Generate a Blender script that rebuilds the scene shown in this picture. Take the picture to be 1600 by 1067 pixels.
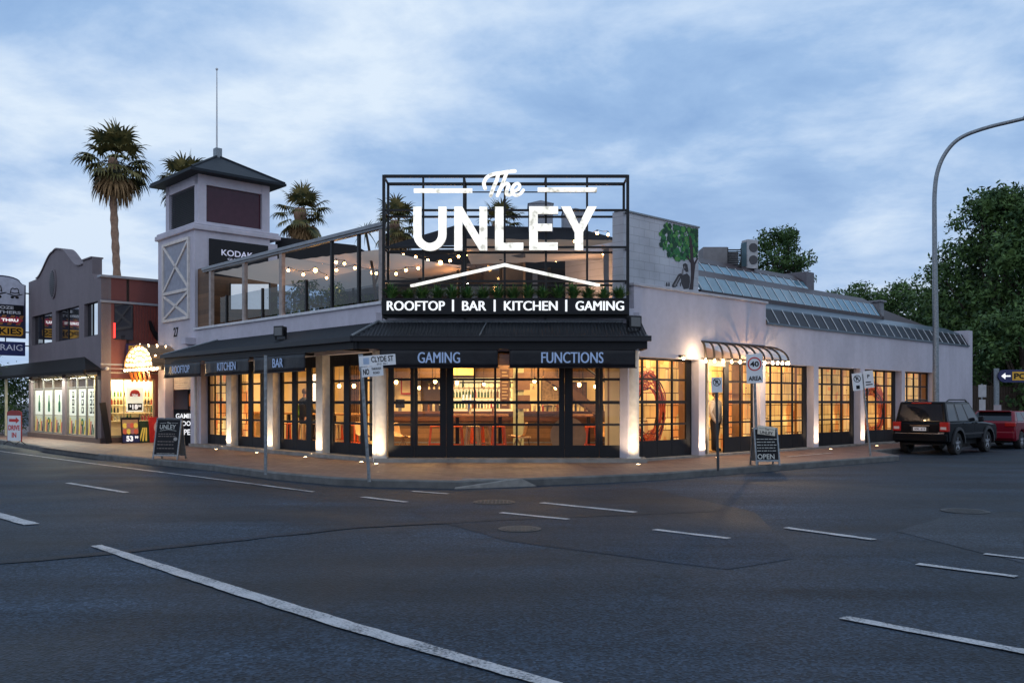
import bpy, bmesh, math, random
import numpy as np
from mathutils import Matrix, Vector
R = math.radians
rnd = random.Random(7)
scene = bpy.context.scene
for o in list(bpy.data.objects): bpy.data.objects.remove(o)
COL = scene.collection
# ------------------------------------------------------------------ camera
H = 1.65; FPX = 1392.0; HOR = 628.0
cam_d = bpy.data.cameras.new('camera'); cam = bpy.data.objects.new('camera', cam_d); COL.objects.link(cam)
cam.location = (0, 0, H); cam.rotation_euler = (R(90), 0, 0)
cam_d.sensor_width = 36; cam_d.lens = FPX/1600*36; cam_d.shift_y = (HOR-533.5)/1600
cam_d.clip_end = 2000; scene.camera = cam
# ------------------------------------------------------------------ sky and light
scene.view_settings.view_transform = 'Standard'; scene.view_settings.look = 'None'
scene.view_settings.gamma = 1; scene.view_settings.exposure = 0.0
world = bpy.data.worlds.new('World'); scene.world = world; world.use_nodes = True
wt = world.node_tree; wt.nodes.clear()
def N(t, typ, **k):
    n = t.nodes.new(typ)
    for a, v in k.items():
        if a in ('inp',):
            for i, val in v.items(): n.inputs[i].default_value = val
        else: setattr(n, a, v)
    return n
def ramp(t, stops, src=None):
    n = t.nodes.new('ShaderNodeValToRGB'); e = n.color_ramp.elements
    while len(e) < len(stops): e.new(0.5)
    for el, (p, c) in zip(e, stops):
        el.position = p; el.color = (c[0], c[1], c[2], 1) if not isinstance(c, (int, float)) else (c, c, c, 1)
    if src is not None: t.links.new(src, n.inputs[0])
    return n
def build_world():
    t = wt; L = t.links.new
    out = N(t, 'ShaderNodeOutputWorld'); bg = N(t, 'ShaderNodeBackground'); bg.inputs[1].default_value = 0.1
    sky = N(t, 'ShaderNodeTexSky', sky_type='NISHITA', sun_disc=False); sky.sun_elevation = R(3); sky.sun_rotation = R(215)
    sky.air_density = 1.5; sky.dust_density = 1.0
    tc = N(t, 'ShaderNodeTexCoord'); sep = N(t, 'ShaderNodeSeparateXYZ'); L(tc.outputs['Generated'], sep.inputs[0])
    zc = N(t, 'ShaderNodeMath', operation='MAXIMUM', inp={1: 0.0}); L(sep.outputs[2], zc.inputs[0])
    za = N(t, 'ShaderNodeMath', operation='ADD', inp={1: 0.16}); L(zc.outputs[0], za.inputs[0])
    dx = N(t, 'ShaderNodeMath', operation='DIVIDE'); L(sep.outputs[0], dx.inputs[0]); L(za.outputs[0], dx.inputs[1])
    dy = N(t, 'ShaderNodeMath', operation='DIVIDE'); L(sep.outputs[1], dy.inputs[0]); L(za.outputs[0], dy.inputs[1])
    cb = N(t, 'ShaderNodeCombineXYZ'); L(dx.outputs[0], cb.inputs[0]); L(dy.outputs[0], cb.inputs[1])
    mp = N(t, 'ShaderNodeMapping'); mp.inputs['Rotation'].default_value = (0, 0, R(14)); mp.inputs['Location'].default_value = (2.3, 0.4, 0)
    L(cb.outputs[0], mp.inputs[0])
    n1 = N(t, 'ShaderNodeTexNoise'); n1.inputs['Scale'].default_value = 0.5; n1.inputs['Detail'].default_value = 9
    n1.inputs['Roughness'].default_value = 0.52; n1.inputs['Distortion'].default_value = 0.1; L(mp.outputs[0], n1.inputs['Vector'])
    n2 = N(t, 'ShaderNodeTexNoise'); n2.inputs['Scale'].default_value = 2.1; n2.inputs['Detail'].default_value = 8
    n2.inputs['Roughness'].default_value = 0.6; n2.inputs['Distortion'].default_value = 0.2; L(mp.outputs[0], n2.inputs['Vector'])
    m = N(t, 'ShaderNodeMath', operation='MULTIPLY_ADD', inp={1: 0.42}); L(n2.outputs[0], m.inputs[0])
    s = N(t, 'ShaderNodeMath', operation='MULTIPLY', inp={1: 0.58}); L(n1.outputs[0], s.inputs[0]); L(s.outputs[0], m.inputs[2])
    # cloud colours, divided by the strength of the background
    K = 10.6
    c = ramp(t, [(0.37, (.24, .41, .71)), (0.44, (.33, .51, .80)), (0.495, (.50, .66, .90)), (0.57, (.74, .86, 1.0))], m.outputs[0])
    el = ramp(t, [(0.0, 1.0), (0.12, 0.55), (0.3, 0.12), (0.42, 0.0)], zc.outputs[0])
    hz = N(t, 'ShaderNodeMixRGB'); hz.inputs[2].default_value = (.56, .69, .91, 1)
    hf = N(t, 'ShaderNodeMath', operation='MULTIPLY', inp={1: 0.5}); L(el.outputs[0], hf.inputs[0])
    L(hf.outputs[0], hz.inputs[0]); L(c.outputs[0], hz.inputs[1])
    k = N(t, 'ShaderNodeVectorMath', operation='SCALE'); k.inputs['Scale'].default_value = K; L(hz.outputs[0], k.inputs[0])
    mx = N(t, 'ShaderNodeMixRGB'); mx.inputs[0].default_value = 0.93; L(sky.outputs[0], mx.inputs[1]); L(k.outputs[0], mx.inputs[2])
    L(mx.outputs[0], bg.inputs[0]); L(bg.outputs[0], out.inputs[0])
build_world()
sd = bpy.data.lights.new('sun', 'SUN'); sun = bpy.data.objects.new('sun', sd); COL.objects.link(sun)
sd.energy = 0.12; sd.angle = R(35); sd.color = (1, .82, .80)
sun.rotation_euler = (R(62), 0, R(-35)); sun.location = (-20, -20, 30)

# ------------------------------------------------------------------ materials
def mat(name, col, rough=.6, metal=0, var=.12, scale=6, bump=0, bscale=60, emis=0, ecol=None, spec=.5, coat=0):
    m = bpy.data.materials.new(name); m.use_nodes = True; t = m.node_tree; L = t.links.new
    b = t.nodes['Principled BSDF']; b.inputs['Roughness'].default_value = rough; b.inputs['Metallic'].default_value = metal
    b.inputs['Specular IOR Level'].default_value = spec
    if coat: b.inputs['Coat Weight'].default_value = coat; b.inputs['Coat Roughness'].default_value = .05
    tc = N(t, 'ShaderNodeTexCoord'); n = N(t, 'ShaderNodeTexNoise'); n.inputs['Scale'].default_value = scale; n.inputs['Detail'].default_value = 5
    L(tc.outputs['Object'], n.inputs['Vector'])
    lo = [c*(1-var) for c in col]; hi = [min(1, c*(1+var)) for c in col]
    r = ramp(t, [(.3, lo), (.7, hi)], n.outputs[0]); L(r.outputs[0], b.inputs['Base Color'])
    if bump:
        n2 = N(t, 'ShaderNodeTexNoise'); n2.inputs['Scale'].default_value = bscale; n2.inputs['Detail'].default_value = 4; L(tc.outputs['Object'], n2.inputs['Vector'])
        bp = N(t, 'ShaderNodeBump'); bp.inputs['Strength'].default_value = bump; bp.inputs['Distance'].default_value = .02
        L(n2.outputs[0], bp.inputs['Height']); L(bp.outputs[0], b.inputs['Normal'])
    if emis:
        b.inputs['Emission Color'].default_value = (*(ecol or col), 1); b.inputs['Emission Strength'].default_value = emis
    return m
def glassmat(name, refl=.1, tint=(1, 1, 1), rough=.02):
    m = bpy.data.materials.new(name); m.use_nodes = True; t = m.node_tree; t.nodes.clear(); L = t.links.new
    o = N(t, 'ShaderNodeOutputMaterial'); mx = N(t, 'ShaderNodeMixShader'); tr = N(t, 'ShaderNodeBsdfTransparent'); g = N(t, 'ShaderNodeBsdfGlossy')
    tr.inputs[0].default_value = (*tint, 1); g.inputs['Roughness'].default_value = rough
    lw = N(t, 'ShaderNodeLayerWeight'); lw.inputs[0].default_value = .25
    ad = N(t, 'ShaderNodeMath', operation='MULTIPLY_ADD', inp={1: .5, 2: refl}); ad.use_clamp = True; L(lw.outputs['Fresnel'], ad.inputs[0])
    tc = N(t, 'ShaderNodeTexCoord'); nz = N(t, 'ShaderNodeTexNoise'); nz.inputs['Scale'].default_value = 1.3; L(tc.outputs['Object'], nz.inputs['Vector'])
    bp = N(t, 'ShaderNodeBump'); bp.inputs['Strength'].default_value = .03; L(nz.outputs[0], bp.inputs['Height']); L(bp.outputs[0], g.inputs['Normal'])
    L(ad.outputs[0], mx.inputs[0]); L(tr.outputs[0], mx.inputs[1]); L(g.outputs[0], mx.inputs[2]); L(mx.outputs[0], o.inputs[0])
    return m
def wallmat(name, col, stain=.25):
    m = mat(name, col, .75, var=.05, bump=.2, bscale=40); t = m.node_tree; L = t.links.new; b = t.nodes['Principled BSDF']
    src = b.inputs['Base Color'].links[0].from_socket
    tc = N(t, 'ShaderNodeTexCoord'); mp = N(t, 'ShaderNodeMapping'); mp.inputs['Scale'].default_value = (1.1, 1.1, .3); L(tc.outputs['Object'], mp.inputs[0])
    n = N(t, 'ShaderNodeTexNoise'); n.inputs['Scale'].default_value = 1.4; n.inputs['Detail'].default_value = 7; L(mp.outputs[0], n.inputs['Vector'])
    r = ramp(t, [(.38, 1-stain), (.6, 1.0)], n.outputs[0]); mx = N(t, 'ShaderNodeMixRGB', blend_type='MULTIPLY'); mx.inputs[0].default_value = 1
    L(src, mx.inputs[1]); L(r.outputs[0], mx.inputs[2]); L(mx.outputs[0], b.inputs['Base Color']); return m
def blockmat(name, col, bw=.4, bh=.2, line=.8, rot=None, scale=1, c2=None, bump=.3, rough=.8, plane='xz'):
    m = bpy.data.materials.new(name); m.use_nodes = True; t = m.node_tree; L = t.links.new; b = t.nodes['Principled BSDF']; b.inputs['Roughness'].default_value = rough
    tc = N(t, 'ShaderNodeTexCoord'); sp = N(t, 'ShaderNodeSeparateXYZ'); cb = N(t, 'ShaderNodeCombineXYZ')
    mp = N(t, 'ShaderNodeMapping'); mp.inputs['Rotation'].default_value = (0, 0, rot or 0); L(tc.outputs['Object'], mp.inputs[0]); L(mp.outputs[0], sp.inputs[0])
    L(sp.outputs[0], cb.inputs[0]); L(sp.outputs[2 if plane == 'xz' else 1], cb.inputs[1])
    br = N(t, 'ShaderNodeTexBrick'); br.inputs['Scale'].default_value = 1; br.inputs['Brick Width'].default_value = bw; br.inputs['Row Height'].default_value = bh
    br.inputs['Mortar Size'].default_value = .008*scale; br.inputs['Color1'].default_value = (*col, 1); br.inputs['Color2'].default_value = (*(c2 or [c*.88 for c in col]), 1)
    br.inputs['Mortar'].default_value = (*[c*line for c in col], 1); L(cb.outputs[0], br.inputs['Vector'])
    n = N(t, 'ShaderNodeTexNoise'); n.inputs['Scale'].default_value = .9; n.inputs['Detail'].default_value = 7; L(tc.outputs['Object'], n.inputs['Vector'])
    r = ramp(t, [(.3, .72), (.7, 1.1)], n.outputs[0]); mx = N(t, 'ShaderNodeMixRGB', blend_type='MULTIPLY'); mx.inputs[0].default_value = 1
    L(br.outputs[0], mx.inputs[1]); L(r.outputs[0], mx.inputs[2]); L(mx.outputs[0], b.inputs['Base Color'])
    bp = N(t, 'ShaderNodeBump'); bp.inputs['Strength'].default_value = bump; bp.inputs['Distance'].default_value = .01; bp.invert = True
    L(br.outputs['Fac'], bp.inputs['Height']); L(bp.outputs[0], b.inputs['Normal']); return m
def woodmat(name, col, plank=.12, axis=2, rough=.6):
    m = mat(name, col, rough); t = m.node_tree; L = t.links.new; b = t.nodes['Principled BSDF']; src = b.inputs['Base Color'].links[0].from_socket
    tc = N(t, 'ShaderNodeTexCoord'); sp = N(t, 'ShaderNodeSeparateXYZ'); L(tc.outputs['Object'], sp.inputs[0])
    d = N(t, 'ShaderNodeMath', operation='DIVIDE', inp={1: plank}); L(sp.outputs[axis], d.inputs[0])
    fl = N(t, 'ShaderNodeMath', operation='FLOOR'); L(d.outputs[0], fl.inputs[0]); wn = N(t, 'ShaderNodeTexWhiteNoise', noise_dimensions='1D'); L(fl.outputs[0], wn.inputs['W'])
    fr = N(t, 'ShaderNodeMath', operation='FRACT'); L(d.outputs[0], fr.inputs[0])
    r1 = ramp(t, [(0, .6), (1, 1.25)], wn.outputs[0]); r2 = ramp(t, [(0, .25), (.07, 1)], fr.outputs[0])
    a = N(t, 'ShaderNodeMixRGB', blend_type='MULTIPLY'); a.inputs[0].default_value = 1; L(src, a.inputs[1]); L(r1.outputs[0], a.inputs[2])
    c = N(t, 'ShaderNodeMixRGB', blend_type='MULTIPLY'); c.inputs[0].default_value = 1; L(a.outputs[0], c.inputs[1]); L(r2.outputs[0], c.inputs[2])
    L(c.outputs[0], b.inputs['Base Color']); return m
def foliagemat(name, dark, light, scale=.6, rough=.6):
    m = bpy.data.materials.new(name); m.use_nodes = True; t = m.node_tree; L = t.links.new; b = t.nodes['Principled BSDF']; b.inputs['Roughness'].default_value = rough
    b.inputs['Specular IOR Level'].default_value = .25
    tc = N(t, 'ShaderNodeTexCoord'); n = N(t, 'ShaderNodeTexNoise'); n.inputs['Scale'].default_value = scale*3; n.inputs['Detail'].default_value = 8; L(tc.outputs['Object'], n.inputs['Vector'])
    r = ramp(t, [(.35, dark), (.65, light)], n.outputs[0]); L(r.outputs[0], b.inputs['Base Color'])
    return m
def wornpaint():
    m = mat('white_road_paint', (.5, .5, .5), .55, bump=.3); t = m.node_tree; L = t.links.new; b = t.nodes['Principled BSDF']; tc = N(t, 'ShaderNodeTexCoord')
    n = N(t, 'ShaderNodeTexNoise'); n.inputs['Scale'].default_value = 38; n.inputs['Detail'].default_value = 6; n.inputs['Roughness'].default_value = .7; L(tc.outputs['Object'], n.inputs['Vector'])
    n2 = N(t, 'ShaderNodeTexNoise'); n2.inputs['Scale'].default_value = 2.5; n2.inputs['Detail'].default_value = 4; L(tc.outputs['Object'], n2.inputs['Vector'])
    ad = N(t, 'ShaderNodeMath', operation='MULTIPLY_ADD', inp={1: .55}); L(n2.outputs[0], ad.inputs[0]); L(n.outputs[0], ad.inputs[2])
    r = ramp(t, [(.66, (.05,.06,.07)), (.73, (.28,.29,.31)), (.85, (.46,.46,.48))], ad.outputs[0]); L(r.outputs[0], b.inputs['Base Color']); return m
WHITE = wallmat('white_render', (.52, .49, .56), .11)
WHITE2 = mat('cream_column_paint', (.66, .61, .55), .6, bump=.2, bscale=25)
BLACK = mat('black_steel', (.010, .010, .012), .45, 0, spec=.3)
BLACKP = mat('black_painted_timber', (.010, .010, .013), .5, spec=.25)
FABRIC = mat('black_vinyl', (.008, .008, .012), .42, bump=.6, bscale=4, spec=.3)
GLASS = glassmat('clear_glass', .03)
GLASSR = glassmat('reflective_glass', .05, (.5, .56, .62))
GLASSD = mat('dark_window', (.02, .022, .03), .05, spec=1, var=.1)
ROOFM = mat('charcoal_metal_roof', (.020, .022, .027), .5, 0, bump=.1, spec=.3)
GUTTER = mat('charcoal_gutter', (.014, .015, .02), .45, 0, spec=.35)
GALV = mat('galvanised_steel', (.22, .24, .26), .45, .6, var=.3, scale=20)
CONC = mat('concrete', (.20, .19, .18), .85, bump=.3, bscale=50, var=.25)
def lettermat():
    m = mat('lit_letter_face', (.5, .5, .47), .4, emis=1.12); t = m.node_tree; b = t.nodes['Principled BSDF']; tc = N(t, 'ShaderNodeTexCoord'); n = N(t, 'ShaderNodeTexNoise'); n.inputs['Scale'].default_value = 7; n.inputs['Detail'].default_value = 5
    t.links.new(tc.outputs['Object'], n.inputs['Vector']); r = ramp(t, [(.30, (.35,.32,.25)), (.40, (.72,.70,.62)), (.55, (1,.98,.93))], n.outputs[0]); t.links.new(r.outputs[0], b.inputs['Emission Color']); return m
LETTER = lettermat()
LETTER2 = mat('white_lettering', (.8, .8, .8), .5, emis=.75, ecol=(1, 1, 1))
BLUELET = mat('pale_blue_lettering', (.42, .55, .80), .5, var=.03)
WARM = mat('warm_bulb', (1, .6, .25), .4, emis=30, ecol=(1, .50, .16))
WARMW = mat('warm_white_bulb', (1, .8, .5), .4, emis=26, ecol=(1, .70, .36))
TIMBER = mat('honey_timber', (.46, .24, .08), .45, var=.3, scale=8)
DTIMBER = woodmat('dark_timber_boards', (.15, .075, .035), .14)
CREAM = mat('cream_interior_paint', (.88, .77, .50), .8, var=.08, scale=1)
PAINTW = wornpaint()
SIGNW = mat('white_sign_face', (.72, .73, .76), .35, var=.04)
SIGNB = mat('black_sign_ink', (.010, .010, .013), .6, spec=.2)
RED = mat('sign_red', (.55, .02, .02), .4)
ORANGE = mat('orange_enamel', (.75, .11, .015), .35)

# ------------------------------------------------------------------ mesh builder
def frame(ox, oy, ang=0, oz=0): return Matrix.Translation((ox, oy, oz)) @ Matrix.Rotation(ang, 4, 'Z')
CX, CY = -.338, 19.23
TH = math.atan2(.6827, .7307)
FR = frame(CX, CY, TH)               # x along the right-hand street, y into the block
FL = frame(CX, CY, TH-math.pi/2)     # x = -distance along the left-hand street, y into the block
FC = frame(0, 22.4)                  # the cut-off corner, facing the camera
W = Matrix.Identity(4)
def XZ(px, py, d): return ((px-800)/FPX*d, H+(HOR-py)/FPX*d)
def G(px, py, z=0.0):
    d = FPX*(H-z)/(py-HOR); return ((px-800)/FPX*d, d)
class MB:
    def __init__(s, M=W): s.M = M; s.v = []; s.f = []; s.mi = []; s.cur = 0
    def add(s, vs, fs):
        n = len(s.v); M = s.M
        s.v += [tuple(M @ Vector(v)) for v in vs]; s.f += [tuple(i+n for i in f) for f in fs]; s.mi += [s.cur]*len(fs); return s
    def box(s, x0, x1, y0, y1, z0, z1):
        if x0 > x1: x0, x1 = x1, x0
        if y0 > y1: y0, y1 = y1, y0
        if z0 > z1: z0, z1 = z1, z0
        return s.add([(x0,y0,z0),(x1,y0,z0),(x1,y1,z0),(x0,y1,z0),(x0,y0,z1),(x1,y0,z1),(x1,y1,z1),(x0,y1,z1)],
                     [(3,2,1,0),(4,5,6,7),(0,1,5,4),(1,2,6,5),(2,3,7,6),(3,0,4,7)])
    def xz(s, poly, y0, y1):      # polygon in x,z extruded along y
        n = len(poly); a = sum(poly[i][0]*poly[(i+1)%n][1]-poly[(i+1)%n][0]*poly[i][1] for i in range(n))
        if a < 0: poly = poly[::-1]
        y0, y1 = min(y0, y1), max(y0, y1)
        return s.add([(p[0], y0, p[1]) for p in poly]+[(p[0], y1, p[1]) for p in poly],
                     [tuple(range(n)), tuple(range(2*n-1, n-1, -1))]+[((i+1)%n, i, i+n, (i+1)%n+n) for i in range(n)])
    def xy(s, poly, z0, z1):
        n = len(poly); a = sum(poly[i][0]*poly[(i+1)%n][1]-poly[(i+1)%n][0]*poly[i][1] for i in range(n))
        if a < 0: poly = poly[::-1]
        return s.add([(p[0], p[1], z0) for p in poly]+[(p[0], p[1], z1) for p in poly],
                     [tuple(range(n-1, -1, -1)), tuple(range(n, 2*n))]+[(i, (i+1)%n, (i+1)%n+n, i+n) for i in range(n)])
    def yz(s, poly, x0, x1):
        n = len(poly); a = sum(poly[i][0]*poly[(i+1)%n][1]-poly[(i+1)%n][0]*poly[i][1] for i in range(n))
        if a < 0: poly = poly[::-1]
        return s.add([(x0, p[0], p[1]) for p in poly]+[(x1, p[0], p[1]) for p in poly],
                     [tuple(range(n-1, -1, -1)), tuple(range(n, 2*n))]+[(i, (i+1)%n, (i+1)%n+n, i+n) for i in range(n)])
    def quad(s, a, b, c, d): return s.add([a, b, c, d], [(0,1,2,3)])
    def slab(s, a, b, c, d, t):   # thick quad, thickness vector t
        t = Vector(t); q = [Vector(p) for p in (a, b, c, d)]
        return s.add([tuple(p) for p in q]+[tuple(p+t) for p in q], [(0,1,2,3),(7,6,5,4),(1,0,4,5),(2,1,5,6),(3,2,6,7),(0,3,7,4)])
    def tube(s, pts, r, n=8, cap=True):
        pts = [Vector(p) for p in pts]; k = len(pts); rr = r if isinstance(r, (list, tuple)) else [r]*k
        vs = []; fs = []; ref = None
        for i, p in enumerate(pts):
            d = (pts[min(i+1, k-1)]-pts[max(i-1, 0)]).normalized()
            if ref is None: ref = Vector((0,0,1)) if abs(d.z) < .9 else Vector((1,0,0))
            u = d.cross(ref).normalized(); w = u.cross(d).normalized(); ref = w
            for j in range(n):
                a = 2*math.pi*j/n; vs.append(tuple(p+u*math.cos(a)*rr[i]+w*math.sin(a)*rr[i]))
        for i in range(k-1):
            for j in range(n): fs.append((i*n+j, i*n+(j+1)%n, (i+1)*n+(j+1)%n, (i+1)*n+j))
        if cap: fs.append(tuple(range(n-1, -1, -1))); fs.append(tuple(range((k-1)*n, k*n)))
        return s.add(vs, fs)
    def lathe(s, prof, c=(0,0,0), n=16, ang0=0, ang1=2*math.pi, cap=True):    # prof [(r,z)]
        full = abs(ang1-ang0-2*math.pi) < 1e-6; m = n if full else n+1; vs = []; fs = []
        for r, z in prof:
            for j in range(m):
                a = ang0+(ang1-ang0)*j/n; vs.append((c[0]+r*math.cos(a), c[1]+r*math.sin(a), c[2]+z))
        for i in range(len(prof)-1):
            for j in range(n):
                j2 = (j+1)%m; fs.append((i*m+j, i*m+j2, (i+1)*m+j2, (i+1)*m+j))
        if cap and full: fs.append(tuple(range(m-1, -1, -1))); fs.append(tuple(range((len(prof)-1)*m, len(prof)*m)))
        return s.add(vs, fs)
    def ball(s, c, r, n=10, sz=1):
        k = max(4, n//2); return s.lathe([(max(1e-4, r*math.sin(math.pi*i/k)), -r*sz*math.cos(math.pi*i/k)) for i in range(k+1)], c, n)
    def holes(s, x0, x1, z0, z1, y0, y1, hs):
        hs = sorted(hs); x = x0
        for a, b, c, d in hs:
            if a > x+1e-4: s.box(x, a, y0, y1, z0, z1)
            if c > z0+1e-4: s.box(a, b, y0, y1, z0, c)
            if d < z1-1e-4: s.box(a, b, y0, y1, d, z1)
            x = b
        if x < x1-1e-4: s.box(x, x1, y0, y1, z0, z1)
        return s
    def build(s, name, m, parent=None, smooth=False, bevel=0, **tags):
        me = bpy.data.meshes.new(name); inv = Mw(parent).inverted() if parent else None
        vs = [tuple(inv @ Vector(v)) for v in s.v] if parent else s.v
        org = None
        if not parent and vs:      # origin at the base of the thing
            a = np.array(vs); lo, hi = a.min(0), a.max(0); org = ((lo[0]+hi[0])/2, (lo[1]+hi[1])/2, lo[2]); vs = (a-np.array(org)).tolist()
        me.from_pydata(vs, [], s.f)
        for mm in (m if isinstance(m, list) else [m]): me.materials.append(mm)
        if isinstance(m, list): me.polygons.foreach_set('material_index', s.mi)
        if smooth: me.polygons.foreach_set('use_smooth', [True]*len(me.polygons)); 
        me.update()
        if smooth and smooth != 'all': me.set_sharp_from_angle(angle=R(40))
        o = bpy.data.objects.new(name, me); COL.objects.link(o)
        if parent: o.parent = parent
        elif org: o.location = org
        if bevel:
            bv = o.modifiers.new('bevel', 'BEVEL'); bv.width = bevel; bv.segments = 2; bv.limit_method = 'ANGLE'; bv.angle_limit = R(35)
        for k, v in tags.items(): o[k] = v
        return o
_mw = {}
def Mw(o):
    return _mw[o.name] if o.name in _mw else (Mw(o.parent) if o.parent else (Matrix.Translation(o.location)))
def thing(name, M, label, cat, group=None):
    o = bpy.data.objects.new(name, None); COL.objects.link(o); o.matrix_world = M; o.empty_display_size = .2; _mw[o.name] = M.copy()
    o['label'] = label; o['category'] = cat
    if group: o['group'] = group
    return o
def struct(o): o['kind'] = 'structure'; return o
def copy_tree(o, parent=None, M=None, **tags):
    c = o.copy(); COL.objects.link(c); c.parent = parent
    if M is not None: c.matrix_world = M; _mw[c.name] = M.copy()
    for ch in kids.get(o.name, list(o.children)): copy_tree(ch, c)
    for k, v in tags.items(): c[k] = v
    return c
kids = {}
def at(M, x, y, z=0, rz=0): return M @ Matrix.Translation((x, y, z)) @ Matrix.Rotation(rz, 4, 'Z')
_tc = {}
def tmesh(s, bold=0.0):
    key = (s, bold)
    if key in _tc: return _tc[key]
    c = bpy.data.curves.new('t', 'FONT'); c.body = s; c.offset = bold; c.extrude = .5; c.resolution_u = 4
    o = bpy.data.objects.new('t', c); COL.objects.link(o); dg = bpy.context.evaluated_depsgraph_get()
    me = bpy.data.meshes.new_from_object(o.evaluated_get(dg)); n = len(me.vertices); a = np.empty(n*3); me.vertices.foreach_get('co', a); a = a.reshape(n, 3)
    fs = [tuple(p.vertices) for p in me.polygons]; bpy.data.objects.remove(o); bpy.data.curves.remove(c); bpy.data.meshes.remove(me)
    lo, hi = a.min(0), a.max(0); a = (a-lo)/np.maximum(hi-lo, 1e-6); _tc[key] = (a, fs, (hi-lo)); return _tc[key]
def text(mb, s, x0, x1, z0, z1, y, dep=.01, bold=0.02):
    """letters in the x,z plane of the frame, front face at y-dep"""
    a, fs, sz = tmesh(s, bold)
    mb.add([(x0+p[0]*(x1-x0), y-p[2]*dep, z0+p[1]*(z1-z0)) for p in a], fs); return mb
def textc(mb, s, xc, zc, h, y, dep=.008, bold=.02, wf=1.0):
    a, fs, sz = tmesh(s, bold); w = h*sz[0]/sz[1]*wf; return text(mb, s, xc-w/2, xc+w/2, zc-h/2, zc+h/2, y, dep, bold)
def light(name, typ, M, loc, energy, col, parent=None, size=.1, rot=None, spot=None, sizey=None, blend=.5):
    d = bpy.data.lights.new(name, typ); d.energy = energy; d.color = col
    if typ == 'POINT': size = min(size, .04)
    if typ == 'AREA':
        d.size = size
        if sizey: d.shape = 'RECTANGLE'; d.size_y = sizey
    else: d.shadow_soft_size = size
    if spot: d.spot_size = R(spot); d.spot_blend = blend
    o = bpy.data.objects.new(name, d); COL.objects.link(o)
    m = M @ Matrix.Translation(loc) @ (rot if rot is not None else Matrix.Identity(4))
    if parent: o.parent = parent; o.matrix_local = Mw(parent).inverted() @ m
    else: o.matrix_world = m
    return o
# ================================================================== ground, road, pavement, markings
def asphalt(name, base, patch=0):
    m = bpy.data.materials.new(name); m.use_nodes = True; t = m.node_tree; L = t.links.new; b = t.nodes['Principled BSDF']
    tc = N(t, 'ShaderNodeTexCoord')
    n = N(t, 'ShaderNodeTexNoise'); n.inputs['Scale'].default_value = .22; n.inputs['Detail'].default_value = 6; n.inputs['Distortion'].default_value = .8; L(tc.outputs['Object'], n.inputs['Vector'])
    r = ramp(t, [(.3, [c*.5 for c in base]), (.5, base), (.72, [c*1.9 for c in base])], n.outputs[0])
    v = N(t, 'ShaderNodeTexVoronoi'); v.inputs['Scale'].default_value = 48; L(tc.outputs['Object'], v.inputs['Vector'])
    sp = ramp(t, [(0, .35), (.5, .95), (1, 2.6)], v.outputs['Color'])
    mx = N(t, 'ShaderNodeMixRGB', blend_type='MULTIPLY'); mx.inputs[0].default_value = 1; L(r.outputs[0], mx.inputs[1]); L(sp.outputs[0], mx.inputs[2])
    # tyre-polished lanes and oil stains, stretched along the streets
    mq = N(t, 'ShaderNodeMapping'); mq.inputs['Rotation'].default_value = (0,0,R(47)); mq.inputs['Scale'].default_value = (.16,1.1,1); L(tc.outputs['Object'], mq.inputs[0])
    nq = N(t, 'ShaderNodeTexNoise'); nq.inputs['Scale'].default_value = .8; nq.inputs['Detail'].default_value = 7; nq.inputs['Roughness'].default_value = .6; L(mq.outputs[0], nq.inputs['Vector'])
    rq = ramp(t, [(.34, .55), (.5, 1.0), (.64, 1.45)], nq.outputs[0])
    ns = N(t, 'ShaderNodeTexNoise'); ns.inputs['Scale'].default_value = 1.7; ns.inputs['Detail'].default_value = 8; ns.inputs['Roughness'].default_value = .7; L(tc.outputs['Object'], ns.inputs['Vector'])
    rs_ = ramp(t, [(.30, .35), (.42, 1.0), (.62, 1.0), (.75, 1.5)], ns.outputs[0])
    q1 = N(t, 'ShaderNodeMixRGB', blend_type='MULTIPLY'); q1.inputs[0].default_value = 1; L(mx.outputs[0], q1.inputs[1]); L(rq.outputs[0], q1.inputs[2])
    q2 = N(t, 'ShaderNodeMixRGB', blend_type='MULTIPLY'); q2.inputs[0].default_value = 1; L(q1.outputs[0], q2.inputs[1]); L(rs_.outputs[0], q2.inputs[2]); mx = q2
    # hairline cracks
    cn = N(t, 'ShaderNodeTexNoise'); cn.inputs['Scale'].default_value = .9; cn.inputs['Detail'].default_value = 5; L(tc.outputs['Object'], cn.inputs['Vector'])
    ca = N(t, 'ShaderNodeMixRGB'); ca.inputs[0].default_value = .35; L(tc.outputs['Object'], ca.inputs[1]); L(cn.outputs['Color'], ca.inputs[2])
    cv = N(t, 'ShaderNodeTexVoronoi', feature='DISTANCE_TO_EDGE'); cv.inputs['Scale'].default_value = .28; L(ca.outputs[0], cv.inputs['Vector'])
    cr = ramp(t, [(0, .35), (.006, 1)], cv.outputs['Distance'])
    m2 = N(t, 'ShaderNodeMixRGB', blend_type='MULTIPLY'); m2.inputs[0].default_value = .5; L(mx.outputs[0], m2.inputs[1]); L(cr.outputs[0], m2.inputs[2])
    L(m2.outputs[0], b.inputs['Base Color'])
    rr = ramp(t, [(.3, .55), (.7, .8)], n.outputs[0]); L(rr.outputs[0], b.inputs['Roughness']); b.inputs['Specular IOR Level'].default_value = .22
    bp = N(t, 'ShaderNodeBump'); bp.inputs['Strength'].default_value = .8; bp.inputs['Distance'].default_value = .006; L(v.outputs['Distance'], bp.inputs['Height']); L(bp.outputs[0], b.inputs['Normal'])
    return m
ASPH = asphalt('asphalt', (.013, .021, .033)); ASPH2 = asphalt('new_asphalt', (.009, .015, .025)); ASPH3 = asphalt('old_asphalt', (.020, .027, .038))
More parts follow.
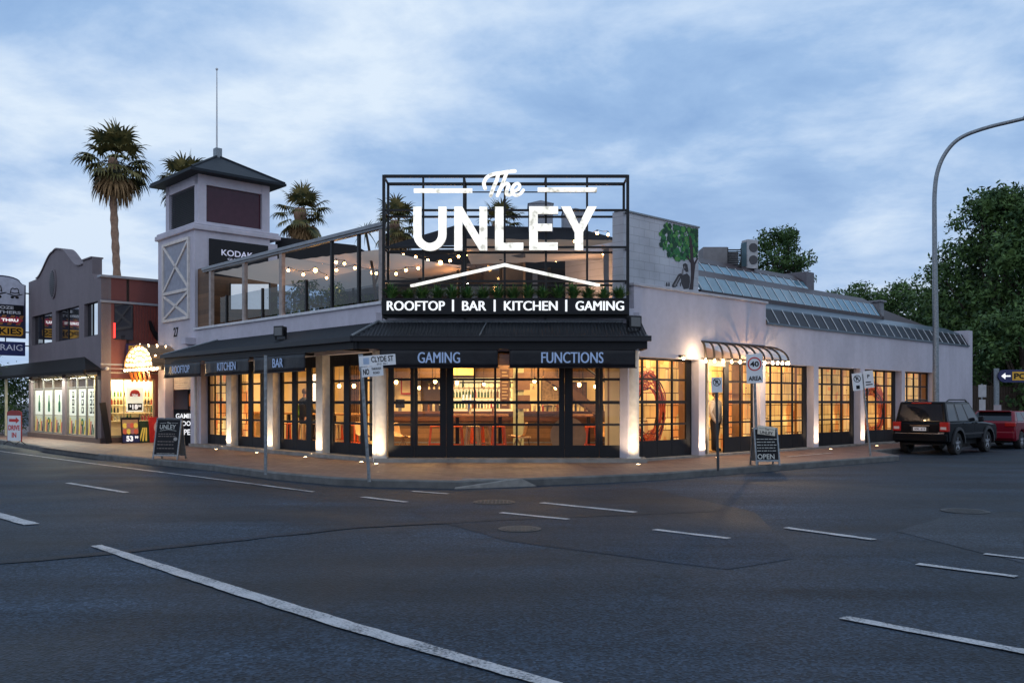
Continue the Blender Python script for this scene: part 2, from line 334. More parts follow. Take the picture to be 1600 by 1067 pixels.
g = MB().add([(-700,-60,-.03),(700,-60,-.03),(700,1100,-.03),(-700,1100,-.03)], [(0,1,2,3)]).build('ground', mat('dry_earth', (.07,.065,.05), .9, scale=.2)); struct(g)
r_ = MB().add([(-160,-40,0),(160,-40,0),(160,190,0),(-160,190,0)], [(0,1,2,3)]).build('road', ASPH); struct(r_)
def patch(name, pts, m, z=.004):
    P = [Vector(G(px, py)) for px, py in pts]; J = []
    for i, p in enumerate(P):
        q = P[(i+1) % len(P)]; k = max(1, int((q-p).length/.3))
        for j in range(k): J.append(p.lerp(q, j/k)+Vector((rnd.uniform(-.022,.022), rnd.uniform(-.022,.022))))
    pts = J
    o = MB().add([(*p, z) for p in pts], [tuple(range(len(pts)))]).build(name, m)
    if o.data.polygons[0].normal.z < 0: o.data.flip_normals()
    return struct(o)
patch('asphalt_patch', [(640,800),(790,845),(1136,890),(1245,872),(1180,800),(1010,762),(720,775)], ASPH2)
patch('asphalt_patch', [(0,882),(180,866),(560,825),(820,812),(1130,799),(1130,796),(820,808),(560,821),(180,861),(0,876)], ASPH2, .008)
patch('asphalt_patch', [(1400,830),(1600,880),(1600,800),(1500,800)], ASPH3, .004)
# pavement: paved slab with a kerb
PAVE = blockmat('red_brick_paving', (.14, .070, .056), .30, .15, .30, rot=TH, c2=(.20,.12,.095), plane='xy', rough=.62)
KERB = mat('kerb_concrete', (.10, .10, .10), .8, bump=.3, var=.3, scale=4)
def lw(p): return (FR @ Vector((p[0], p[1], 0))).to_2d()
corner = [G(330,735), G(430,749), G(520,757.5), G(585,761), G(712,763.5), G(830,759), G(930,755), G(1030,750), G(1150,740.5), G(1300,728), G(1405,719.5)]
back = [(14.2,-1.75),(20,-1.6),(60,-1.6),(60,12),(3,12),(3,60),(-3.0,60),(-3.6,24.5),(-4.05,17),(-4.05,12.6)]
outer = [tuple(p) for p in corner]+[tuple(lw(p)) for p in back]
def inset(poly, d):
    out = []; n = len(poly)
    for i in range(n):
        p0, p1, p2 = Vector(poly[i-1]), Vector(poly[i]), Vector(poly[(i+1)%n])
        e1 = (p1-p0).normalized(); e2 = (p2-p1).normalized(); n1 = Vector((-e1.y, e1.x)); n2 = Vector((-e2.y, e2.x))
        k = (n1+n2); k = k/max(.3, k.length_squared)*2*1.0; out.append(tuple(p1+k*d))
    return out
inner = inset(outer, .16)
# kerb ring follows the outline, paving fills it
m = MB(); n = len(outer)
vs = [(*p, -.02) for p in outer]+[(*p, .125) for p in outer]+[(*p, .15) for p in inset(outer, .03)]+[(*p, .15) for p in inner]+[(*p, -.02) for p in inner]
fs = []
for k in range(4):
    for i in range(n): fs.append((k*n+i, k*n+(i+1)%n, (k+1)*n+(i+1)%n, (k+1)*n+i))
m.add(vs, fs); struct(m.build('kerb', KERB))
m = MB().xy(inner, -.01, .146); struct(m.build('pavement', PAVE))
# driveway crossing at the drive-in lane and kerb ramp on the corner
dr = [lw((-4.12,12.6)), lw((-4.12,18.2)), lw((-1.5,18.9)), lw((-1.5,15.6))]
m = MB(); m.add([(dr[0][0],dr[0][1],.151),(dr[1][0],dr[1][1],.151),(dr[2][0],dr[2][1],.151),(dr[3][0],dr[3][1],.151)], [(3,2,1,0)])
struct(m.build('driveway_crossing', mat('worn_driveway', (.17,.12,.10), .7, bump=.2, var=.3, scale=3)))
m = MB(); a = [G(710,763.9), G(838,759.3), G(815,748,.15), G(722,748,.15)]
m.add([(a[0][0],a[0][1]-.02,.012),(a[1][0],a[1][1]-.02,.012),(a[2][0],a[2][1],.158),(a[3][0],a[3][1],.158)], [(0,1,2,3)])
m.add([(a[0][0],a[0][1]-.02,.0),(a[1][0],a[1][1]-.02,.0),(a[1][0],a[1][1]-.02,.012),(a[0][0],a[0][1]-.02,.012)], [(0,1,2,3)])
struct(m.build('kerb_ramp', CONC))
# painted lane lines
def line(pts, z=.012, name='lane_marking'):
    m = MB(); n = len(pts); v = []
    for (x, y, w) in pts:     # w = painted width in metres
        v.append((*G(x, y), w))
    L_ = []; R_ = []
    for i, (x, y, w) in enumerate(v):
        p = Vector((x, y)); q = Vector(v[min(i+1, n-1)][:2]); o = Vector(v[max(i-1, 0)][:2]); d = (q-o).normalized(); nn = Vector((-d.y, d.x))*w/2
        L_.append(p+nn); R_.append(p-nn)
    # subdivide for a worn edge
    lf, rf = [], []
    for i in range(n-1):
        k = max(2, int((L_[i+1]-L_[i]).length/.12))
        for j in range(k):
            f = j/k; lf.append(L_[i].lerp(L_[i+1], f)+Vector((rnd.uniform(-.008,.008), rnd.uniform(-.008,.008)))); rf.append(R_[i].lerp(R_[i+1], f)+Vector((rnd.uniform(-.008,.008), rnd.uniform(-.008,.008))))
    lf.append(L_[-1]); rf.append(R_[-1]); k = len(lf)
    m.add([(*p, z) for p in lf]+[(*p, z) for p in rf], [(i+1, i, i+k, i+k+1) for i in range(k-1)])
    o = m.build(name, PAINTW)
    if o.data.polygons[0].normal.z < 0: o.data.flip_normals()
    return struct(o)
line([(-60,697,.09),(140,724,.09),(330,748,.09),(490,769,.09)])
line([(106,755,.12),(197,770,.12)]); line([(-60,789,.2),(50,820,.2)])
line([(150,853,.12),(225,878,.15),(375,926,.17),(525,973,.17),(650,1010,.15),(775,1046,.13),(870,1073,.12)])
line([(567,777,.12),(635,785,.12)]); line([(645,768,.1),(700,772,.1)]); line([(783,801.5,.11),(888,812,.11)]); line([(846,786,.14),(993,801,.14)])
line([(1022,828,.12),(1139,842,.12)]); line([(1227,825,.13),(1366,844,.13)]); line([(1434,882,.11),(1588,902,.11)]); line([(1318,966,.12),(1640,1027,.12)])
line([(1537,866,.1),(1660,880,.1)]); line([(1230,722.5,.1),(1300,716,.1)], .162)
# manhole covers
MH = mat('cast_iron', (.035,.038,.042), .6, .2, bump=.4, bscale=30)
for px, py, r, lb in [(812,827,.24,'round iron manhole cover set in dark asphalt, nearest one'), (772,785,.31,'round iron manhole cover in the road off the kerb ramp'), (1508,799,.3,'round iron manhole cover on the right side of the road')]:
    x, y = G(px, py); t = thing('manhole_cover', frame(x, y, 0, .004), lb, 'manhole cover', 'manhole covers in the road')
    m = MB(at(Mw(t),0,0)); m.lathe([(r+.04,0),(r+.04,.010),(r,.010),(r,.004)], n=32, cap=False); m.build('rim', MH, t)
    m = MB(at(Mw(t),0,0)); m.lathe([(r-.004,0),(r-.004,.012),(.001,.012)], n=32, cap=False)
    for i in range(-4, 5):
        for j in range(-4, 5):
            if math.hypot(i, j) < 4.3: m.box(i*r/5-.02, i*r/5+.02, j*r/5-.02, j*r/5+.02, .012, .015)
    m.build('cover', MH, t)
# ================================================================== the pub
pub = thing('pub_building', FR.copy(), 'white rendered corner pub with black glazed doors, charcoal verandah and stepped skylight roof', 'building')
Z0 = .25
def part(mb, name, m, parent=None, **k): return mb.build(name, m, parent or pub, **k)
# --- right wing wall (street side y=0)
XE = 27.2
PIL = [(4.42,4.62),(7.44,7.74),(10.54,10.83),(13.72,14.03),(16.96,17.28),(20.26,20.56)]
WT = 2.80
holes = [(4.62,7.44,0,WT),(7.74,10.54,0,WT),(10.83,13.72,0,WT),(14.03,16.96,0,WT),(17.28,20.26,0,WT),(20.56,23.1,.95,WT)]
m = MB(FR); m.holes(4.42, XE, .05, 4.0, 0, .26, holes); m.box(XE-.3, XE, .26, 9, .05, 4.0)
m.box(4.66, 10.85, 0, .26, 4.0, 4.58); m.box(10.62, 10.85, .26, 2.2, 4.0, 4.58)
m.box(26.75, XE, 0, 9, 4.0, 4.66)
part(m, 'wall', WHITE)
m = MB(FR); m.box(4.6, 10.92, -.05, .3, 4.58, 4.65); m.box(10.55, 10.92, .3, 2.2, 4.58, 4.65); part(m, 'parapet_cap', mat('parapet_flashing', (.42,.41,.45), .5), bevel=.01)
# --- left wing (FL frame, x=-a)
LC = [(12.66,13.01),(9.93,10.28),(7.13,7.48),(4.42,4.72)]
m = MB(FL); m.box(-15.4, -4.30, 0, .3, 2.93, 4.1); m.box(-15.38, -14.92, 0, .45, .1, 2.93); part(m, 'wall', WHITE)
m = MB(FL); m.box(-15.42, -4.25, -.06, .32, 4.1, 4.18); part(m, 'parapet_cap', mat('parapet_white', (.6,.59,.62), .5), bevel=.01)
# --- cut-off corner upper wall
m = MB(FC); m.box(-3.42, 3.2, -.0, .3, 2.93, 3.9); part(m, 'wall', WHITE)
for k in range(len(LC)):
    a0, a1 = LC[k]; m = MB(FL); m.box(-a1, -a0, 0, .34, .2, 2.93); part(m, 'column', WHITE2, bevel=.012)
for x in (-3.30, 3.04):
    m = MB(FC)
    m.lathe([(.155, .28), (.155, 2.93)], (x, -.0, 0), 20, cap=True); m.box(x-.17, x+.17, -.17, .17, .14, .28)
    for i in range(17): m.lathe([(.158, .42+i*.15), (.158, .424+i*.15)], (x, 0, 0), 20, cap=False)
    part(m, 'column', WHITE2, smooth=True)
for a0, a1 in PIL[1:]: pass
# --- plinth step under the doors
m = MB(); A = lw((-.22,15.4)); B = lw((-.22,4.2)); C_ = (3.35,22.05); D = lw((4.3,.3)); E = lw((.6,15.4)); Fp = lw((.5,4.6))
m.xy([tuple(A), tuple(B), (-3.4,22.1), C_, (3.4,22.9), (-3.0,22.95), tuple(E)], .0, .245)
m.M = FR; m.box(4.3, XE, -.04, .3, 0, .2); part(m, 'plinth', mat('plinth_concrete', (.23,.21,.19), .8, bump=.2, var=.3, scale=3))
# --- folding doors and windows
def leaf(M, x0, x1, z0, z1, cols, rows, y, kick, nm='folding_door', th=.05, extra=None):
    """black leaf with glazed openings cols x rows"""
    m = MB(M); zs = [z0]
    hs = []
    for a, b in cols:
        m2 = [(r0, r1) for r0, r1 in rows]
    # build stiles between columns
    xs = [x0]+[v for c in cols for v in c]+[x1]
    for i in range(0, len(xs), 2): m.box(xs[i], xs[i+1], y, y+th, z0, z1)
    for a, b in cols:
        zz = [z0]+[v for r in rows for v in r]+[z1]
        for i in range(0, len(zz), 2): m.box(a, b, y+.004, y+th-.004, zz[i], zz[i+1])
    if extra: extra(m)
    o = m.build(nm, BLACKP, pub)
    gm = MB(M)
    for a, b in cols: gm.quad((a, y+th*.5, rows[0][0]), (b, y+th*.5, rows[0][0]), (b, y+th*.5, rows[-1][1]), (a, y+th*.5, rows[-1][1]))
    gm.build('glass', GLASS, o)
    return o
ROWS = [(.56,1.05),(1.11,1.60),(1.68,2.19),(2.25,2.62)]
ROWSW = [(.64,1.04),(1.09,1.61),(1.69,2.22),(2.27,2.74)]
def pull(x, y):
    def f(m): m.tube([(x, y, 1.0), (x, y-.06, 1.02), (x, y-.06, 1.4), (x, y, 1.42)], .012, 6)
    return f
ROWSC = ROWS[:3]+[(2.25,2.88)]
# corner facade: pixel columns of glass on the plane y=.05
pc = lambda p: (p-800)/FPX*22.45
CG = [(615.5,641.3),(652.6,687.5),(708.5,740),(742.6,772),(775.4,805.8),(809,839.4),(842.6,873.5),(895,930.3),(942,968.4)]
CG = [(pc(a), pc(b)) for a, b in CG]
dd = FC
leaf(dd, -3.12, (CG[0][1]+CG[1][0])/2-.003, Z0, 2.93, [CG[0]], ROWSC, .05, 0)
leaf(dd, (CG[0][1]+CG[1][0])/2+.003, -1.66, Z0, 2.93, [CG[1]], ROWSC, .05, 0)
leaf(dd, -1.655, CG[7][0]-.21, Z0, 2.93, CG[2:7], ROWSC, .05, 0, 'window')
leaf(dd, CG[7][0]-.205, (CG[7][1]+CG[8][0])/2-.003, Z0, 2.93, [CG[7]], ROWSC, .05, 0)
leaf(dd, (CG[7][1]+CG[8][0])/2+.003, 2.88, Z0, 2.93, [CG[8]], ROWSC, .05, 0)
# left wing bays
def bay3(a0, a1):
    w = (a1-a0)/3
    for i in range(3):
        x0 = -a1+i*w+.003; x1 = -a1+(i+1)*w-.003
        leaf(FL, x0, x1, Z0, 2.93, [(x0+.17, x1-.1)], ROWS, .24, 0)
bay3(4.72, 7.13); bay3(7.48, 9.93); bay3(10.28, 12.66)
x0, x1 = -14.92, -13.01
cw = (x1-x0-.16)/4; leaf(FL, x0+.003, x1-.003, Z0, 2.93, [(x0+.08+i*cw+.02, x0+.08+(i+1)*cw-.02) for i in range(4)], ROWS, .24, 0, 'window')
# right wing bays
for bi, (a, b) in enumerate([(4.62,7.44),(10.83,13.72),(14.03,16.96),(17.28,20.26)]):
    w0 = a+.004; w1 = b-.004; solid = .22; cw = (w1-w0-solid-.06)/4
    leaf(FR, w0, w1, .2, WT, [(w0+.06+i*cw+.025, w0+.06+(i+1)*cw-.025) for i in range(4)], ROWSW, .24, 0, 'window')
cw = (23.09-20.57-.1)/4
leaf(FR, 20.565, 23.095, .955, WT-.005, [(20.61+i*cw+.02, 20.61+(i+1)*cw-.02) for i in range(4)], ROWSW[1:], .2, 0, 'window')
# entrance bay: open door, dark jamb and a glazed panel
leaf(FR, 7.75, 8.14, .2, WT, [(7.81,8.08)], ROWSW, .24, 0, 'window')
leaf(FR, 9.02, 10.53, .2, WT, [(9.26,9.86),(9.91,10.47)], ROWSW, .24, 0, 'window', extra=pull(9.12, .24))
m = MB(FR); m.box(8.15, 8.20, .2, .32, .2, WT); m.box(8.20, 9.01, .2, .32, 2.66, WT); 
for z in (.9, 1.65, 2.2): m.box(8.15, 8.24, .18, .2, z, z+.05)
part(m, 'door_frame', mat('pale_door_frame', (.6,.5,.35), .5))
# --- verandah roof (canopy) round the corner: wall line z 3.66, gutter z 3.2
def corr(mb, M, fx, z_in, z_out, y_in, y_out, xa_in, xb_in, xa_out, xb_out, pitch=.085):
    """corrugated sheet between a wall line and an eave line"""
    L0 = xb_out-xa_out; n = int(L0/pitch)*4; vs = []; fs = []
    for i in range(n+1):
        x = xa_out+L0*i/n; dz = .012*math.sin(2*math.pi*i/4)
        # clip the top of each rib to the hips
        t = 1.0
        if x < xa_in and xa_in != xa_out: t = min(t, (x-xa_out)/(xa_in-xa_out))
        if x > xb_in and xb_in != xb_out: t = min(t, (xb_out-x)/(xb_out-xb_in))
        t = max(t, 0)
        vs += [(x, y_out, z_out+dz), (x, y_out+(y_in-y_out)*t, z_out+(z_in-z_out)*t+dz)]
    for i in range(n): fs.append((2*i, 2*i+2, 2*i+3, 2*i+1))
    mb.M = M; mb.add(vs, fs); return mb
OV = 1.1
m = MB(); corr(m, FC, None, 3.66, 3.21, 0, -OV, -3.35, 3.25, -3.82, 3.25)
part(m, 'verandah_roof', ROOFM)
m = MB(); corr(m, FL, None, 3.66, 3.21, 0, -OV, -13.6, -4.3, -15.35, -3.82)
part(m, 'verandah_roof', ROOFM)
# hips, ridge flashings
m = MB(FC); m.tube([(-3.35,-.02,3.68), (-3.84,-OV,3.23)], .035, 6); m.tube([(-.62,-.0,3.69),(-.78,-OV,3.235)], .02, 6); m.box(-3.4, 3.25, -.04, 0, 3.64, 3.7); m.box(3.2, 3.25, -OV, 0, 3.2, 3.26)
m.M = FL; m.tube([(-13.6,-.02,3.68), (-15.35,-OV,3.23)], .03, 6); part(m, 'roof_flashing', GALV)
# gutter and deep dark fascia
m = MB(FC); m.box(-3.86, 3.32, -OV-.10, -OV+.02, 3.10, 3.22); m.tube([(-3.86,-OV-.10,3.215),(3.32,-OV-.10,3.215)], .014, 6)
m.M = FL; m.box(-15.38, -3.80, -OV-.10, -OV+.02, 3.10, 3.22); m.box(-15.38, -15.28, -OV, 0, 3.08, 3.2); part(m, 'gutter', GUTTER)
m = MB(FC); m.box(-3.80, 3.24, -OV+.03, -OV+.10, 2.92, 3.10); m.box(3.17, 3.24, -OV+.1, -.17, 2.92, 3.1)
m.M = FL; m.box(-15.30, -3.80, -OV+.03, -OV+.10, 2.92, 3.10); part(m, 'fascia', BLACKP)
m = MB(FC); m.box(-3.5, 3.16, -OV+.1, .0, 3.02, 3.06); m.M = FL; m.box(-15.2, -4.1, -OV+.1, 0, 3.03, 3.07); part(m, 'soffit', mat('soffit_boards', (.10,.085,.07), .7))
m = MB(FC)
for x in (-2.9, -.9, 1.1, 3.0): m.box(x, x+.04, -OV+.1, 0, 2.94, 3.0)
m.M = FL
for a in (4.9, 7.6, 9.6, 10.4, 12.8): m.box(-a, -a+.04, -OV+.1, 0, 2.94, 3.0)
part(m, 'canopy_bracket', BLACK)
# --- mural wall
m = MB(FR); m.box(4.55, 7.62, .14, .34, 4.0, 6.43); m.box(4.36, 4.55, .10, .45, 4.0, 6.43); m.box(7.42, 7.62, .34, 5, 4.0, 6.4)
BLK = blockmat('painted_blockwork', (.52,.52,.56), .42, .21, .72, rot=0, c2=(.50,.50,.55))
part(m, 'upper_wall', BLK)
m = MB(FR); m.box(4.34, 7.64, .10, .38, 6.43, 6.47); part(m, 'wall_capping', GALV)
gm = [mat('mural_green', (.03,.16,.05), .8), mat('mural_light_green', (.09,.26,.06), .8), mat('mural_dark_green', (.012,.06,.03), .8)]
m = MB(FR)
def mu(cx, cy): # crop pixel -> mural plane coordinates (b, z)
    px = cx/4.268+970; py = cy/4.268+310; k = (px-800)/FPX; y = .14; b = (k*(CY+.7309*y)+.338+.6825*y)/(.7307-.6827*k); d = CY+.6827*b+.7309*y
    return b, H+(HOR-py)/FPX*d
cnt = 0
while cnt < 330:
    cx = rnd.uniform(262, 545); cy = rnd.uniform(142, 408); e = ((cx-415)/155)**2+((cy-270)/140)**2
    topln = 138+(cx-262)*.165
    if e > 1.05 or cy < topln+10 or cx < 268+8*math.sin(cy*.1): continue
    if rnd.random() < .12 and e > .5: continue
    b, z = mu(cx, cy); rr = rnd.uniform(.035, .1); 
    b = min(b, 7.60-rr); z = min(z, 6.40-rr); k = 7; a0 = rnd.random()*6
    m.cur = rnd.choice([0,0,1,2,2]); dy = .14-.0015-cnt*.00003
    m.add([(b+rr*rnd.uniform(.6,1.2)*math.cos(a0+j*2*math.pi/k), dy, z+rr*rnd.uniform(.6,1.2)*math.sin(a0+j*2*math.pi/k)) for j in range(k)], [tuple(range(k))]); cnt += 1
m.cur = 0
part(m, 'mural_foliage', gm)
MT = mat('mural_brown', (.045,.03,.035), .8)
m = MB(FR); P = lambda l: [mu(*q) for q in l]
m.xz(P([(455,608),(480,608),(483,560),(490,480),(495,440),(515,400),(508,398),(488,430),(482,400),(478,330),(465,250),(452,252),(460,330),(462,410),(440,385),(436,390),(466,432),(468,500),(465,560)]), .1385, .126)
part(m, 'mural_trunk', MT)
MF = mat('mural_figure_grey', (.05,.045,.05), .8); MF2 = mat('mural_figure_light', (.22,.20,.21), .8)
m = MB(FR); m.cur = 0
m.xz(P([(340,580),(385,505),(400,500),(410,512),(440,500),(458,520),(460,560),(452,600),(420,606),(402,560),(400,530),(365,592),(345,594)]), .1385, .130)
m.xz(P([(414,440),(428,432),(442,440),(446,465),(450,490),(436,492),(424,476),(416,460)]), .1385, .129)
for a, b in [(300,311),(316,325),(368,376),(394,400)]: m.xz(P([(a,586),(b,586),(b,572),((a+b)/2+2,560),((a+b)/2-2,560),(a,572)]), .1385, .132)
m.cur = 1
m.xz(P([(418,452),(424,450),(428,468),(420,470)]), .129, .125); m.xz(P([(404,505),(412,470),(418,474),(412,510)]), .1385, .126); m.xz(P([(352,580),(388,520),(392,524),(360,588)]), .130, .126)
part(m, 'mural_figure', [MF, MF2])
# --- skylights on the right wing roof
SKYG = mat('skylight_glass', (.10,.20,.26), .06, spec=1, var=.25, scale=2)
SKYD = mat('dark_skylight_glass', (.012,.012,.018), .25, spec=.15, var=.3, scale=2)
BAND = mat('roof_band', (.045,.03,.035), .5); BANDB = mat('blue_grey_flashing', (.07,.10,.13), .35, .3)
SILV = mat('aluminium_bar', (.5,.52,.56), .35, .4)
def strip(x0, x1, y0, z0, y1, z1, m_, pitch, nm='skylight'):
    m = MB(FR); m.slab((x0,y0,z0),(x1,y0,z0),(x1,y1,z1),(x0,y1,z1),(0,.02,-.04)); o = part(m, nm, m_)
    x = x0+.05
    while x < x1: b = MB(FR); b.tube([(x,y0-.012,z0),(x,y1-.012,z1+.01)], .014, 4); b.build('glazing_bar', SILV, o); x += pitch
    return o
strip(10.9, 26.75, -.02, 4.02, .26, 4.50, SKYD, .62)
m = MB(FR); m.box(10.85, 26.75, -.06, .0, 3.97, 4.03); m.slab((10.85,.24,4.50),(26.75,.24,4.50),(26.75,.95,4.80),(10.85,.95,4.80),(0,0,-.05)); part(m, 'roof_flashing', BANDB)
strip(9.0, 20.7, 1.0, 4.93, 1.3, 5.40, SKYG, .54)
m = MB(FR); m.box(8.9, 20.9, .95, 1.0, 4.80, 4.93); m.slab((8.9,1.3,5.40),(20.9,1.3,5.40),(20.9,1.8,5.70),(8.9,1.8,5.70),(0,0,-.06))
m.slab((20.7,.95,4.8),(26.75,.95,4.66),(26.75,1.9,4.9),(20.7,1.9,5.7),(0,.02,-.06)); m.yz([(.95,4.0),(1.9,4.0),(1.9,5.7),(1.3,5.42),(.95,4.9)], 20.7, 20.85); part(m, 'roof_band', BAND)
strip(9.3, 16.7, 1.8, 5.70, 2.05, 6.0, SKYG, .5)
m = MB(FR); m.slab((9.2,2.03,6.0),(16.9,2.03,6.0),(16.9,2.35,6.22),(9.2,2.35,6.22),(0,0,-.05)); m.box(9.2,16.9,2.35,6,6.1,6.2); m.box(16.9,20.9,1.9,6,5.5,5.66)
part(m, 'roof_band', BAND)
m = MB(FR); m.box(16.75, 17.3, 1.9, 3.0, 5.6, 6.35); part(m, 'roof_vent_box', mat('vent_box_grey', (.13,.12,.14), .6), bevel=.02)
m = MB(FR); m.box(21.3, 21.65, 1.3, 1.7, 4.7, 5.55); m.box(21.22, 21.73, 1.22, 1.78, 5.55, 5.62); m.box(21.35,21.6,1.29,1.3,4.9,5.4); part(m, 'chimney', mat('chimney_grey', (.2,.2,.22), .6), bevel=.015)
# main roof behind
m = MB(FR); m.box(7.7, 26.7, 5.9, 12, 4.0, 6.0); m.box(4.4, 27, .3, .5, 3.0, 4.0); part(m, 'roof', ROOFM)
# --- rooftop terrace structure
m = MB(); tp = [lw((.3,15.35)), (-3.2,22.72), (3.0,22.72), lw((4.4,.6)), lw((7.4,1.0)), lw((7.4,12)), lw((3.2,15.35))]
m.xy([tuple(p) for p in tp], 3.60, 3.72); part(m, 'terrace_floor', woodmat('deck_boards', (.16,.10,.06), .14, 0))
# tower-side timber screen
m = MB(FR); m.box(.10, .24, 14.45, 15.38, 4.1, 6.2); m.box(.24, 3.0, 15.2, 15.38, 4.1, 6.0); part(m, 'timber_screen', DTIMBER)
# sloping beam and posts of the pergola on the street edge
STEEL = mat('grey_pergola_steel', (.24,.25,.27), .45, .3)
m = MB(FL); m.box(-14.75, -4.25, -.02, .12, 6.0, 6.12); m.box(-14.75, -4.25, -.06, -.02, 6.06, 6.16); part(m, 'pergola_beam', STEEL, bevel=.01)
def afp(px): k = (px-800)/FPX; return (-.338-19.23*k)/(.7309*k+.6825)
for px, w in [(328,.16),(380,.16),(438,.17),(594,.14)]:
    a = afp(px); m = MB(FL); m.box(-a-w/2, -a+w/2, .0, .12, 4.18, 6.0); part(m, 'pergola_post', mat('weathered_post', (.32,.27,.25), .6, .1, var=.25), bevel=.008)
for px in (516, 558): a = afp(px); m = MB(FL); m.box(-a-.04, -a+.04, .02, .10, 4.18, 6.0); part(m, 'pergola_post', BLACK)
pa = sorted([afp(p) for p in (341,352,408,476,516,558,592)])
for i in range(len(pa)-1):
    m = MB(FL); m.quad((-pa[i+1]+.03,.06,4.25),(-pa[i]-.03,.06,4.25),(-pa[i]-.03,.06,5.07),(-pa[i+1]+.03,.06,5.07)); part(m, 'balustrade_glass', GLASSR)
for px in (352,408,476): a = afp(px); m = MB(FL); m.box(-a-.035, -a+.035, .02, .09, 4.18, 5.1); part(m, 'balustrade_post', BLACK)
# wall lights above the right wing windows, floodlights on the verandah roof
# ================================================================== rooftop sign
DS = 22.0
sg = thing('rooftop_sign', frame(0, DS, 0, 3.78), 'big black steel lattice frame with glowing white letters above the corner verandah', 'sign')
def c4(x, y): return (x/3.81+580, y/3.81+250)
def S(x, y, d=DS): return XZ(*c4(x, y), d)
F0 = frame(0, 0)
m = MB(F0); xl = S(75,0)[0]; xr = S(1527,0)[0]; zt = S(0,98)[1]; zb = S(0,940)[1]; DB = DS+.78
cols = [S(x,0)[0] for x in (75,310,552,795,1040,1285,1527)]
hz = [S(0,y)[1] for y in (98,300,520,722,935)]
for i, x in enumerate(cols):
    w = .035 if i in (0,6) else .025
    m.box(x-w, x+w, DS-w, DS+w, zb, zt+.03)
for i, x in enumerate(cols):
    w = .03 if i in (0,2,6) else 0
    if w: m.box(x-w, x+w, DB-w, DB+w, zb, zt)
for i, z in enumerate(hz):
    w = .035 if i == 0 else .026
    m.box(xl, xr, DS-w+.002, DS+w-.002, z-w, z+w); m.box(xl, xr, DB-w+.002, DB+w-.002, z-w, z+w)
    for x in (cols[0], cols[2], cols[4], cols[6]): m.box(x-.022, x+.022, DS, DB, z-.02, z+.02)
z = S(0,192)[1]; m.box(S(255,0)[0], S(1340,0)[0], DS-.02, DS+.02, z-.012, z+.012)
m.build('lattice_frame', BLACK, sg)
# letters
def L_(name, poly, y0=DS-.22, y1=DS-.08, mm=None):
    P_ = [S(*p) for p in poly]; m = MB(F0); m.xz(P_, y0, y0+.03); o = m.build(name, mm or LETTER, sg, bevel=.006)
    m = MB(F0); m.xz(P_, y0+.032, y1); m.build('letter_return', mat('letter_return_grey', (.5,.5,.5), .5), o); return o
def arc(cx, cy, rx, ry, a0, a1, n=14): return [(cx+rx*math.cos(R(a0+(a1-a0)*i/n)), cy+ry*math.sin(R(a0+(a1-a0)*i/n))) for i in range(n+1)]
def letter(name, poly): return L_('letter', poly)
L_('letter', [(256,290)]+arc(354,450,98,100,180,0)+[(452,290),(404,290)]+arc(354,450,50,54,0,180)+[(304,290)])
L_('letter', [(498,548),(498,290),(545,290),(646,462),(646,290),(692,290),(692,548),(648,548),(545,378),(545,548)])
L_('letter', [(738,290),(788,290),(788,502),(905,502),(905,546),(738,546)])
L_('letter', [(940,288),(1110,288),(1110,332),(990,332),(990,390),(1075,390),(1075,432),(990,432),(990,500),(1108,500),(1108,545),(940,545)])
L_('letter', [(1128,288),(1184,288),(1233,395),(1284,288),(1338,288),(1258,440),(1258,545),(1208,545),(1208,440)])
def tubes(name, strokes, r, parent, mm=LETTER, d=DS-.16):
    m = MB(F0)
    for st in strokes:
        pts = [Vector((S(*p)[0], d, S(*p)[1])) for p in st]; out = []
        for i in range(len(pts)-1):     # catmull-rom
            p0, p1, p2, p3 = pts[max(i-1,0)], pts[i], pts[i+1], pts[min(i+2,len(pts)-1)]
            for k in range(5):
                t = k/5; out.append(.5*((2*p1)+(p2-p0)*t+(2*p0-5*p1+4*p2-p3)*t*t+(3*p1-p0-3*p2+p3)*t**3))
        out.append(pts[-1]); m.tube(out, r, 7)
        for e in (out[0], out[-1]): m.ball(tuple(e), r, 8)
    return m.build(name, mm, parent, smooth=True)
tubes('script_letter', [[(680,180),(672,150),(690,115),(730,95),(780,88),(820,80),(856,78)],[(756,96),(748,130),(728,175),(712,222)]], .046, sg)
tubes('script_letter', [[(806,90),(790,130),(770,180),(752,222)],[(762,195),(785,160),(808,150),(818,162),(808,190),(806,212),(822,218),(838,208)]], .044, sg)
tubes('script_letter', [[(838,200),(868,188),(884,168),(874,150),(852,158),(838,185),(842,210),(864,220),(888,210),(905,190)]], .040, sg)
def tube1(name, a, b, r):
    pa, pb = S(*a), S(*b); m = MB(F0); m.tube([(pa[0], DS-.14, pa[1]), (pb[0], DS-.14, pb[1])], r, 10); m.build(name, LETTER, sg, smooth=True)
tube1('neon_bar', (258,192), (603,192), .055); tube1('neon_bar', (990,186), (1340,186), .055)
m = MB(F0); z = [S(*p) for p in ((238,748),(795,622),(1357,745),(1357,757),(1340,757),(795,640),(255,760),(238,760))]; m.xz(z, DS-.20, DS-.12); m.build('neon_chevron', LETTER, sg)
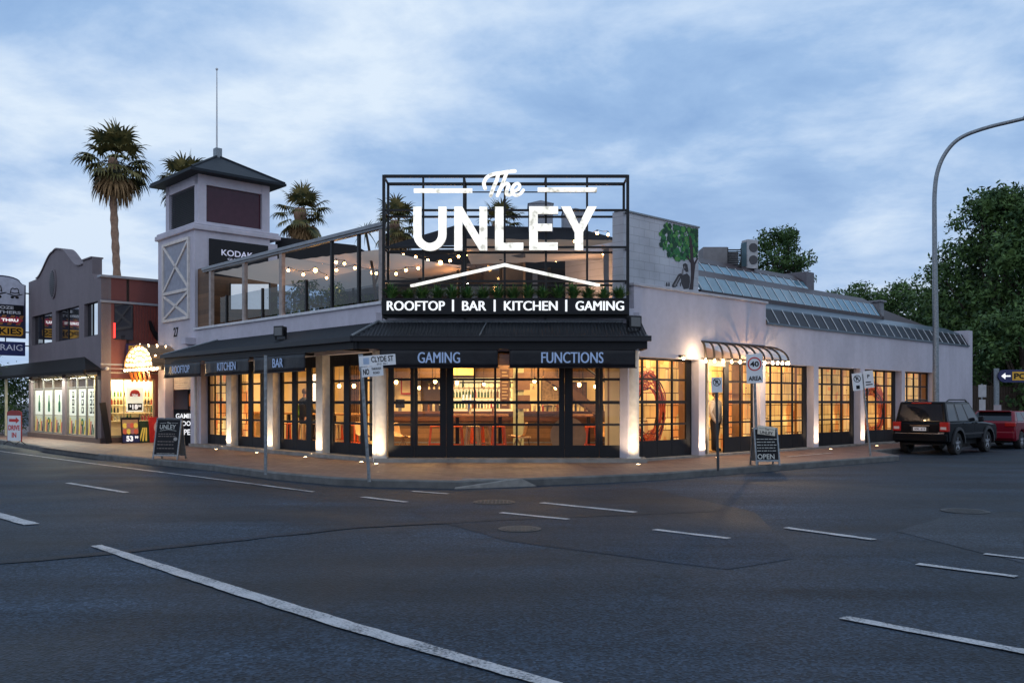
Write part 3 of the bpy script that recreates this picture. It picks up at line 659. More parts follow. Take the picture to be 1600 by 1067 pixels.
# fascia board with services
bd = thing('services_board', frame(0, DS-.3, 0, S(0,920)[1]), 'long black planter board lettered with the services in white, under the glowing letters', 'sign board')
bx0, bz0 = S(62,918,DS-.3); bx1, bz1 = S(1535,822,DS-.3)
m = MB(F0); m.box(bx0, bx1, DS-.3, DS-.26, bz0, bz1); m.box(bx0, bx1, DS+.1, DS+.14, bz0, bz1); m.box(bx0, bx1, DS-.26, DS+.1, bz0, bz0+.03)
m.box(bx0, bx0+.03, DS-.26, DS+.1, bz0+.03, bz1); m.box(bx1-.03, bx1, DS-.26, DS+.1, bz0+.03, bz1); m.build('board', BLACKP, bd)
m = MB(F0); m.box(bx0+.03, bx1-.03, DS-.25, DS+.09, bz0+.1, bz1-.05); m.build('soil', mat('potting_soil', (.03,.02,.015), .9), bd)
for s, a, b in [('ROOFTOP',95,437),('BAR',543,683),('KITCHEN',792,1108),('GAMING',1218,1503)]:
    m = MB(F0); p = S(a, 896, DS-.3); q = S(b, 840, DS-.3); [text(m, s, p[0]+dx, q[0]+dx, p[1], q[1], DS-.301-.001*i, .012, 0) for i, dx in enumerate((-.009,0,.009))]; m.build('lettering', LETTER2, bd)
for a in (487, 735, 1161):
    p = S(a-6, 902, DS-.3); q = S(a+6, 832, DS-.3); m = MB(F0); m.box(p[0], q[0], DS-.313, DS-.301, p[1], q[1]); m.build('divider_bar', LETTER2, bd)
# strappy plants in the planter
STRAP = foliagemat('strappy_leaf', (.03,.10,.03), (.18,.30,.07), 1.5)
def strap_plant(M, h, n, spread, name, label, cat, group, w=.03, mm=None, seed=0, r0=.05):
    q = random.Random(seed); m = MB(M)
    for i in range(n):
        a = q.uniform(0, 6.283); s = q.uniform(.15, 1)*spread; hh = h*q.uniform(.65, 1.1)*(1.1-.35*s/spread); ca, sa = math.cos(a), math.sin(a); vs = []
        K = 5
        for k in range(K+1):
            t = k/K; rr = r0*q.random() if k == 0 else rr; r1 = rr+s*t**1.6; z = hh*(t*1.25-.35*t*t*(1+s/spread)); ww = w*(1-t)**.7*.5+.001
            vs += [(ca*r1-sa*ww, sa*r1+ca*ww, z), (ca*r1+sa*ww, sa*r1-ca*ww, z)]
        m.add(vs, [(2*k, 2*k+1, 2*k+3, 2*k+2) for k in range(K)])
    o = m.build(name, mm or STRAP); o['label'] = label; o['category'] = cat
    if group: o['group'] = group
    return o
lab_pos = ['at the left end of the planter board', 'over the R of the white rooftop lettering', 'over the O letters of the rooftop word', 'over the end of the rooftop word', 'over the first white divider bar', 'over the start of the bar word', 'over the gap after the bar word',
           'over the second white divider bar', 'over the K of the kitchen word', 'over the middle of the kitchen word', 'over the end of the kitchen word', 'over the third white divider bar', 'over the G of the gaming word', 'over the middle of the gaming word', 'over the end of the gaming word', 'at the right end of the planter board']
for i in range(16):
    x = bx0+.22+(bx1-bx0-.44)*i/15
    strap_plant(frame(x, DS-.08+rnd.uniform(-.05,.05), 0, bz1-.06), rnd.uniform(.42,.60), 120, .46, 'strappy_plant', 'green strappy planter plant '+lab_pos[i], 'plant', 'strappy plants in the sign planter', .045, seed=i)
# ---- vinyl banners on the verandah
def banner(M, x0, x1, z0, z1, word, wx0, wx1, label, y=-1.13, hb=.26):
    t = thing('vinyl_banner', at(M, (x0+x1)/2, y, z0), label, 'banner', 'lettered black banners along the verandah'); m = MB(M); K = int((x1-x0)/.08); vs = []
    for i in range(K+1):
        x = x0+(x1-x0)*i/K; w = .006*math.sin(x*5)+.004*math.sin(x*13)
        for j in range(5): vs.append((x, y+.012+w*(1-abs(j-2)/2.5), z0+(z1-z0)*j/4))
    m.add(vs, [(i*5+j, (i+1)*5+j, (i+1)*5+j+1, i*5+j+1) for i in range(K) for j in range(4)]); o = m.build('sheet', FABRIC, t, smooth='all'); so = o.modifiers.new('t', 'SOLIDIFY'); so.thickness = .004; so.offset = 1
    m = MB(M); m.tube([(x0-.03,y+.015,z1-.01),(x1+.03,y+.015,z1-.01)], .018, 6); m.tube([(x0-.03,y+.015,z0+.01),(x1+.03,y+.015,z0+.01)], .014, 6); m.build('rail', BLACK, t)
    zc = (z0+z1)/2+.02; m = MB(M); [text(m, word, wx0+dx, wx1+dx, zc-hb/2, zc+hb/2, y-.008-.001*i, .004, 0) for i, dx in enumerate((-.006,.006))]; m.build('lettering', BLUELET, t)
    return t
db = 22.4-1.13; px2 = lambda p: (p-800)/FPX*db
banner(FC, px2(593), px2(778), 2.46, 2.92, 'GAMING', px2(653), px2(718.5), 'black banner lettered gaming on the corner verandah')
banner(FC, px2(796), px2(993), 2.46, 2.92, 'FUNCTIONS', px2(846), px2(942.5), 'black banner lettered functions on the corner verandah')
def xfl(px, y=-1.13):     # FL x of an image column on the plane y
    k = (px-800)/FPX; a = (CX+.7307*y-k*(CY+.6827*y))/(.7309*k+.6825); return -a
banner(FL, xfl(256), xfl(313), 2.44, 2.92, 'ROOFTOP', xfl(269.5), xfl(296.5), 'black banner lettered rooftop at the tower end of the verandah', hb=.24)
banner(FL, xfl(320), xfl(389), 2.44, 2.92, 'KITCHEN', xfl(340), xfl(368.5), 'black banner lettered kitchen on the street verandah', hb=.24)
banner(FL, xfl(396), xfl(476), 2.44, 2.92, 'BAR', xfl(426.5), xfl(442.5), 'black banner lettered bar on the street verandah', hb=.24)
# floodlights
def flood(M, label):
    t = thing('floodlight', M, label, 'floodlight', 'floodlights on the verandah roof'); m = MB(M)
    m.box(-.16,.16,-.07,.08,.10,.36); m.box(-.18,.18,-.1,-.07,.08,.38); m.build('lamp_housing', BLACK, t, bevel=.012)
    m = MB(M); m.box(-.2,-.175,-.02,.02,0,.26); m.box(.175,.2,-.02,.02,0,.26); m.box(-.2,.2,-.02,.02,0,.02); m.build('bracket', BLACK, t)
    m = MB(M); m.box(-.14,.14,-.105,-.101,.12,.34); m.build('lens', GLASSD, t)
flood(at(FL, -8.0, -.78, 3.36, .3), 'black floodlight perched on the street side of the verandah roof')
flood(at(FC, 2.95, -.75, 3.36, .5), 'black floodlight at the right corner of the verandah roof')
# ================================================================== tower (FR coordinates x 0..3.1, y 15.4..18.6)
tw = thing('corner_tower', at(FR, 1.55, 17.0), 'square white lookout tower with pyramid roof, louvres and crossed timber panel', 'tower')
def tp_(m, n, mm, **k): return m.build(n, mm, tw, **k)
m = MB(FR)
m.box(0, .3, 15.4, 15.75, .1, 2.75); m.box(0, .3, 17.95, 18.6, .1, 2.75); m.box(2.8, 3.1, 15.4, 18.6, .1, 7.4); m.box(.3, 2.8, 18.3, 18.6, .1, 7.4)
m.box(0, .3, 15.4, 18.6, 2.75, 7.55); m.box(.3, 2.8, 15.4, 15.7, 2.75, 7.55); m.box(.3,2.8,15.7,18.3,3.0,3.2)
tp_(m, 'wall', WHITE)
m = MB(FR); m.box(-.10, 3.2, 15.3, 18.7, 7.55, 7.72); m.box(-.05, 3.15, 15.35, 18.65, 7.72, 7.80); tp_(m, 'cornice', WHITE, bevel=.03)
m = MB(FR)   # lantern: corner posts and frames
for x, y in ((.2,15.6),(2.6,15.6),(.2,18.1),(2.6,18.1)): m.box(x, x+.3, y, y+.3, 7.8, 9.55)
m.box(.2,2.9,15.62,15.88,9.2,9.55); m.box(.2,2.9,18.12,18.38,9.2,9.55); m.box(.22,.48,15.9,18.1,9.2,9.55); m.box(2.62,2.88,15.9,18.1,9.2,9.55)
m.box(.5,2.6,15.62,15.88,7.8,7.92); m.box(.22,.48,15.9,18.1,7.8,7.92); m.box(.5,2.6,18.1,18.35,7.8,7.92); m.box(2.62,2.88,15.9,18.1,7.8,7.92)
tp_(m, 'lantern', WHITE)
m = MB(FR)
for i in range(20): z = 7.93+i*.064; m.slab((.28,15.9,z),(.28,18.1,z),(.36,18.1,z+.05),(.36,15.9,z+.05),(0,0,.012))
m.box(.40,.42,15.9,18.1,7.9,9.25); tp_(m, 'louvre', mat('grey_louvre', (.10,.10,.11), .5))
MAR = mat('maroon_blind', (.06,.016,.026), .15, spec=.35)
m = MB(FR); m.box(.5,2.6,15.72,15.76,7.92,9.2); tp_(m, 'dark_window', MAR); m = MB(FR); m.box(2.68,2.72,15.9,18.1,7.92,9.2); m.box(.5,2.6,18.2,18.24,7.92,9.2); tp_(m, 'dark_window', MAR)
m = MB(FR); e0, e1, f0, f1 = -.2, 3.3, 15.2, 18.8
m.add([(e0,f0,9.62),(e1,f0,9.62),(e1,f1,9.62),(e0,f1,9.62),(1.55,17.0,10.66)], [(0,1,4),(1,2,4),(2,3,4),(3,0,4)])
m.box(e0-.04, e1+.04, f0-.04, f1+.04, 9.53, 9.62)
for x, y in ((e0,f0),(e1,f0),(e1,f1),(e0,f1)): m.tube([(x,y,9.64),(1.55,17,10.68)], .04, 6)
tp_(m, 'roof', mat('slate_blue_roof', (.018,.024,.033), .6, bump=.3, bscale=12, spec=.2))
m = MB(FR); m.box(1.45,1.68,16.9,17.15,10.5,10.95); tp_(m, 'roof_vent', GALV)
m = MB(FR); m.tube([(1.5,16.95,10.6),(1.5,16.95,12.3),(1.5,16.95,13.8)], [.035,.028,.018], 8); m.ball((1.5,16.95,13.83), .05); tp_(m, 'flagpole', mat('pale_flagpole', (.6,.6,.62), .4))
# timber cross panel on the street face
m = MB(FL); x0, x1, z0, z1 = -18.05, -15.86, 4.62, 7.26
def bar(a, b, w=.045): 
    d = Vector((b[0]-a[0], b[1]-a[1])).normalized(); n = Vector((-d.y, d.x))*w; m.xz([(a[0]+n.x,a[1]+n.y),(a[0]-n.x,a[1]-n.y),(b[0]-n.x,b[1]-n.y),(b[0]+n.x,b[1]+n.y)], -.055, -.012)
m.box(x0-.06,x1+.06,-.07,0,z1,z1+.1); m.box(x0-.06,x1+.06,-.07,0,z0-.1,z0); m.box(x0-.06,x0+.04,-.068,0,z0,z1); m.box(x1-.04,x1+.06,-.068,0,z0,z1)
m.box(x0+.04,x1-.04,-.06,-.001,5.50,5.60); pass
bar((x0+.04,5.64),(x1-.04,z1-.02)); bar((x0+.04,z1-.02),(x1-.04,5.64)); bar((x0+.04,z0+.02),(x1-.04,5.46)); bar((x0+.04,5.46),(x1-.04,z0+.02))
cpn = tp_(m, 'crossed_panel', mat('timber_white_trim', (.66,.60,.56), .6)); m = MB(FL); m.box(x0+.04,x1-.04,-.010,-.001,z0,z1); m.build('backing', mat('panel_backing', (.30,.31,.37), .7), cpn)
m = MB(FL); k = xfl(275.4, 0); textc(m, '27', k, 4.13, .34, -.004, .01, .02, .9); tp_(m, 'street_number', SIGNB)
m = MB(FL); m.box(-15.75,-15.35,-.35,0,3.62,3.84); m.box(-15.62,-15.48,-.2,-.02,3.2,3.62); tp_(m, 'rainwater_head', WHITE)
m = MB(FL); m.tube([(-15.15,-.08,2.9),(-15.15,-.08,.2)], .05, 8); m.tube([(-15.4,-.5,2.85),(-15.15,-.08,2.75)], .05, 8); tp_(m, 'downpipe', WHITE2)
# entrance recess
m = MB(FR); m.box(.9,1.0,15.75,17.95,.1,2.75); tp_(m, 'entrance_back', mat('entrance_dark', (.05,.03,.025), .6))
m = MB(FR)
for i in range(8): m.box(.32,.36,15.75,17.95,2.1+i*.08,2.17+i*.08)
tp_(m, 'roller_shutter', mat('shutter_grey', (.35,.33,.32), .5))
for y0, y1 in ((15.85,16.8),(16.85,17.85)):
    m = MB(FR); m.box(.80,.86,y0,y1,.15,2.1); o = tp_(m, 'entrance_door', BLACKP)
    for zz in (.3, .95, 1.5): m = MB(FR); m.box(.79,.795,y0+.12,y1-.12,zz,zz+.45); m.build('pane', mat('amber_pane', (.35,.12,.04), .1, emis=.25, ecol=(.6,.2,.06)), o)
# advertising panel
kp = thing('advertising_panel', at(FR, 1.5, 15.37, 5.9), 'black rectangular panel lettered kodak on the tower side', 'sign board')
m = MB(FR); m.box(.50, 2.70, 15.33, 15.4, 5.85, 7.30); m.build('panel', BLACKP, kp)
m = MB(FR); text(m, 'KODAK', .92, 2.1, 6.76, 6.97, 15.328, .01, .012); text(m, 'GUITARS', 1.15, 1.9, 6.62, 6.69, 15.328, .005, .004); m.build('lettering', mat('kodak_letter', (.6,.6,.75), .5, emis=.25, ecol=(.8,.8,1)), kp)
# lattice bracket sticking out of the left shop parapet
# ================================================================== bulb covered arch over the drive-in entry
arch = thing('bulb_arch', at(FL, -18.0, -.5, 2.86), 'glowing barrel arch studded with warm bulbs over the drive-in entry', 'lit canopy')
ax0, ax1 = xfl(197, -.9), xfl(240, -.9); axc = (ax0+ax1)/2; ar = (ax1-ax0)/2
fr = [(axc+ar*math.cos(a), 2.88+.78*math.sin(a)) for a in [math.pi*i/20 for i in range(21)]]
m = MB(FL); m.xz(fr, -.9, -.86)
m.build('arch_face', mat('arch_cream_face', (.75,.55,.30), .5), arch)
m = MB(FL); n = len(fr)
fr2 = [(axc+(ar+.05)*math.cos(a), 2.88+.83*math.sin(a)) for a in [math.pi*i/20 for i in range(21)]]
for i in range(20): m.slab((fr[i][0],-.96,fr[i][1]),(fr[i+1][0],-.96,fr[i+1][1]),(fr[i+1][0],-.0,fr[i+1][1]),(fr[i][0],-.0,fr[i][1]),(fr2[i][0]-fr[i][0]+.001,0,fr2[i][1]-fr[i][1]+.001))
m.box(ax0-.05, ax1+.9, -.98, -.86, 2.74, 2.87); m.build('barrel', mat('arch_brown_metal', (.28,.17,.09), .4, .3), arch)
m = MB(FL); bl = []
for r_i, (f, cnt_) in enumerate([(.90,11),(.66,8),(.42,6),(.16,2)]):
    for j in range(cnt_): a = math.pi*(j+.5)/cnt_; bl.append((axc+ar*f*math.cos(a), 2.9+.74*f*math.sin(a)))
for j in range(12): bl.append((ax0+(ax1+.7-ax0)*(j+.5)/12, 2.80))
for x, z in bl:
    b = MB(FL); b.ball((x,-.985 if z < 2.83 else -.92,z), .042, 8); b.build('bulb', WARMW, arch, smooth='all')
for i in range(3):
    for j in range(4):
        a = math.pi*(.15+.2*j); b = MB(FL); b.ball((axc+(ar+.07)*math.cos(a), -.8+i*.3, 2.88+.85*math.sin(a)), .024, 8); b.build('bulb', WARMW, arch, smooth='all')
light('arch_glow', 'POINT', FL, (axc+.2, -1.25, 2.75), 60, (1,.66,.32), arch, .25)
light('entry_glow', 'POINT', FL, (axc+.3, -.5, 2.5), 35, (1,.66,.36), arch, .2)
m = MB(FL)
for j in range(5): x = axc-.9+j*.42; m.xz([(x,2.72),(x+.2,2.72),(x+.42,2.36),(x+.22,2.36)], -.93, -.90)
m.build('orange_stripe', mat('orange_stripe', (.62,.15,.02), .5), arch)
# ================================================================== bottle shop at the left
SX, SY = -28.8, -1.68     # FL frame: left end of the facade, facade plane
shop = thing('gabled_shop', at(FL, -24.2, SY), 'two storey grey shop with curved gable parapet and maroon side wall', 'building')
def sp_(m, n, mm, par=None, **k): return m.build(n, mm, par or shop, **k)
GREY = wallmat('grey_render', (.19,.155,.17), .12); MAROON = wallmat('maroon_render', (.19,.06,.055), .12)
XR = -19.6
ups = [(-28.3,-25.45,4.1,5.35),(-24.95,-22.05,4.1,5.35),(-21.45,-19.95,4.1,5.35)]
m = MB(FL); m.holes(SX, XR, 2.75, 6.2, SY, SY+.35, ups)
m.box(SX, SX+.35, SY, SY+.3, .1, 2.75); m.box(XR-.42, XR, SY, SY+.35, .1, 2.75); m.box(-24.2,-23.85,SY+.02,SY+.3,.1,2.75)
m.box(SX, XR, SY, SY+.35, .1, .32) if False else None
m.box(SX, SX+.3, SY+.35, 6, .1, 6.3)
sp_(m, 'wall', GREY)
g_ = [(SX,6.2),(SX,6.9),(-27.6,6.92)]
for i in range(1, 13):
    t = i/12; a = -27.6+2.3*t; g_.append((a, 6.92+.86*(3*t*t-2*t**3)))
for i in range(1, 9): t = i/8; g_.append((-25.3+.9*t, 7.78+.07*math.sin(math.pi*t)))
for i in range(1, 13): t = i/12; g_.append((-24.4+2.4*t, 7.78-.92*(3*t*t-2*t**3)))
g_ += [(-21.6,6.86),(-21.6,7.0),(-20.55,7.0),(-20.55,6.42),(-20.3,6.2)]
m = MB(FL); m.xz(g_, SY, SY+.35); sp_(m, 'parapet_gable', GREY)
m = MB(FL)
for i in range(2, len(g_)-2): 
    a, b = g_[i], g_[i+1]
    if abs(a[0]-b[0]) > 1e-3: m.slab((a[0],SY-.05,a[1]+.003),(b[0],SY-.05,b[1]+.003),(b[0],SY+.4,b[1]+.003),(a[0],SY+.4,a[1]+.003),(0,0,.05))
sp_(m, 'coping', GREY)
m = MB(FL); ov = [(-25.25+.42*math.cos(t), 6.5+.62*math.sin(t)) for t in [2*math.pi*i/28 for i in range(28)]]; m.xz(ov, SY-.05, SY-.001); o = sp_(m, 'oval_vent', GREY)
m = MB(FL)
for i in range(13):
    z = 6.5-.5+i*.083; w = .32*math.sqrt(max(.02, 1-((z-6.5)/.52)**2)); m.box(-25.25-w, -25.25+w, SY-.075, SY-.052, z-.025, z+.02)
m.build('louvre', mat('vent_louvre', (.05,.055,.06), .5), o)
for a, b, c, d in ups:
    m = MB(FL); m.quad((a,SY+.13,c),(b,SY+.13,c),(b,SY+.13,d),(a,SY+.13,d)); w = sp_(m, 'window', mat('upper_window_glass', (.02,.02,.025), .04, spec=1, var=.05))
    m = MB(FL); m.box(b-(b-a)*.56, b-(b-a)*.54, SY+.09, SY+.127, c, d); m.box(a, b, SY+.09, SY+.127, c, c+.04); m.box(b-.05, b, SY+.09, SY+.127, c+.04, d); m.build('frame', BLACKP, w)
    m = MB(FL); m.box(b-(b-a)*.52, b-.07, SY+.118, SY+.126, c+.05, d-.02); m.build('sky_reflecting_pane', mat('mirror_pane', (.75,.78,.8), .06, 1, var=.02), w)
# interior dark box + side wall (FR frame plane y=19.6)
m = MB(FR); m.holes(SY, 3.0, .1, 6.2, 19.6, 19.85, [(-1.42,.28,.34,2.52),(-1.25,-.42,4.3,5.3)] if False else [(-1.42,.28,.34,2.52)])
sp_(m, 'side_wall', MAROON)
m = MB(FR); m.box(SY-.04, 3.0, 19.52, 19.9, 6.2, 6.28); m.box(SY-.03,3.0,19.55,19.6,5.28,5.36); m.box(SY-.03,3,19.56,19.6,3.0,3.05); sp_(m, 'wall_capping', mat('pale_roof_edge', (.30,.31,.35), .5))
m = MB(FR); m.box(-1.22,-.55,19.56,19.6,3.95,5.25); w = sp_(m, 'side_window', GLASSD)
m = MB(FR); m.box(-1.24,-1.2,19.54,19.6,4.0,4.55); m.build('neon_tube', mat('red_neon', (.8,.02,.02), .4, emis=2.5, ecol=(1,.05,.04)), w)
m = MB(FR)
for i in range(30): x = -.5+i*.11; m.tube([(x,19.60,3.95),(x,19.60,5.25)], .03, 5)
sp_(m, 'corrugated_panel', mat('red_corrugated', (.20,.045,.035), .5))
m = MB(FR); hp = [(.0,4.7),(.08,4.35),(.28,4.0),(.6,3.82),(.95,3.9),(.95,4.12),(.7,4.05),(.45,4.12),(.22,4.35),(.07,4.7)]; m.xz(hp, 19.44, 19.56); sp_(m, 'curved_horn_ornament', BLACK)
# lattice bracket
m = MB(FR)
for y in (19.2,18.75): 
    m.tube([(.55,y,5.5),(1.3,y,5.5)], .02, 4); m.tube([(.55,y,6.05),(1.3,y,6.1)], .02, 4)
    for i in range(4): m.tube([(.55+i*.19,y,5.5),(.55+(i+1)*.19,y,6.05)], .013, 4); m.tube([(.55+i*.19,y,5.5),(.55+i*.19,y,6.05)], .013, 4)
m.tube([(.55,18.75,6.05),(.55,19.6,6.05)], .02, 4); m.tube([(.55,18.75,5.5),(.55,19.6,5.5)], .02, 4); sp_(m, 'lattice_bracket', GALV)
m = MB(FR); m.box(-1.64,3,19.85,19.95,.1,.2); m.M = FL; m.box(SX,XR,SY+.3,6,2.7,2.75); m.box(SX,XR,SY+.35,6,6.2,6.3); m.box(SX,XR,2.6,2.7,.1,6.2); sp_(m, 'interior_shell', mat('shop_interior', (.6,.55,.42), .8))
m = MB(FL); m.box(SX,XR,SY+.9,SY+1.0,2.75,6.2); sp_(m, 'upstairs_wall', mat('upstairs_dark', (.04,.035,.03), .8))
m = MB(FL); m.box(SX,XR,SY-.05,2.6,.0,.34); sp_(m, 'shop_base', mat('shop_base_brown', (.14,.09,.07), .7))
# street shop windows: seven poster panes
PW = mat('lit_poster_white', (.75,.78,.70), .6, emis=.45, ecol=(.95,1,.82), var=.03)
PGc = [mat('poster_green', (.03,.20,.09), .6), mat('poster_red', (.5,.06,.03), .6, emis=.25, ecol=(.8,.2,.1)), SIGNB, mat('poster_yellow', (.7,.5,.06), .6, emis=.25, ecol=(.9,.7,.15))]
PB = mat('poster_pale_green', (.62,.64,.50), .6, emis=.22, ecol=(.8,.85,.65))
spans = [(-28.4,-27.1),(-27.0,-25.75),(-25.65,-24.3),(-23.75,-22.7),(-22.6,-21.6),(-21.5,-20.1)]
for i, (a, b) in enumerate(spans):
    m = MB(FL); y = SY+.10; zz = (.34,.38,2.62,2.66)
    m.box(a-.05,a,y,y+.05,.34,2.66); m.box(b,b+.05,y,y+.05,.34,2.66); m.box(a,b,y,y+.05,.34,.38); m.box(a,b,y,y+.05,2.2,2.24); o = sp_(m, 'shop_window', mat('window_frame_grey', (.2,.2,.2), .4, .5))
    m = MB(FL); m.quad((a,y+.02,.38),(b,y+.02,.38),(b,y+.02,2.66),(a,y+.02,2.66)); m.build('glass', GLASS, o)
    m = MB(FL); w = b-a; q = random.Random(i)
    m.cur = 0; m.box(a+.04,b-.04,y+.05,y+.06,1.12,2.15)
    m.cur = 1; m.box(a+.04,b-.04,y+.05,y+.06,.40,1.10)
    m.cur = 2 if i < 3 else 4
    if i < 3:
        c = (a+b)/2; m.xz([(c-.12,1.25),(c+.12,1.25),(c+.12,1.6),(c+.05,1.72),(c+.05,1.95),(c-.05,1.95),(c-.05,1.72),(c-.12,1.6)], y+.04, y+.049)
    else:
        for r_i in range(3):
            for c_i in range(3 if i == 5 else 1):
                cc = a+w*(c_i+1)/(4 if i == 5 else 2); z = 1.22+r_i*.3; m.box(cc-.13,cc+.13,y+.044,y+.049,z,z+.24); m.cur = 0; m.box(cc-.05,cc+.05,y+.038,y+.042,z+.06,z+.2); m.cur = 4
    # diagonal colour stripes
    for j in range(int(w/.16)):
        x = a+.05+j*.16; m.cur = [5,3,4,2][j%4]; hh = .62-.09*(j%4)-.02*j; m.xz([(x,.41),(x+.10,.41),(min(x+.20,b-.04),.41+hh),(min(x+.10,b-.09),.41+hh)], y+.042, y+.049)
    if i in (1, 4): m.cur = 2; c = (a+b)/2; m.xz([(c+.15*math.cos(t),.86+.15*math.sin(t)) for t in [k*.5236 for k in range(12)]], y+.03, y+.04); m.cur = 5; m.box(c-.05,c+.05,y+.022,y+.029,.8,.92)
    m.build('poster', [PW, PB, PGc[0], PGc[1], PGc[2], PGc[3]], o)
light('shop_strip', 'AREA', FL, (-24.4, SY-.25, 2.62), 230, (1,.98,.78), shop, 8, sizey=.2)
light('shop_inside', 'AREA', FL, (-24.4, SY+1.0, 2.6), 240, (1,.92,.62), shop, 7, sizey=1.2)
m = MB(FL); m.box(SX+.35,XR-.42,SY+.06,SY+.1,2.67,2.75); sp_(m, 'lit_soffit_band', mat('lit_soffit_white', (.85,.85,.75), .6))  # white band added for the brightness of the lit soffit
# verandah over the shop windows
m = MB(FL)
va, vb, vo, vz0, vz1 = -33.5, -19.35, SY-.62, 2.80, 3.36
m.add([(va,vo,vz0),(vb,vo,vz0),(-21.4,SY-.002,vz1),(va,SY-.002,vz1),(vb,SY-.002,vz0)], [(0,1,2,3),(1,4,2)])
m.box(va,vb,vo-.06,vo+.04,vz0-.12,vz0); sp_(m, 'verandah_roof', mat('brown_black_roof', (.016,.013,.012), .7, spec=.15))
m = MB(FL)
for x in (-27.4,-25.4,-23.2,-21.2,-19.8): m.tube([(x,SY,2.5),(x,SY-.25,2.5),(x+.05,vo+.05,2.7)], .02, 5)
sp_(m, 'verandah_bracket', BLACK)
for x in (-32.3,-30.2):
    m = MB(FL); m.box(x-.05,x+.05,vo+.02,vo+.12,.14,2.72); sp_(m, 'verandah_post', mat('cream_post', (.5,.45,.32), .5))
m = MB(FL); m.tube([(-19.85,SY-.08,2.6),(-19.85,SY-.08,.3)], .04, 8); sp_(m, 'downpipe', mat('dark_pipe', (.06,.05,.05), .5))
# security camera on stalk
m = MB(FR); m.tube([(-1.55,19.6,2.85),(-1.55,19.4,2.87)], .015, 5); m.ball((-1.55,19.36,2.86), .07); m.tube([(-1.55,19.5,2.87),(-.6,19.3,2.87)], .012, 5); sp_(m, 'security_camera', mat('camera_white', (.6,.55,.5), .4))
# side display window with shelves of bottles
m = MB(FR); m.box(-1.42,.28,19.68,19.72,.34,.42); m.box(-1.42,.28,19.68,19.72,2.46,2.52); m.box(-1.42,-1.36,19.68,19.72,.42,2.46); m.box(.22,.28,19.68,19.72,.42,2.46); m.box(-.86,-.82,19.69,19.71,.42,2.46)
o = sp_(m, 'display_window', mat('display_frame', (.45,.36,.22), .5)); m = MB(FR); m.quad((-1.42,19.70,.4),(.28,19.70,.4),(.28,19.70,2.5),(-1.42,19.70,2.5)); m.build('glass', GLASS, o)
m = MB(FR); m.box(-1.6,1.5,20.55,20.6,.34,2.7); m.box(1.2,1.25,19.86,20.55,.34,2.7); sp_(m, 'display_back', CREAM)
light('display_light', 'AREA', FR, (-.4, 20.2, 2.62), 95, (1,.80,.45), shop, 1.6, sizey=.5)
# ---- shelf and bottles (a thing of its own)
BG = [mat('green_bottle', (.02,.12,.03), .1, spec=.8), mat('amber_bottle', (.20,.07,.01), .1, spec=.8), mat('clear_bottle', (.45,.42,.30), .1, spec=.8), mat('dark_bottle', (.02,.015,.012), .1, spec=.8), mat('red_bottle', (.35,.03,.02), .1, spec=.8)]
BN = ['green', 'amber', 'clear', 'dark', 'red']
def bottle_proto(i, h=.28):
    m = MB(); r = .038; m.lathe([(r,0),(r,.17),(.013,.22),(.013,h)], n=8); o = m.build('bottle', BG[i], smooth=True); return o
protos = {}
def bottle(M, i, label, group, s=1.0):
    if i not in protos:
        o = bottle_proto(i); protos[i] = o; _mw[o.name] = M.copy(); o.matrix_world = M @ Matrix.Scale(s, 4)
    else: o = protos[i].copy(); COL.objects.link(o); o.matrix_world = M @ Matrix.Scale(s, 4)
    o['label'] = label; o['category'] = 'bottle'; o['group'] = group; return o
sh = thing('bottle_rack', at(FR, -.4, 20.4, .34), 'pale stepped rack of bottles behind the side display window', 'shelf')
for z in (.95,1.25,1.55,1.85):
    m = MB(FR); m.box(-1.35,.9,20.3,20.5,z-.03,z); m.build('shelf', CREAM, sh)
for zi, z in enumerate((.95,1.25,1.55,1.85)):
    for j in range(19):
        x = -1.28+j*.115
        if -.72 < x < .05 and z < 1.8 and True: 
            if rnd.random() < .5: continue
        ci = [1,2,0,3,4][(j//3+zi*2) % 5]
        bottle(at(FR, x, 20.38+rnd.uniform(-.03,.03), z), ci, BN[ci]+' bottle on the '+['lowest','second','third','top'][zi]+' tier of the rack behind the side display window', 'bottles on the side window rack', .9)
# posters and boards at the side window
def board(name, M, w, h, lean, mm, label, cat, draw=None, group=None, th=.03):
    t = thing(name, M @ Matrix.Rotation(lean, 4, 'X'), label, cat, group); T = Mw(t); m = MB(T); m.box(-w/2,w/2,0,th,0,h); m.build('panel', mm, t)
    if draw: draw(t, T)
    return t
def d_poster(t, T):
    m = MB(T); m.xz([(.17*math.cos(a),.72+.11*math.sin(a)) for a in [k*.4 for k in range(16)]], -.006, -.001); m.box(-.19,.19,-.006,-.001,.58,.70); m.build('red_emblem', RED, t)
    m = MB(T); textc(m, 'STELLA', 0, .645, .05, -.007, .003, .02); textc(m, 'ARTOIS', 0, .60, .04, -.007, .003, .02); m.build('emblem_lettering', LETTER2, t)
    m = MB(T); m.box(-.26,.26,-.008,-.001,.06,.32); m.build('price_plate', SIGNB, t)
    m = MB(T); textc(m, '18', .0, .19, .18, -.009, .003, .03); textc(m, '99', .17, .22, .09, -.009, .003, .02); textc(m, '$', -.17, .22, .1, -.009, .003, .02); m.build('price', LETTER2, t)
board('beer_poster', at(FR, -.42, 19.74, 1.28), .62, .92, 0, PW, 'white beer poster with red emblem and price plate inside side window', 'poster', d_poster)
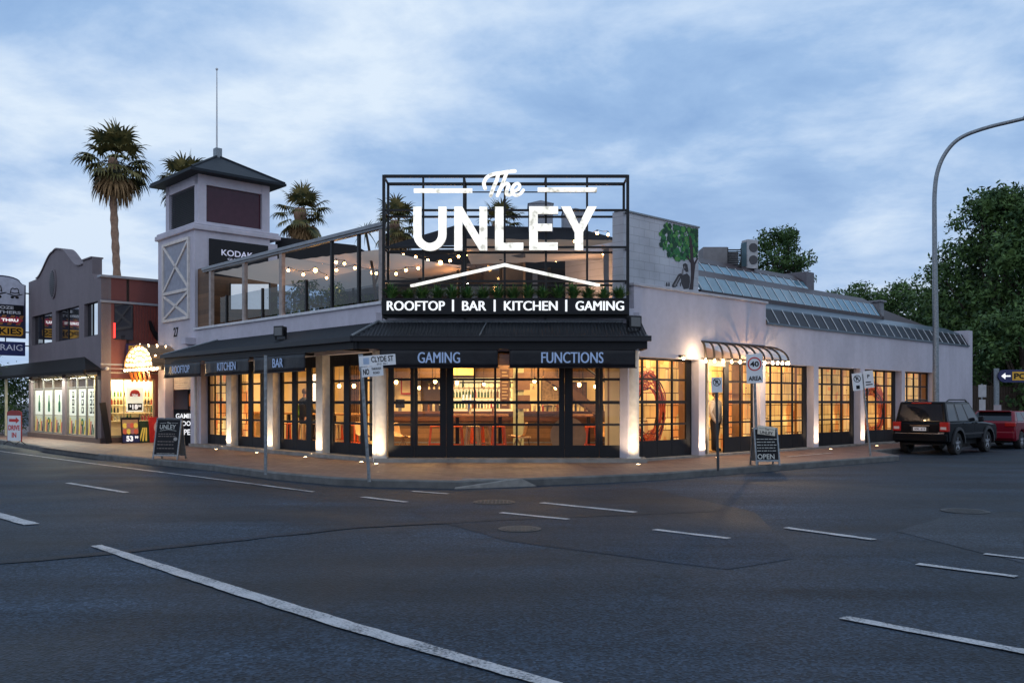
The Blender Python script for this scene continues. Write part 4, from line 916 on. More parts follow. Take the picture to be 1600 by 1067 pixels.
def d_price(t, T):
    m = MB(T); m.cur = 0; m.box(-.28,.28,-.006,-.001,.34,.86)
    for i in range(8):
        m.cur = 1+i%3; x = -.2+.13*(i%4); z = .42+.22*(i//4); m.xz([(x+.08*math.cos(a),z+.1*math.sin(a)) for a in [k*.7+i for k in range(9)]], -.012-.001*i, -.007)
    m.build('artwork', [mat('board_tan', (.45,.28,.15), .6), PGc[1], PGc[3], mat('board_pink', (.5,.2,.2), .6)], t)
    m = MB(T); m.box(-.3,.3,-.008,-.001,.02,.30); m.build('price_strip', mat('price_blue', (.02,.03,.12), .5), t)
    m = MB(T); textc(m, '53', -.05, .16, .2, -.009, .003, .04); textc(m, '99', .2, .2, .1, -.009, .003, .03); m.build('price', LETTER2, t)
board('price_board', at(FR, -.75, 19.2, .15), .66, .95, -.16, BLACKP, 'framed price board reading 53.99 leaning below the side window', 'sign board', d_price)
def d_red(t, T):
    m = MB(T); m.xz([(.05+.24*math.cos(a),.55+.27*math.sin(a)) for a in [k*.25 for k in range(25)]], -.008, -.001); m.build('pale_disc', mat('disc_pink', (.6,.42,.42), .5), t)
    m = MB(T); m.xz([(.05+.13*math.cos(a),.55+.15*math.sin(a)) for a in [k*.25 for k in range(25)]], -.012, -.009); m.build('red_disc', RED, t)
    m = MB(T); textc(m, 'IN', -.05, .14, .14, -.003, .003, .03); m.build('lettering', LETTER2, t)
board('red_board', at(FR, .28, 19.15, .15), .72, .95, -.16, RED, 'red board with pale ring leaning beside the price board', 'sign board', d_red)
def d_yel(t, T):
    m = MB(T)
    for i in range(3): m.xz([(-.2+i*.12,.05),(-.14+i*.12,.05),(.0+i*.06,.55),(-.05+i*.06,.55)], -.006, -.001)
    m.build('yellow_stripe', PGc[3], t)
board('striped_board', at(FR, -.22, 19.35, .15), .42, .80, -.12, mat('board_green_dark', (.02,.06,.03), .5), 'small dark board with yellow stripes between two leaning boards', 'sign board', d_yel)
board('dark_leaning_board', at(FR, -1.5, 19.3, .15) @ Matrix.Rotation(-.12, 4, 'Y'), .22, 1.5, -.1, BLACKP, 'tall narrow dark board leaning at the left of the side window', 'sign board')
# pokies signs and pink sign on the maroon wall
pk = thing('pokies_sign', at(FR, -.35, 19.5, 3.15), 'small yellow and purple pokies sign on maroon wall above the bulb arch', 'sign')
m = MB(FR); m.box(-.82,.12,19.5,19.56,3.22,3.80); m.build('panel', mat('sign_purple', (.06,.03,.12), .5), pk)
m = MB(FR); m.box(-.74,.06,19.49,19.499,3.42,3.74); m.build('yellow_plate', mat('sign_amber', (.72,.36,.03), .5, emis=.15), pk)
m = MB(FR); text(m, 'POKIES', -.66, .0, 3.47, 3.69, 19.489, .004, .03); m.build('lettering', SIGNB, pk)
m = MB(FR); m.box(-.8,-.45,19.52,19.56,2.92,3.18); pl_ = m.build('pink_plate', mat('pink_plate', (.6,.32,.38), .5, emis=.1)); pl_['label'] = 'small plain pink plate under the pokies wall sign'; pl_['category'] = 'sign'
# ---- projecting sign stack
SN = -28.7   # FL x of the projecting sign
PF = at(FL, SN, 0) @ Matrix.Rotation(-math.pi/2, 4, 'Z')   # x' = outwards? sign plane across the pavement
def proj(x): return x
FS = frame(0, 0)
SF = FR @ Matrix.Translation((0, -SN, 0))     # x = b (negative over the street), faces -y = the camera side
ps = thing('projecting_sign', at(SF, -2.65, 0, 4.5), 'tall projecting sign with two hats, drive thru arrow and yellow pokies band', 'sign')
m = MB(SF); pts = [(-3.62,4.42),(-1.82,4.42),(-1.82,6.75),(-1.95,6.78)]+[(-2.72+.55*math.cos(a)*1.25, 6.86+.24*math.sin(a)) for a in [math.pi*i/10 for i in range(11)]]+[(-3.5,6.78),(-3.62,6.75)]
m.xz(pts, 0, .14); m.build('cabinet', mat('cabinet_navy', (.02,.02,.06), .5), ps)
m = MB(SF); pts2 = [(-2.72+(x+2.72)*.95, 6.70+(z-6.70)*.85 if z > 6.7 else z) for x, z in pts if z > 6]; m.xz([(-3.55,5.86),(-1.89,5.86)]+pts2, -.008, -.001); m.build('white_face', mat('sign_pale', (.42,.42,.50), .5, emis=.02, ecol=(.8,.8,1)), ps)
def hat(cx, cz, s):
    m = MB(SF); m.xz([(cx+s*p[0], cz+s*p[1]) for p in [(-.5,.05),(-.3,0),(0,-.08),(.3,0),(.5,.05),(.5,.0),(.3,-.07),(0,-.15),(-.3,-.07),(-.5,0)]], -.016, -.009)
    for l in ([(-.28,.03),(-.22,.35),(-.12,.42)],[(-.12,.42),(0,.36),(.12,.42)],[(.12,.42),(.22,.35),(.28,.03)],[(-.26,.12),(0,.06),(.26,.12)]): m.tube([(cx+s*a, -.012, cz+s*b) for a, b in l], .02, 5)
    for q in (-.15, .15): m.xz([(cx+s*(q+.12*math.cos(a)), cz-s*.22+s*.09*math.sin(a)) for a in [k*.63 for k in range(10)]], -.016, -.009)
    m.box(cx-s*.1, cx+s*.1, -.016, -.009, cz-s*.18, cz-s*.15); m.build('hat_emblem', SIGNB, ps)
hat(-2.98, 6.35, .8); hat(-2.26, 6.32, .62)
m = MB(SF); m.box(-3.58,-1.92,-.008,-.001,5.42,5.83); m.build('black_band', SIGNB, ps)
m = MB(SF); text(m, 'BOOZE', -3.2, -2.3, 5.66, 5.79, -.009, .003, .03); text(m, 'BROTHERS', -3.5, -2.02, 5.46, 5.59, -.009, .003, .03); m.build('lettering', mat('grey_letter', (.45,.45,.5), .5, emis=.1), ps)
m = MB(SF)
for i in range(5): m.xz([(-3.58+i*.34,4.98),(-3.42+i*.34,4.98),(-3.25+i*.34,5.40),(-3.41+i*.34,5.40)], -.006, -.001)
m.build('orange_stripe', mat('dull_orange', (.35,.13,.03), .5), ps)
m = MB(SF); m.xz([(-3.55,5.08),(-2.2,5.08),(-2.2,5.0),(-1.92,5.19),(-2.2,5.38),(-2.2,5.30),(-3.55,5.30)], -.012, -.007); m.build('red_arrow', mat('arrow_red', (.45,.03,.06), .5, emis=.08), ps)
m = MB(SF); text(m, 'DRIVE THRU', -3.5, -2.12, 5.13, 5.25, -.013, .003, .03); m.build('lettering', LETTER2, ps)
m = MB(SF); m.xz([(-3.56,4.52),(-2.0,4.52),(-1.93,4.6),(-1.93,4.82),(-2.0,4.9),(-3.56,4.9)], -.008, -.001); m.build('amber_band', mat('band_amber', (.62,.30,.02), .5, emis=.08), ps)
m = MB(SF); text(m, 'POKIES', -3.5, -1.99, 4.57, 4.85, -.009, .003, .03); m.build('lettering', SIGNB, ps)
m = MB(SF); 
for z in (4.7,6.4): m.tube([(-1.85,.07,z),(-1.68,.07,z)], .03, 6)
m.build('bracket', BLACK, ps)
pj = thing('navy_shop_sign', at(SF, -3.1, 0, 3.7), 'navy sign with thin white letters below the tall projecting sign', 'sign')
m = MB(SF); m.box(-4.6,-1.84,0,.12,3.66,4.26); m.build('panel', mat('navy_panel', (.02,.03,.14), .5), pj)
m = MB(SF); text(m, 'JENNY CRAIG', -4.45, -1.95, 3.80, 4.14, -.001, .004, .0); m.build('lettering', mat('silver_letter', (.6,.62,.75), .5, emis=.12), pj)
m = MB(SF); m.tube([(-1.85,.06,4.1),(-1.68,.06,4.1)], .025, 6); m.tube([(-2.6,.06,4.26),(-2.6,.06,4.43)], .025, 6); m.build('bracket', BLACK, pj)
# drive in board on the pavement
X, Y = G(22, 694, .15)
di = thing('drive_in_board', frame(X, Y, R(-25), .15), 'white drive in board with red arrow and red header on the far left pavement', 'sign board'); T = Mw(di)
m = MB(T); m.box(-.36,.36,0,.03,.12,1.02); m.build('panel', SIGNW, di)
m = MB(T); m.xz([(-.38,1.02),(.38,1.02),(.38,1.14),(.2,1.2),(-.2,1.2),(-.38,1.14)], -.002, .032); m.box(-.38,-.355,-.002,.032,.1,1.02); m.box(.355,.38,-.002,.032,.1,1.02); m.build('header', mat('header_red', (.30,.03,.03), .5), di)
m = MB(T); m.xz([(-.26,.80),(.1,.80),(.1,.74),(.28,.85),(.1,.96),(.1,.90),(-.26,.90)], -.006, -.001); m.build('red_arrow', RED, di)
m = MB(T); text(m, 'DRIVE', -.3, .3, .50, .68, -.001, .004, .03); text(m, 'IN', -.12, .12, .24, .42, -.001, .004, .03); m.build('lettering', RED, di)
m = MB(T)
for x in (-.3,.3): m.tube([(x,.015,.12),(x,-.18,0)], .015, 5); m.tube([(x,.015,.12),(x,.22,0)], .015, 5)
m.build('leg', BLACK, di)

# ================================================================== curved awning over the side entrance
aw = thing('curved_awning', at(FR, 9.2, -.4, 2.84), 'curved glazed awning with dark ribs and glowing bulbs above the side entrance', 'awning')
n = 11; top = 3.29; bot = 2.84
def rib(i, r=0):
    t = i/(n-1); x = 7.62+3.1*t; d = .10+.72*t
    return [(x, -r-d*math.sin(a), bot+(top-bot)*math.cos(a)+r) for a in [math.pi/2*k/8 for k in range(9)]]
m = MB(FR); rb = [rib(i) for i in range(n)]
for p in rb: m.tube(p, .030, 6)
m.box(7.55, 10.78, -.03, -.001, top-.005, top+.04); m.tube([p[-1] for p in rb], .025, 6); m.box(7.55,10.78,-.03,-.001,bot-.03,bot+.01)
m.build('frame', mat('bronze_frame', (.05,.035,.025), .4, .4), aw)
m = MB(FR)
for i in range(n-1):
    for k in range(8): m.quad(rb[i][k], rb[i+1][k], rb[i+1][k+1], rb[i][k+1])
m.build('roof_glazing', glassmat('smoky_glazing', .05, (.62,.46,.30)), aw)
for i in [0,1,2,3,4,5,6,7,8,8.6,9.2,9.8,10]:
    p = rib(i)[-1]; b = MB(FR); b.tube([(p[0],p[1],p[2]),(p[0],p[1],p[2]-.05)], .02, 6); b.ball((p[0],p[1],p[2]-.08), .036, 8); b.build('bulb', WARMW, aw, smooth='all')
light('awning_glow', 'POINT', FR, (9.75, -.60, 2.70), 120, (1,.72,.45), aw, .02)
light('awning_glow', 'POINT', FR, (8.2, -.34, 2.80), 24, (1,.68,.36), aw, .035)
light('awning_glow', 'POINT', FR, (10.55, -.62, 2.80), 26, (1,.68,.36), aw, .035)
# wall lamp on the corner pillar of the right wing and one above the first window
wl = thing('wall_lamp', at(FR, 6.6, -.08, 2.86), 'small warm wall lamp above the first side street window', 'lamp')
m = MB(FR); m.box(6.52,6.68,-.1,0,2.84,2.9); m.build('bracket', BLACK, wl); b = MB(FR); b.ball((6.6,-.1,2.81), .04, 8); b.build('bulb', WARMW, wl, smooth='all')
light('wall_lamp_glow', 'POINT', FR, (7.15, -.3, 2.92), 22, (1,.68,.36), wl, .05)
# ================================================================== in-ground uplights
def uplight(M, x, y, z, label, e=14, tgt=None, cone=88):
    t = thing('ground_uplight', at(M, x, y, z), label, 'uplight', 'uplights in the paving below the pillars'); m = MB(M); m.lathe([(.07,0),(.07,.008),(.05,.010)], (x,y,z), 16); m.build('rim', GALV, t)
    m = MB(M); m.lathe([(.045,.011),(.001,.013)], (x,y,z), 12, cap=False); m.build('lens', WARMW, t)
    tg = Vector(tgt or (0, .42, .62)); q = tg.to_track_quat('-Z', 'Y').to_matrix().to_4x4()
    light('uplight_beam', 'SPOT', M, (x, y, z+.03), e*5, (1,.74,.45), t, .03, rot=q, spot=cone, blend=.6)
LBL = ['pillar nearest the tower on the street wing', 'second street pillar from the tower', 'third street pillar from the tower', 'street pillar nearest the cut-off corner']
for (a0, a1), lb in zip(LC, LBL): uplight(FL, -(a0+a1)/2, -.42, .146, 'small round glowing uplight in paving below the '+lb, 13)
uplight(FC, -3.3, -.75, .146, 'small glowing uplight below the left column of the corner', 24, (0,.62,.85)); uplight(FC, 3.04, -.95, .146, 'small glowing uplight below the right column of the corner', 34, (0,.62,.8))
for (a, b), lb, e in zip(PIL[1:], ['pillar left of the side entrance', 'pillar right of the side entrance', 'third side street pillar', 'fourth side street pillar', 'pillar beside the last side window'], (28,8,22,20,14)): uplight(FR, (a+b)/2, -.5, .146, 'small glowing uplight in paving below the '+lb, e)
# ================================================================== street signs
def pole(T, h, r, t, lean=0, mm=GALV, name='pole'):
    m = MB(T); m.tube([(0,0,0),(0,0,h)], r, 10); m.build(name, mm, t, smooth=True)
def sign_base(px, py, z=.146): x, y = G(px, py, z); return x, y
def leanM(x, y, z, ang, rz=0): return Matrix.Translation((x,y,z)) @ Matrix.Rotation(ang, 4, 'Y') @ Matrix.Rotation(rz, 4, 'Z')
x, y = sign_base(415, 741); t = thing('bare_pole', leanM(x, y, .14, 0), 'bare galvanised steel pole standing in the street pavement', 'pole'); pole(Mw(t), 2.48, .033, t)
x, y = sign_base(577, 752); T = leanM(x, y, .14, -.068); t = thing('street_name_post', T, 'leaning galvanised post with white clyde street and no through road blades', 'street sign'); pole(T, 2.42, .033, t)
T2 = T @ Matrix.Rotation(0, 4, 'Z'); m = MB(T2); m.box(-.03,.66,-.05,-.035,2.18,2.38); m.build('name_blade', SIGNW, t)
m = MB(T2); text(m, 'CLYDE ST', .20, .62, 2.25, 2.355, -.051, .003, .02); text(m, '27-2  30-1', .3, .5, 2.195, 2.225, -.051, .003, .01); m.build('lettering', SIGNB, t); m = MB(T2); m.box(.05,.16,-.054,-.051,2.22,2.34); m.build('council_emblem', mat('emblem_blue', (.35,.45,.62), .5), t)
T3 = T @ Matrix.Rotation(R(-32), 4, 'Z'); m = MB(T3); m.box(.02,.54,-.03,-.016,1.98,2.17); m.build('no_through_blade', SIGNW, t)
m = MB(T3); text(m, 'NO', .06, .21, 2.02, 2.13, -.031, .003, .025); text(m, 'THROUGH', .27, .50, 2.095, 2.14, -.031, .003, .005); text(m, 'ROAD', .31, .46, 2.02, 2.065, -.031, .003, .005); m.build('lettering', SIGNB, t)
m = MB(T); m.box(-.04,.04,-.035,.035,2.1,2.42); m.build('bracket', GALV, t)
# no parking sign
x, y = sign_base(1122, 735); T = leanM(x, y, .14, -.02); t = thing('no_parking_sign', T, 'small white no parking plate on thin dark post before the side entrance', 'traffic sign'); pole(T, 2.05, .03, t, mm=mat('dark_post', (.03,.035,.04), .5))
def parking_plate(T, t, x0, x1, z0, z1, y, sym='P', strike=True, extra=None):
    m = MB(T); m.box(x0,x1,y,y+.01,z0,z1); m.build('plate', SIGNW, t); xc = (x0+x1)/2; zc = z0+(z1-z0)*.68; r = (x1-x0)*.36
    m = MB(T)
    if strike:
        for i in range(24):
            a, b = 2*math.pi*i/24, 2*math.pi*(i+1)/24; m.xz([(xc+r*math.cos(a),zc+r*math.sin(a)),(xc+r*math.cos(b),zc+r*math.sin(b)),(xc+r*.82*math.cos(b),zc+r*.82*math.sin(b)),(xc+r*.82*math.cos(a),zc+r*.82*math.sin(a))], y-.004, y-.001)
        m.xz([(xc-r*.66,zc+r*.5),(xc-r*.5,zc+r*.66),(xc+r*.66,zc-r*.5),(xc+r*.5,zc-r*.66)], y-.007, y-.0045)
    textc(m, 'P', xc, zc, r*1.05, y-.001, .003, .03); 
    if extra: extra(m, y)
    m.build('symbol', SIGNB, t)
parking_plate(T, t, -.12, .12, 1.72, 2.05, -.045)
# forty area sign
x, y = sign_base(1183, 726); T = leanM(x, y, .14, -.03); t = thing('speed_sign', T, 'white 40 area speed sign with red ring on leaning post', 'traffic sign'); pole(T, 2.62, .033, t)
m = MB(T); m.box(-.2,.19,-.05,-.04,1.96,2.66); m.build('plate', SIGNW, t)
m = MB(T); r0, r1, cx, cz = .165, .135, -.005, 2.42
for i in range(36):
    a, b = 2*math.pi*i/36, 2*math.pi*(i+1)/36; m.xz([(cx+r0*math.cos(a),cz+r0*math.sin(a)),(cx+r0*math.cos(b),cz+r0*math.sin(b)),(cx+r1*math.cos(b),cz+r1*math.sin(b)),(cx+r1*math.cos(a),cz+r1*math.sin(a))], -.055, -.0505)
m.build('red_ring', RED, t); m = MB(T); text(m, '40', cx-.105, cx+.105, cz-.065, cz+.065, -.051, .004, .03); text(m, 'AREA', -.16, .16, 2.02, 2.13, -.051, .004, .03); m.build('lettering', SIGNB, t)
# twin parking plates, leaning
x, y = sign_base(1360, 712); T = leanM(x, y, .14, -.10, R(0)); t = thing('parking_sign', T, 'leaning post with two tilted white parking plates before the side windows', 'traffic sign'); pole(T, 2.3, .03, t)
parking_plate(T, t, -.31, -.03, 1.86, 2.34, -.045, extra=lambda m, y: m.box(-.22,-.12,y-.004,y-.001,1.9,2.0))
T4 = T @ Matrix.Rotation(R(-12), 4, 'Z'); parking_plate(T4, t, .02, .28, 1.9, 2.38, -.045, strike=False, extra=lambda m, y: (m.box(.06,.24,y-.004,y-.001,1.98,2.01), m.box(.06,.2,y-.004,y-.001,2.05,2.08)))
# ---- chalkboard a-frames
def aboard(M, w, h, label, draw):
    t = thing('chalkboard_sign', M, label, 'a-frame sign', 'pub chalkboard a-frames on the pavement'); an = R(11)
    for s, nm in ((1, 'front_panel'), (-1, 'back_panel')):
        T = M @ Matrix.Translation((0, -s*.2, 0)) @ Matrix.Rotation(-an*s, 4, 'X') 
        m = MB(T); m.box(-w/2+.03,w/2-.03,-.012,.012,.12,h-.03); m.build(nm, SIGNB if s == 1 else mat('board_grey', (.22,.2,.18), .6), t)
        m = MB(T); m.box(-w/2,-w/2+.035,-.018,.018,0,h); m.box(w/2-.035,w/2,-.018,.018,0,h); m.box(-w/2+.035,w/2-.035,-.018,.018,h-.04,h); m.box(-w/2+.035,w/2-.035,-.018,.018,.09,.13)
        m.build('frame', GALV, t)
        if s == 1: draw(t, T)
    return t
CHALK = mat('chalk_white', (.5,.5,.47), .7)
def d1(t, T):
    m = MB(T); textc(m, 'The', -.0, .965, .05, -.013, .003, .01); textc(m, 'UNLEY', -.02, .86, .115, -.013, .003, .012, .95)
    m.tube([(-.26,-.014,.955),(-.08,-.014,.965)], .004, 4); m.tube([(.08,-.014,.965),(.26,-.014,.96)], .004, 4)
    m.tube([(-.24,-.014,.755),(0,-.014,.79),(.24,-.014,.755)], .005, 4); textc(m, 'FUNCTIONS BAR KITCHEN GAMING', 0, .155, .02, -.013, .003, .0, 1.1); m.build('lettering', CHALK, t)
    m = MB(T); q = random.Random(3)
    for z in (.66,.60,.46,.38,.28):
        x = -.27
        while x < .2: w = q.uniform(.03,.09); m.box(x, x+w, -.015, -.0125, z, z+.022); x += w+.02
    m.build('menu_writing', mat('dim_chalk', (.16,.13,.12), .7), t)
    m = MB(T); m.xz([(.24+.055*math.cos(a),.54+.05*math.sin(a)) for a in [k*.5 for k in range(13)]], -.015, -.0125); m.build('badge', mat('badge_grey', (.3,.28,.27), .7), t)
x, y = G(265, 717, .15); aboard(frame(x, y, R(-12), .15), .74, 1.10, 'black chalkboard a-frame on the brick pavement beside the tower end of the pub', d1)
def d2(t, T):
    m = MB(T); q = random.Random(5)
    for z in (.62,.55,.48,.41,.34):
        x = -.24
        while x < .2: w = q.uniform(.03,.1); m.box(x, x+w, -.015, -.0125, z, z+.014); x += w+.02
    textc(m, 'OPEN', -.04, .21, .12, -.013, .003, .012); m.build('lettering', CHALK, t)
    m = MB(T @ Matrix.Rotation(.12, 4, 'Y')); m.box(-.3,.13,-.03,-.014,.72,.93); m.build('pennant', mat('pennant_cream', (.55,.5,.42), .6), t)
    m = MB(T @ Matrix.Rotation(.12, 4, 'Y')); textc(m, 'UNLEY', -.085, .77, .075, -.031, .003, .015); textc(m, 'The', -.08, .86, .05, -.031, .003, .01); m.tube([(-.27,-.032,.86),(-.14,-.032,.87)], .004, 4); m.tube([(-.02,-.032,.87),(.1,-.032,.86)], .004, 4); m.build('pennant_lettering', SIGNB, t)
x, y = G(1195, 726, .15); aboard(frame(x, y, R(6), .15), .60, .90, 'black open chalkboard a-frame with cream pennant by the side entrance', d2)
# board in the drive-in entry
t = thing('gaming_room_board', at(FR, -.05, 15.95, .15), 'tall black board lettered gaming room open in the tower entrance', 'sign board'); T = at(FR, -.05, 15.95, .15, R(-25)); m = MB(T); m.box(-.42,.42,0,.03,0,1.25); m.build('panel', SIGNB, t)
m = MB(T); textc(m, 'GAMING', 0, 1.02, .17, -.001, .004, .02, .8); textc(m, 'ROOM', 0, .76, .17, -.001, .004, .02, .8); textc(m, 'OPEN', 0, .46, .2, -.001, .004, .02, .8); m.build('lettering', LETTER2, t)
# ================================================================== street lamp
yl_ = 32.9; xl_ = (1462-800)/FPX*yl_; lp = thing('street_lamp', frame(xl_, yl_, 0, .146), 'tall grey steel street lamp with curved outreach arm, unlit', 'street lamp'); T = Mw(lp)
k = yl_/FPX; pts = [(1462.5,692),(1462,520),(1460.5,400),(1460,330),(1460.5,300),(1464,272),(1473,247),(1489,225),(1510,211),(1545,199),(1580,190.5),(1612,183)]
P3 = [((px-1462)*k, (0 if i < 4 else -(px-1460)*k*.35), (716-py)*k) for i, (px, py) in enumerate(pts)]
def fixp(i, px, py):   # keep image place although the arm leans towards the road
    dy = -max(0, px-1460)*k*.35; d = yl_+dy; X = (px-800)/FPX*d; Z = H+(HOR-py)/FPX*d; return (X-xl_, dy, Z-.146)
P3 = [fixp(i, *p) for i, p in enumerate(pts)]
m = MB(T); m.tube(P3[:4], [.12,.105,.09,.082], 12); m.lathe([(.16,0),(.16,.12),(.12,.16)], (0,0,0), 12); m.build('pole', GALV, lp, smooth=True)
AR = [Vector(p) for p in P3[2:]]; AC = []
for i in range(1, len(AR)-1):
    p0, p1, p2, p3 = AR[i-1], AR[i], AR[i+1], AR[min(i+2, len(AR)-1)]
    for s_ in range(4): q_ = s_/4; AC.append(.5*((2*p1)+(p2-p0)*q_+(2*p0-5*p1+4*p2-p3)*q_*q_+(3*p1-p0-3*p2+p3)*q_**3))
AC.append(AR[-1])
m = MB(T); m.tube(AC, [.08-.014*i/len(AC) for i in range(len(AC))], 12); m.build('outreach_arm', GALV, lp, smooth=True)
e = P3[-1]; m = MB(T); m.tube([(e[0]-.25,e[1]+.05,e[2]-.02),(e[0]+.1,e[1],e[2]+.03),(e[0]+.6,e[1]-.15,e[2]+.1)], [.07,.13,.10], 10); m.build('lamp_head', GALV, lp, smooth=True)
# ================================================================== far right: directional sign, fence
d_ = 38.0; X0 = (1557-800)/FPX*d_; t = thing('direction_sign', frame(X0, d_, 0, -.373) @ Matrix.Scale(38/31, 4), 'navy sign with white left arrow and yellow pokies lettering on grey post', 'sign'); T = Mw(t)
m = MB(T); m.box(-.07,.07,-.05,.05,.31,2.82); m.build('post', GALV, t)
m = MB(T); m.xz([(.12+.22*math.cos(a)+.1,2.55+.22*math.sin(a)) for a in [math.pi/2+math.pi*k/10 for k in range(11)]]+[(1.9,2.33),(1.9,2.77)], -.12, -.06); m.build('panel', mat('sign_navy', (.02,.025,.10), .5), t)
m = MB(T); m.xz([(.10,2.55),(.24,2.66),(.24,2.44)], -.126, -.121); m.box(.2,.42,-.126,-.121,2.525,2.575); m.build('arrow', LETTER2, t)
m = MB(T); m.box(.48,1.75,-.125,-.121,2.40,2.70); m.build('yellow_plate', mat('plate_amber', (.68,.36,.03), .5), t)
m = MB(T); text(m, 'POKIES', .54, 1.66, 2.45, 2.65, -.126, .003, .03); m.build('lettering', SIGNB, t)
m = MB(T); m.box(-.13,.13,-.07,-.055,1.15,1.55); m.build('small_notice', mat('notice_grey', (.35,.3,.32), .6), t)
df = 39.5; t = thing('paling_fence', frame((1555-800)/FPX*df, df, R(8), 0), 'low brown timber paling fence beyond the end of the white wall', 'fence'); T = Mw(t); m = MB(T)
for i in range(26): m.box(-1.3+i*.13,-1.19+i*.13,0,.02,0,2.35+.02*(i%3))
m.build('palings', mat('brown_palings', (.06,.04,.03), .8), t)
m = MB(T); m.box(-1.3,2.1,.02,.06,.4,.5); m.box(-1.3,2.1,.02,.06,1.9,2.0); m.build('rail', DTIMBER, t)
t = thing('notice_post', frame((1534-800)/FPX*36.4, 36.4, 0, 0), 'short white notice plates on thin post before paling fence', 'sign'); T = Mw(t); m = MB(T); m.tube([(0,0,0),(0,0,2.4)], .03, 8); m.build('post', GALV, t); m = MB(T); m.box(-.16,.16,-.05,-.035,1.85,2.35); m.box(-.13,.13,-.05,-.035,1.25,1.75); m.build('plate', mat('plate_pale', (.4,.4,.42), .6), t)
t = thing('brick_house', frame((1640-800)/FPX*48, 48, R(-10), 0), 'low warm brick house half hidden beyond the parked cars', 'house'); T = Mw(t); m = MB(T); m.box(-2.6,4,0,5,0,1.9); m.build('wall', blockmat('cream_brick', (.38,.26,.16), .3, .1, .7), t); m = MB(T); m.yz([(-.5,1.9),(5.5,1.9),(2.5,3.2)], -3.0, 4.4); m.build('roof', mat('brown_tile', (.08,.05,.04), .8), t)
# ================================================================== trees and palms
LEAF = foliagemat('tree_leaf', (.014,.045,.016), (.10,.17,.045), .5); BARK = mat('bark', (.06,.045,.035), .9, bump=.6, bscale=12)
PALM = foliagemat('palm_leaf', (.03,.045,.020), (.25,.20,.07), .9); DEAD = mat('dead_palm_leaf', (.26,.15,.065), .8, var=.4, scale=5); PBARK = mat('palm_bark', (.32,.19,.13), .85, bump=.8, bscale=7, var=.3)  # warm light on the palms is put into leaf tan and bark tone
def nmesh(name, V, F, m_, parent):
    me = bpy.data.meshes.new(name); V = np.asarray(V, dtype=np.float32); F = np.asarray(F, dtype=np.int32)
    me.vertices.add(len(V)); me.vertices.foreach_set('co', V.ravel()); me.loops.add(F.size); me.loops.foreach_set('vertex_index', F.ravel())
    me.polygons.add(len(F)); k = F.shape[1]; me.polygons.foreach_set('loop_start', np.arange(0, F.size, k, dtype=np.int32)); me.update(); me.validate()
    me.materials.append(m_); o = bpy.data.objects.new(name, me); COL.objects.link(o); o.parent = parent; return o
def leafcloud(rs, clusters, per, size):
    """clusters: (n,4) centre + radius -> many small leaf quads on and inside each clump"""
    V = []; 
    for c in clusters:
        k = int(per*(c[3]**2)); d = rs.normal(size=(k,3)); d /= np.linalg.norm(d, axis=1)[:,None]; r = c[3]*rs.uniform(.45,1.08,size=(k,1))*(1+.25*np.sin(d[:,:1]*5+c[0]))
        p = c[:3]+d*r*np.array([1,1,.8]); u = rs.normal(size=(k,3)); u /= np.linalg.norm(u, axis=1)[:,None]; w = np.cross(u, d+rs.normal(size=(k,3))*.5); w /= np.linalg.norm(w, axis=1)[:,None]+1e-6
        s = size*rs.uniform(.6,1.3,size=(k,1)); V.append(np.stack([p-u*s, p-w*s*.45, p+u*s, p+w*s*.45], 1))
    V = np.concatenate(V); n = len(V); return V.reshape(-1,3), np.arange(n*4).reshape(n,4)
def tree(name, x, y, h, cr, label, seed, group=None, cb=.25, n=46, leaf=.16, per=150, tr=.28, z=0, cz=.8):
    n = int(n*1.35); per *= 1.9; leaf *= .8
    """h total height, cr crown radius, cb crown base fraction"""
    rs = np.random.RandomState(seed); t = thing(name, frame(x, y, 0, z), label, 'tree', group); T = Mw(t); cl = []; zc = h*(cb+1)/2; rz = h*(1-cb)/2
    lim = []
    for i in range(n):
        a = i*2.39996+rs.uniform(-.3,.3); u = rs.uniform(-1,1); q = math.sqrt(1-u*u)*cr*rs.uniform(.35,.86); cl.append((q*math.cos(a), q*math.sin(a), zc+u*rz*.82, cr*rs.uniform(.19,.34)))
    for i in range(n//2):
        a = rs.uniform(0,6.28); u = rs.uniform(-.95,.98); q = math.sqrt(1-u*u)*cr*rs.uniform(.84,1.0); cl.append((q*math.cos(a), q*math.sin(a), zc+u*rz*.92, cr*rs.uniform(.08,.15)))
    cl = np.array(cl); V, F = leafcloud(rs, cl, per, leaf); nmesh('crown', V, F, LEAF, t)
    m = MB(T); m.tube([(0,0,0),(.05,.02,h*cb*.6),(.1,0,h*cb+.6),(0,.1,zc)], [tr,tr*.8,tr*.62,tr*.3], 9)
    for c in cl[:n:3]: 
        b = h*cb*rs.uniform(.7,1.3); m.tube([(.05,0,b),(c[0]*.4,c[1]*.4,b+(c[2]-b)*.55),(c[0],c[1],c[2])], [tr*.4,tr*.22,.03], 6)
    m.build('trunk', BARK, t, smooth=True); return t
def ptree(px, pyt, d, r, label, seed, **k):
    X, Zt = XZ(px, pyt, d); return tree('broadleaf_tree', X, d, Zt, r, label, seed, 'broadleaf trees behind the pub', **k)
ptree(1212, 350, 52, 2.3, 'rounded broadleaf tree rising behind the air conditioning units', 1, cb=.55, n=40, leaf=.14, per=170)
ptree(1300, 446, 70, 3.6, 'small dark tree peeking above the skylight roof, leftmost of the row', 2, cb=.2, n=34, leaf=.18, per=110)
ptree(1352, 432, 68, 3.6, 'dark tree behind the small roof chimney', 3, cb=.2, n=34, leaf=.18, per=110)
ptree(1402, 432, 66, 3.5, 'dark tree between the chimney and the street lamp', 4, cb=.15, n=36, leaf=.18, per=110)
